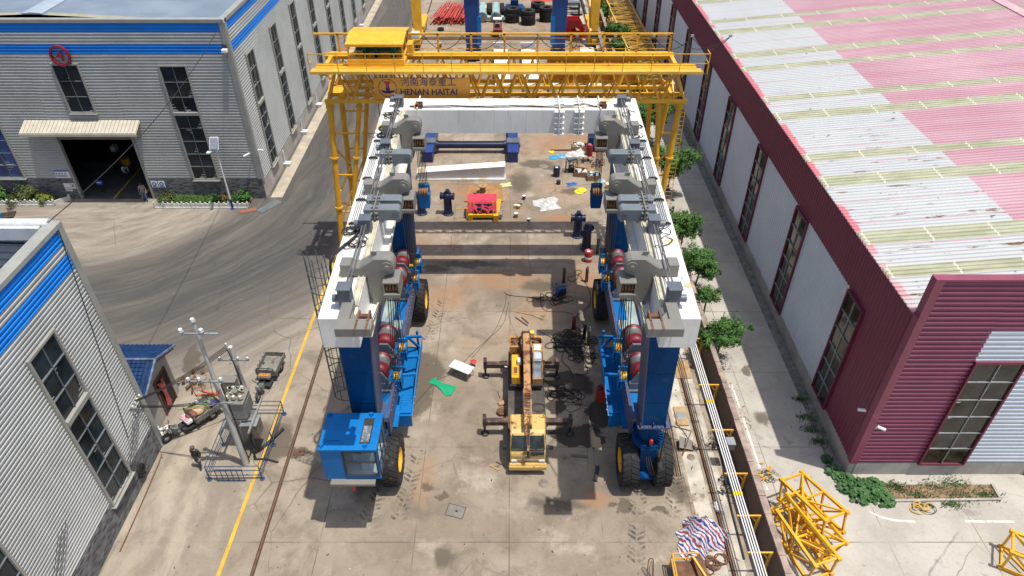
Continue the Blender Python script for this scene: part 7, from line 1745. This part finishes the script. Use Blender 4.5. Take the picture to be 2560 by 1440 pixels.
t = thing('floodlight', 'white floodlight under the roof corner of the far workshop', 'floodlight', (-21.15,51.3,12.9)); MB().box((-21.35,50.85,12.6),(-20.95,51.2,12.85)).build('housing', M_WH, t, bevel=.03); MB().box((-21.3,51.2,12.7),(-21.0,51.4,13.1)).build('bracket', M_DARK, t)
for nm, lab, c, d in (('security_camera','white camera facing left on the far workshop corner',(-21.3,51.15,4.35),(-.4,-.35,-.1)),('security_camera','white camera facing right on the far workshop corner',(-20.6,51.35,4.55),(.45,-.1,.02)),('security_camera','white camera on the shaded side of the maroon corner',(17.45,23.3,4.6),(-.3,.15,-.1)),('security_camera','white camera on the sunlit side of the maroon corner',(17.95,22.7,4.1),(.35,-.15,-.08))):
    t = thing(nm, lab, 'camera', c, 0, 'security cameras on workshop corners'); c = Vector(c); d = Vector(d); m = MB(); m.cyl(c, c+d, .08, n=10); m.build('body', M_WH, t); m = MB(); m.bar(c, c-Vector((d.x*.1,-.12 if c.x < 0 else 0,.1)), .05); m.build('mount', M_WH, t)
def board(name, label, x0, x1, z0, z1, m_, bits):
    t = thing(name, label, 'sign', ((x0+x1)/2,51.33,z0)); MB().box((x0,51.30,z0),(x1,51.34,z1)).build('board', m_, t)
    for pn, mm, rects in bits:
        b = MB()
        for a, c, e, f in rects: b.box((x0+(x1-x0)*a,51.285,z0+(z1-z0)*c),(x0+(x1-x0)*e,51.299,z0+(z1-z0)*f))
        b.build(pn, mm, t)
M_SB = mat('sign_blue', (.02,.10,.38), .5, var=.05)
board('notice_board','pale notice board with a blue header left of the open door',-37.95,-36.75,2.0,2.75,M_WH,[('header',M_SB,[(.0,.82,1,.99)]),('text_line',M_SB,[(.06+.2*k,.5,.16+.2*k,.6) for k in range(4)]+[(.06,.2+.12*k,.8,.24+.12*k) for k in range(2)])])
board('notice_board','white notice sheet on the stone base beside the door',-37.65,-37.1,.75,1.5,M_WH,[('text_line',M_GREYP,[(.1,.2,.9,.25),(.1,.4,.9,.45)])])
board('notice_board','small notice with an orange picture beside the white sheet',-37.05,-36.72,1.0,1.5,M_WH,[('picture',M_CARD,[(.25,.3,.75,.8)])])
def safety(label, x):
    t = thing('safety_sign', label, 'sign', (x,51.3,1.2), 0, 'blue safety signs'); MB().box((x-.26,51.30,1.1),(x+.26,51.33,1.7)).build('board', M_WH, t); MB().cyl((x,51.29,1.45),(x,51.299,1.45),.18,n=18).build('blue_disc', M_SB, t); MB().box((x-.08,51.28,1.38),(x+.08,51.289,1.5)).build('pictogram', M_WH, t); MB().box((x-.2,51.285,1.14),(x+.2,51.295,1.22)).build('caption', M_SB, t)
safety('blue and white safety sign right of the door, the left of two', -30.0); safety('blue and white safety sign right of the door, the right of two', -29.4)
t = thing('floor_sign', 'small blue sign standing inside the workshop doorway', 'sign', (-35.4,52.6,0)); MB().box((-35.7,52.5,.7),(-35.1,52.56,1.1)).build('board', mat('sign_bright_blue', (.02,.08,.5), .5), t); MB().bar((-35.4,52.55,0),(-35.4,52.55,.7),.05).box((-35.6,52.4,0),(-35.2,52.7,.03)).build('stand', M_DARK, t); MB().box((-35.6,52.49,.85),(-35.2,52.499,.95)).build('lettering', M_WH, t)
lathe_thing('fire_extinguisher','red fire extinguisher standing by the planter end','extinguisher',G(172,488),[('bottle',[(0,0),(.13,0),(.13,.5),(.08,.6),(.03,.64),(0,.64)],M_RED,12),('valve',[(0,.64),(.05,.64),(.05,.74),(0,.74)],M_DARK,8)])
for k in range(7):
    y = 57.2+6.62*k
    t = thing('rain_spout', ('nearest','second','third','fourth','fifth','sixth','last')[k] + ' white rain outlet along the foot of the side wall', 'rain outlet', (-20.7,y,0), 0, 'rain outlets along the side wall'); MB().box((-20.84,y-.25,0),(-20.3,y+.25,.3)).box((-20.86,y-.3,.3),(-20.25,y+.3,.34)).build('box', M_WHITETRIM, t)
    MB().cyl((-20.75,y,.3),(-20.75,y,1.5),.06,n=8).build('pipe', M_WHITETRIM, t)
struct(MB().box((-20.6,51.5,0),(-19.6,112,.035)).build('wall_apron', mat('pale_apron', (.40,.35,.27), .9, var=.25, scale=.7)))
struct(MB().box((17.05,23.3,0),(17.64,110,.02)).build('wall_gutter', mat('alley_gutter', (.20,.19,.17), .9, var=.4, scale=2)))
drum(4,560,'bright blue drum cut by the left edge of the photo', M_BLUEB, None)
t = thing('pallet', 'dark wooden pallet lying at the left edge', 'pallet', G(17,541), .3); MB().box((-.6,-.45,.1),(.6,-.15,.14)).box((-.6,-.05,.1),(.6,.15,.14)).box((-.6,.25,.1),(.6,.5,.14)).box((-.6,-.45,0),(-.5,.5,.1)).box((.5,-.45,0),(.6,.5,.1)).build('boards', mat('dark_timber',(.06,.045,.03),.9), t, world=False); MB().box((-.05,-.45,0),(.05,.5,.1)).build('bearer', M_CARD, t, world=False)
junk('brown scrap on the ground before the left planter',28,523,.5,23,M_RUST,M_DARK)
t = thing('work_bench', 'dim workbench and parts inside the open workshop', 'bench', (-36.5,57,0)); MB().box((-38.5,56,.0),(-36,60,.9)).box((-38.6,55.9,.9),(-35.9,60.1,.98)).build('bench', M_DARK, t); MB().cyl((-35.5,57.5,0),(-35.5,57.5,.6),.4,n=12).build('bin', M_YEL, t); MB().box((-36.8,58,1.0),(-36.4,58.6,1.5)).build('parts', M_WH, t)
# ---------------------------------------------------------------- cargo tricycles
M_TBED = mat('tricycle_green_grey', (.20,.20,.17), .6, var=.3, scale=2, stain=((.12,.07,.045), 2.5, .55))
def tricycle(label, loc, rz, loaded):
    t = thing('cargo_tricycle', label, 'tricycle', loc, rz, 'cargo tricycles')
    m = MB(); m.box((-.6,.2,.5),(.6,1.9,.55))
    for x in (-.62,.58): m.box((x,.2,.55),(x+.04,1.9,.88)); 
    m.box((-.58,.2,.55),(.58,.24,.95)); m.box((-.58,1.86,.55),(.58,1.9,.88))
    for x in (-.66,.62):
        for k in range(5): m.box((x,.25+.38*k,.5),(x+.04,.31+.38*k,.95))
    m.build('cargo_bed', M_TBED, t, world=False)
    m = MB(); m.bar((-.5,.2,.95),(-.5,.2,1.1),.04); m.bar((.5,.2,.95),(.5,.2,1.1),.04); m.bar((-.5,.2,1.1),(.5,.2,1.1),.04); m.bar((0,-1.15,.35),(0,.6,.45),.1); m.bar((-.3,-.5,.3),(-.3,.3,.35),.06); m.bar((.3,-.5,.3),(.3,.3,.35),.06); m.box((-.42,-.45,.28),(.42,.2,.33)); m.build('frame', M_DARK, t, world=False)
    m = MB(); m.box((-.36,-.2,.55),(.36,.18,.8)); m.build('seat', M_GREYP if not loaded else M_WH, t, world=False, bevel=.05)
    m = MB(); m.box((-.33,-.16,.801),(.33,.02,.83)); m.build('seat_mat', mat('orange_mat', (.5,.17,.03), .8) if not loaded else mat('floral_mat', (.55,.3,.35), .8, var=.6, scale=8), t, world=False)
    m = MB(); m.bar((0,-1.3,.42),(0,-.95,1.05),.06); m.bar((-.38,-.8,1.08),(0,-.97,1.05),.04); m.bar((.38,-.8,1.08),(0,-.97,1.05),.04); m.build('handlebar', M_DARK, t, world=False)
    m = MB(); m.cyl((0,-1.2,.9),(0,-1.08,.9),.11,n=12); m.box((-.12,-1.18,.62),(.12,-1.1,.8)); m.build('headlight', M_STEEL, t, world=False)
    m = MB(); m.box((-.2,-.95,.4),(.2,-.6,.75)); m.build('tank_cover', mat('tank_grey_green', (.13,.16,.14), .4), t, world=False, bevel=.04)
    for x, y in ((0,-1.35),(-.52,1.2),(.52,1.2)):
        m = MB(); m.lathe([(.17,-.05),(.26,-.06),(.29,-.03),(.29,.03),(.26,.06),(.17,.05)],18,'X',(x,y,.29)); w_ = m.build('wheel', M_RUB, t, world=False); MB().lathe([(0,-.04),(.17,-.03),(.17,.03),(0,.04)],14,'X',(x,y,.29)).build('rim', M_STEEL, w_, world=False)
    m = MB(); m.prism([(-1.6,.5),(-1.35,.63),(-1.1,.55),(-1.1,.52),(-1.35,.60),(-1.6,.47)], -.07, .07, 'X'); m.build('mudguard', M_DARK, t, world=False)
    return t
p = G(668,960); tricycle('empty cargo tricycle parked beside the yellow line', (p.x,p.y,0), R(-4), False)
t2 = (G(492,1045)+G(440,1110))/2
tl = tricycle('loaded cargo tricycle parked beside the near workshop', (G(476,1068).x,G(476,1068).y,0), R(-38), True)
def on_trike(x, y, z): return root_matrix(tl) @ Vector((x,y,z))
for nm, lab, cat, pos, d, m_ in (('sack','tan sack in the bed of the loaded tricycle','sack',(-.1,.75,.56),(.75,.7,.35),mat('sack_tan',(.50,.36,.20),.85)),('tub','purple tub in the bed of the loaded tricycle','tub',(.3,1.55,.56),(.4,.4,.35),mat('tub_purple',(.07,.05,.25),.5)),('greens','bunch of green plants in the bed of the loaded tricycle','greens',(-.1,1.4,.56),(.6,.5,.3),M_GRASS),('folded_board','brown board across the front of the tricycle load','board',(0,.3,.62),(.9,.25,.3),mat('brown_board',(.2,.08,.05),.7))):
    r_ = random.Random(len(lab)); b = MB(); P0 = on_trike(*pos)
    if nm == 'greens':
        for k in range(160):
            q = P0+Vector((r_.gauss(0,.2),r_.gauss(0,.2),r_.uniform(.05,.35))); e = Vector((r_.uniform(-.1,.1),r_.uniform(-.1,.1),r_.uniform(-.05,.1))); s_ = e.cross(Vector((0,0,1)))*.3+Vector((.01,.01,0)); b.add([q-s_,q+s_,q+e],[(0,1,2)])
    elif nm == 'tub': b.lathe([(0,0),(.17,0),(.22,.32),(.24,.33),(.2,.28),(.15,.05),(0,.05)],14,'Z',P0)
    else: b.lathe([(0,0),(d[0]*.45,.02),(d[0]*.52,d[2]*.4),(d[0]*.42,d[2]*.85),(d[0]*.2,d[2]),(0,d[2])] if nm == 'sack' else [(0,0),(.3,0),(.32,.25),(.05,.28),(0,.28)],12,'Z',P0)
    tag(b.build(nm, m_, None, fix=False), lab, cat)
for k, c_ in enumerate(((.6,.6,.1),(.05,.3,.08))):
    a, b_ = on_trike(-.75+.15*k,.0+.1*k,.95), on_trike(.3+.2*k,1.3,1.0); tag(MB().cyl(a,b_,.02,n=6).cyl(a,a+(b_-a)*.06,.03,n=6).build('broom_stick', M_WOOD if k else mat('stick_green',(.05,.3,.08),.6), None), ('green stick lying across the tricycle load','wooden stick lying across the tricycle load')[k], 'stick')
# ---------------------------------------------------------------- things at the far end of the yard
def far_tyre_mesh(Rr=1.0, W=.62):
    return tyre_mb(Rr, W, Rr*.5, lugs=22)
ft = far_tyre_mesh(); TM = None
def tyre_thing(label, M, group):
    global TM
    if TM is None: o = far_tyre_mesh().build('big_tyre', M_RUB, None, world=False); TM = o.data
    else: o = bpy.data.objects.new('big_tyre', TM); C.objects.link(o)
    o.matrix_basis = M; return tag(o, label, 'tyre', group)
FLAT = Matrix.Rotation(PI/2,4,'Y')
for u, v, nlay, lab, rimd in ((1281,54,3,'stack with a yellow rim nearest the teal axles',True),(1320,60,3,'stack with a yellow rim nearest the gantry',True),(1366,52,3,'tall stack beside the blue crane leg',False),(1345,28,2,'stack behind the yellow rimmed ones',False)):
    p = G(u, v)
    for k in range(nlay):
        o = tyre_thing(('bottom','middle','top')[k if nlay == 3 else (0,2)[k]] + ' tyre of the ' + lab, Matrix.Translation((p.x+rg.uniform(-.06,.06),p.y+rg.uniform(-.06,.06),.32+.63*k)) @ Matrix.Rotation(rg.uniform(0,3),4,'Z') @ FLAT, 'big tyres stacked at the far end')
        if rimd and k == nlay-1:
            mm = MB(); mm.lathe([(.28,.12),(.5,.2),(.54,.28),(.50,.29),(.46,.22),(.28,.16)],24,'X'); rr_ = mm.build('rim', M_YEL2, o, world=False)
p = G(1348,140)
tyre_thing('single worn tyre lying flat near the red pipe pile', Matrix.Translation(G(1102,76)+Vector((0,0,.2))) @ Matrix.Scale(.45,4) @ FLAT, 'loose tyres')
M_TEAL = mat('teal_primer', (.25,.42,.41), .5, var=.12)
for u, lab in ((1207,'pale teal axle yoke between two big tyres, the left of two'),(1240,'pale teal axle yoke between two big tyres, the right of two')):
    p = G(u, 50); t = thing('axle_assembly', lab, 'axle', (p.x,p.y,0), 0, 'teal axle assemblies')
    for x in (-.85,.85):
        wv = thing('wheel', None, None); wv.parent = t; wv.matrix_basis = Matrix.Translation((x,1.0,1.0)); o = bpy.data.objects.new('tyre', TM); C.objects.link(o); o.parent = wv
        MB().lathe([(0,-.1),(.5,-.2),(.52,.2),(0,.1)],16,'X').build('rim', M_YEL2, wv, world=False)
    m = MB(); m.hexa([(-.5,-.9,.1),(.5,-.9,.1),(.35,.6,.8),(-.35,.6,.8),(-.5,-.9,.9),(.5,-.9,.9),(.35,1.6,2.0),(-.35,1.6,2.0)]); m.cyl((0,-1.2,.75),(0,-.6,.75),.68,n=20); m.cyl((0,-.6,.6),(1.1,-.6,.5),.35,.28,14); m.build('yoke', M_TEAL, t, world=False, bevel=.06)
    m = MB(); m.cyl((0,-1.23,.75),(0,-1.2,.75),.6,n=20); m.build('yoke_face', M_GREYP, t, world=False)
# salmon red pipe frames in a pile
t = thing('pipe_pile', 'pile of salmon red scaffold frames beside the far blue leg', 'pipes', G(1130,45)); rr_ = random.Random(8); M_SAL = mat('salmon_red', (.50,.075,.055), .55, var=.25)
for lay, nm in enumerate(('lower_layer','middle_layer','upper_layer')):
    b = MB()
    for k in range(34):
        x = rr_.uniform(-2.4,2.2); y0_ = rr_.uniform(-3.4,-2.2); L = rr_.uniform(4.5,7); d = .16+.07*(-x)*.3; z = .1+.35*lay+rr_.uniform(0,.2)
        b.bar((x-d*1.8,y0_,z),(x+d*3.5,y0_+L,z+rr_.uniform(.0,.4)),.09)
    for k in range(16):
        x = rr_.uniform(-2,1.5); y = rr_.uniform(-2.5,3); b.bar((x,y,.2+.35*lay),(x+rr_.uniform(.8,1.8),y+rr_.uniform(-.2,.2),.25+.35*lay),.07)
    b.build(nm, M_SAL, t, world=False)
# forklift
p = G(1244,92); t = thing('forklift', 'small red forklift seen from behind, in front of the teal axles', 'forklift', (p.x,p.y,0))
MB().box((-.55,.0,.35),(.55,1.9,1.0)).box((-.6,-.25,.3),(.6,.25,1.15)).build('body', M_RED, t, world=False, bevel=.08)
MB().box((-.58,-.26,1.0),(.58,-.2,1.12)).build('rear_stripe', M_WH, t, world=False)
m = MB()
for x in (-.5,.5): m.bar((x,.1,1.1),(x,.3,2.1),.07); m.bar((x,1.4,1.0),(x,1.2,2.1),.07)
m.build('overhead_guard', M_DARK, t, world=False); MB().box((-.56,.25,2.1),(.56,1.25,2.16)).build('guard_roof', M_WH, t, world=False)
MB().box((-.3,.4,1.0),(.3,.9,1.15)).box((-.3,.3,1.15),(.3,.42,1.6)).build('seat', M_DARK, t, world=False)
m = MB()
for x in (-.4,.4): m.box((x-.05,1.95,.1),(x+.05,2.05,2.6)); m.box((x-.07,2.1,.05),(x+.07,3.1,.1))
m.build('mast', M_DARK, t, world=False)
for x in (-.5,.5):
    for y in (.2,1.6): MB().lathe([(0,-.12),(.28,-.12),(.3,0),(.28,.12),(0,.12)],14,'X',(x,y,.3)).build('wheel', M_RUB, t, world=False)
# red machine, black rack, round plates
p = G(1437,95); t = thing('red_clamshell', 'bright red steel grab lying open near the east rail', 'grab', (p.x,p.y,0))
m = MB()
for y in (0,1.6): m.prism([(-1.3,.2),(-1.5,1.2),(-.9,2.3),(.5,2.3),(1.2,1.2),(1.3,.2),(.8,.2),(.6,1.0),(0,1.4),(-.6,1.0),(-.8,.2)], y, y+.15)
m.box((-1.3,-.3,.1),(1.4,-.05,1.0)); m.box((-1.2,.15,.3),(1.2,1.6,.5)); m.box((-.9,.2,1.5),(.5,1.6,1.6)); m.build('shell', mat('grab_red', (.52,.02,.02), .45, var=.2), t, world=False)
MB().cyl((-.2,.3,.9),(-.2,1.4,.9),.35,n=12).bar((1.3,0,.2),(1.6,1.2,2.0),.15).build('arm', M_RED, t, world=False)
p = G(1428,55); t = thing('steel_rack', 'black steel rack standing beside the far blue leg', 'rack', (p.x,p.y,0)); m = MB()
for x in (-1,1):
    for y in (-.6,.6): m.bar((x,y,0),(x,y,2.6),.14)
for z in (.3,.9,1.5,2.1,2.6): m.bar((-1,-.6,z),(1,-.6,z),.1); m.bar((-1,.6,z),(1,.6,z),.1)
m.build('frame', M_DARK, t, world=False); MB().box((-1,-.6,2.66),(1,.6,2.72)).build('top_board', M_GREYD, t, world=False); MB().cyl((-.6,0,2.72),(-.8,.3,3.4),.1,n=8).build('tube', M_WH, t, world=False)
for k, (u, v) in enumerate(((1437,20),(1442,36))): disc(u, v, ('pale round steel plate behind the black rack, the farther one','pale round steel plate behind the black rack, the nearer one')[k], .9, M_GREYP, .3, 'round plates beyond the gantry')
crumple('tarp_cover','red cover sheet over goods at the top edge',  'cover', 1375,-4,3.2,1.6,1.6, mat('cover_red',(.5,.05,.04),.7), 0, 14, 31)
o = crumple('rag_heap','yellow gloves or rags on the far axle assembly','rags',1210,18,.7,.5,.4,mat('pale_yellow_rag',(.65,.62,.28),.85),.3,10,33)
# ---------------------------------------------------------------- people
def person(label, loc, rz, pose, cols, scale=1.0):
    """one skinned body; pose: joint positions in metres, feet at z = 0, facing -y"""
    t = thing('person', label, 'person', loc, rz)
    J = pose; E = [('pelvis','chest'),('chest','neck'),('neck','head0'),('head0','head1'),('chest','shl'),('shl','ell'),('ell','wrl'),('chest','shr'),('shr','elr'),('elr','wrr'),('pelvis','hil'),('hil','knl'),('knl','anl'),('anl','tol'),('pelvis','hir'),('hir','knr'),('knr','anr'),('anr','tor')]
    Rr = dict(pelvis=.15,chest=.17,neck=.06,head0=.085,head1=.095,shl=.085,ell=.055,wrl=.04,shr=.085,elr=.055,wrr=.04,hil=.105,knl=.075,anl=.055,tol=.045,hir=.105,knr=.075,anr=.055,tor=.045)
    names = list(J.keys()); idx = {n: i for i, n in enumerate(names)}; V_ = [Vector(J[n]) for n in names]; ed = [(idx[a], idx[b]) for a, b in E]; rad = [Rr[n] for n in names]
    # hands: palm, four fingers and a thumb on each wrist
    for sd in ('l','r'):
        w_, e_ = Vector(J['wr'+sd]), Vector(J['el'+sd]); d = (w_-e_).normalized(); s_ = d.cross(Vector((0,1,0))).normalized(); nrm = d.cross(s_)
        palm = len(V_); V_.append(w_+d*.08); rad.append(.03); ed.append((idx['wr'+sd], palm))
        for k, L in enumerate((.075,.085,.08,.06)):
            a = len(V_); V_.append(w_+d*(.10)+s_*(.028*(k-1.5))); rad.append(.009); ed.append((palm,a)); V_.append(w_+d*(.10+L*.6)+s_*(.03*(k-1.5))+nrm*.015); rad.append(.008); ed.append((a,a+1)); V_.append(w_+d*(.10+L)+s_*(.03*(k-1.5))+nrm*.04); rad.append(.007); ed.append((a+1,a+2))
        a = len(V_); V_.append(w_+d*.06+s_*.05); rad.append(.01); ed.append((palm,a)); V_.append(w_+d*.10+s_*.065+nrm*.02); rad.append(.009); ed.append((a,a+1))
    me = bpy.data.meshes.new('body'); me.from_pydata([tuple(v) for v in V_], ed, []); o = bpy.data.objects.new('body_tmp', me); C.objects.link(o)
    sk = o.modifiers.new('skin','SKIN'); sk.use_smooth_shade = True
    for i, v in enumerate(me.skin_vertices[0].data): v.radius = (rad[i], rad[i]); v.use_root = (i == idx['pelvis'])
    me.skin_vertices[0].data[idx['chest']].radius = (.19,.12); me.skin_vertices[0].data[idx['pelvis']].radius = (.155,.12)
    sb_ = o.modifiers.new('sub','SUBSURF'); sb_.levels = sb_.render_levels = 2
    dg = bpy.context.evaluated_depsgraph_get(); dg.update(); m2 = bpy.data.meshes.new_from_object(o.evaluated_get(dg)); bpy.data.objects.remove(o); bpy.data.meshes.remove(me)
    m2.materials.clear()
    for c_ in cols: m2.materials.append(c_)
    segs = [(E_, Vector(J[E_[0]]), Vector(J[E_[1]])) for E_ in E]
    part = {('pelvis','chest'):1,('chest','neck'):1,('neck','head0'):0,('head0','head1'):0,('chest','shl'):1,('shl','ell'):1,('ell','wrl'):1,('chest','shr'):1,('shr','elr'):1,('elr','wrr'):1,('anl','tol'):3,('anr','tor'):3}
    wr = [Vector(J['wrl']), Vector(J['wrr'])]
    for f in m2.polygons:
        c_ = f.center; best = None
        for E_, a, b_ in segs:
            ab = b_-a; tt_ = max(0, min(1, (c_-a).dot(ab)/ab.length_squared)); d = (c_-a-ab*tt_).length
            if best is None or d < best[0]: best = (d, E_, tt_)
        mi = part.get(best[1], 2)
        if best[1][1] in ('wrl','wrr') and best[2] >= .93: mi = 0
        f.material_index = mi; f.use_smooth = True
    bo_ = bpy.data.objects.new('body', m2); C.objects.link(bo_); bo_.parent = t
    hd = (Vector(J['head0'])+Vector(J['head1']))/2; up = (Vector(J['head1'])-Vector(J['head0'])).normalized()
    b = MB(); b.lathe([(.108,-.02),(.118,.05),(.10,.10),(.06,.145),(0,.16)], 14); h = b.build('hair', cols[4], t, world=False); h.matrix_basis = Matrix.Translation(hd+Vector((0,.02,.02))) @ up.to_track_quat('Z','Y').to_matrix().to_4x4()
    b = MB(); b.hexa([(-.016,-.115,-.03),(.016,-.115,-.03),(.012,-.09,-.03),(-.012,-.09,-.03),(-.008,-.1,.02),(.008,-.1,.02),(.008,-.085,.02),(-.008,-.085,.02)])
    for sd in (-1,1): b.cbox((sd*.105,0,-.0),(.02,.035,.06))
    n_ = b.build('nose_and_ears', cols[0], t, world=False); n_.matrix_basis = Matrix.Translation(hd)
    b = MB()
    for sd in (-1,1): b.cbox((sd*.035,-.094,.015),(.028,.012,.012))
    b.cbox((0,-.094,-.055),(.05,.01,.012)); n_ = b.build('eyes_and_mouth', M_DARK, t, world=False); n_.matrix_basis = Matrix.Translation(hd)
    return t
SKIN = mat('skin', (.36,.20,.13), .55, var=.08); HAIR = mat('black_hair', (.015,.012,.011), .6)
stand = dict(pelvis=(0,0,.92),chest=(0,-.01,1.28),neck=(0,-.02,1.48),head0=(0,-.04,1.56),head1=(0,-.05,1.66),shl=(.19,0,1.40),ell=(.26,.04,1.13),wrl=(.24,-.10,.92),shr=(-.19,0,1.40),elr=(-.27,.06,1.13),wrr=(-.25,-.02,.88),hil=(.10,0,.86),knl=(.11,-.10,.49),anl=(.11,-.12,.09),tol=(.12,-.26,.05),hir=(-.10,0,.86),knr=(-.11,-.02,.48),anr=(-.11,.16,.10),tor=(-.12,.02,.05))
bend = dict(stand); bend.update(chest=(0,-.16,1.22),neck=(0,-.30,1.36),head0=(0,-.36,1.40),head1=(0,-.42,1.47),shl=(.19,-.22,1.30),ell=(.24,-.30,1.02),wrl=(.14,-.46,.92),shr=(-.19,-.22,1.30),elr=(-.24,-.30,1.02),wrr=(-.14,-.46,.92))
def plaid():
    n = NT('plaid_shirt'); X, Y, Z = n.xyz(); a = n.math('LESS_THAN', n.math('FRACT', n.math('MULTIPLY', Z, 9.0)), .3); b_ = n.math('LESS_THAN', n.math('FRACT', n.math('MULTIPLY', X, 9.0)), .3)
    return n.out(n.mix(n.math('MAXIMUM', a, b_), (.05,.03,.035), (.45,.36,.34)), .85)
SHOE = mat('dark_shoe', (.02,.018,.017), .6)
p = G(503,1168); person('man in a dark jacket and grey trousers walking past the tricycle', (p.x,p.y,0), R(-12), stand, [SKIN, mat('dark_jacket', (.022,.024,.032), .75, var=.2), mat('grey_trousers', (.07,.08,.10), .8, var=.2), SHOE, mat('thin_grey_hair', (.10,.085,.075), .7)])
person('man in a plaid shirt and jeans standing at the workshop door post', (-31.0,50.95,.0), R(25), stand, [SKIN, plaid(), mat('blue_jeans', (.09,.14,.23), .8, var=.15), SHOE, HAIR])
person('worker in a pale shirt bending inside the dark workshop', (-34.2,54.6,.012), R(60), bend, [SKIN, mat('pale_shirt', (.5,.55,.62), .8), mat('dark_trousers', (.03,.03,.04), .8), SHOE, HAIR])

# grit, chips and scraps strewn over the yard, fallen leaves under the trees
def litter(name, n, area, s0, s1, m_, seed, flat=.5):
    r_ = random.Random(seed); b = MB()
    for k in range(n):
        x, y = r_.uniform(area[0], area[1]), area[2] + (area[3]-area[2])*r_.random()**1.4
        b.cbox((x, y, .012), (r_.uniform(s0,s1)*r_.choice((1,1,2.5)), r_.uniform(s0,s1), r_.uniform(s0,s1)*flat), 0, r_.uniform(0,3.1))
    o = b.build(name, m_, None); o['kind'] = 'stuff'; return o
litter('debris', 170, (-11.5,9.0,17,62), .015, .06, mat('grit_dark', (.06,.05,.042), .9, var=.4), 41)
litter('debris', 90, (-11.5,9.0,17,62), .015, .05, mat('grit_pale', (.40,.36,.31), .9, var=.4), 42)
litter('debris', 200, (8.6,11.7,17,60), .02, .10, mat('grit_brown', (.17,.11,.075), .9, var=.5), 43)
litter('debris', 60, (-19,-13,17,60), .015, .05, mat('grit_dark', (.06,.05,.042)), 44)
litter('leaf_litter', 500, (12.2,13.6,26,60), .03, .07, mat('dry_leaf', (.16,.12,.05), .9, var=.5), 45, .1)
# ---------------------------------------------------------------- a part that came out as several far-apart pieces becomes several parts
def split_pieces(o):
    me = o.data
    if me.users > 1: return
    n = len(me.vertices); par = list(range(n))
    def f(a):
        while par[a] != a: par[a] = par[par[a]]; a = par[a]
        return a
    for e in me.edges:
        a, b = f(e.vertices[0]), f(e.vertices[1])
        if a != b: par[a] = b
    isl = {}
    for i in range(n): isl.setdefault(f(i), []).append(i)
    ks = list(isl); bb = []
    for k in ks:
        ps = [me.vertices[i].co for i in isl[k]]; lo = Vector([min(p[j] for p in ps) for j in range(3)]); hi = Vector([max(p[j] for p in ps) for j in range(3)]); bb.append((lo, hi, max(hi-lo)))
    q = list(range(len(ks)))
    def g_(a):
        while q[a] != a: a = q[a]
        return a
    for i in range(len(ks)):
        for j in range(i):
            gap = Vector([max(0, bb[i][0][k]-bb[j][1][k], bb[j][0][k]-bb[i][1][k]) for k in range(3)]).length
            if gap <= max(.02, .5*max(bb[i][2], bb[j][2])): q[g_(i)] = g_(j)
    groups = {}
    for i in range(len(ks)): groups.setdefault(g_(i), []).append(i)
    if len(groups) < 2: return
    sets = [set(v for i in gr for v in isl[ks[i]]) for gr in groups.values()]
    src = me.copy()
    for num, keep in enumerate(sets):
        bm = bmesh.new(); bm.from_mesh(src); bm.verts.ensure_lookup_table()
        bmesh.ops.delete(bm, geom=[v for v in bm.verts if v.index not in keep], context='VERTS')
        if num == 0: bm.to_mesh(me)
        else:
            c = o.copy(); c.data = src.copy(); bm.to_mesh(c.data); C.objects.link(c)
        bm.free()
for o in list(C.objects):
    if o.type == 'MESH' and o.name.split('.')[0] in ('clamp_box','winch_bracket','conduit_clip','splice_flange','counterweight_bin','scrap_load','scrap','wire'): split_pieces(o)
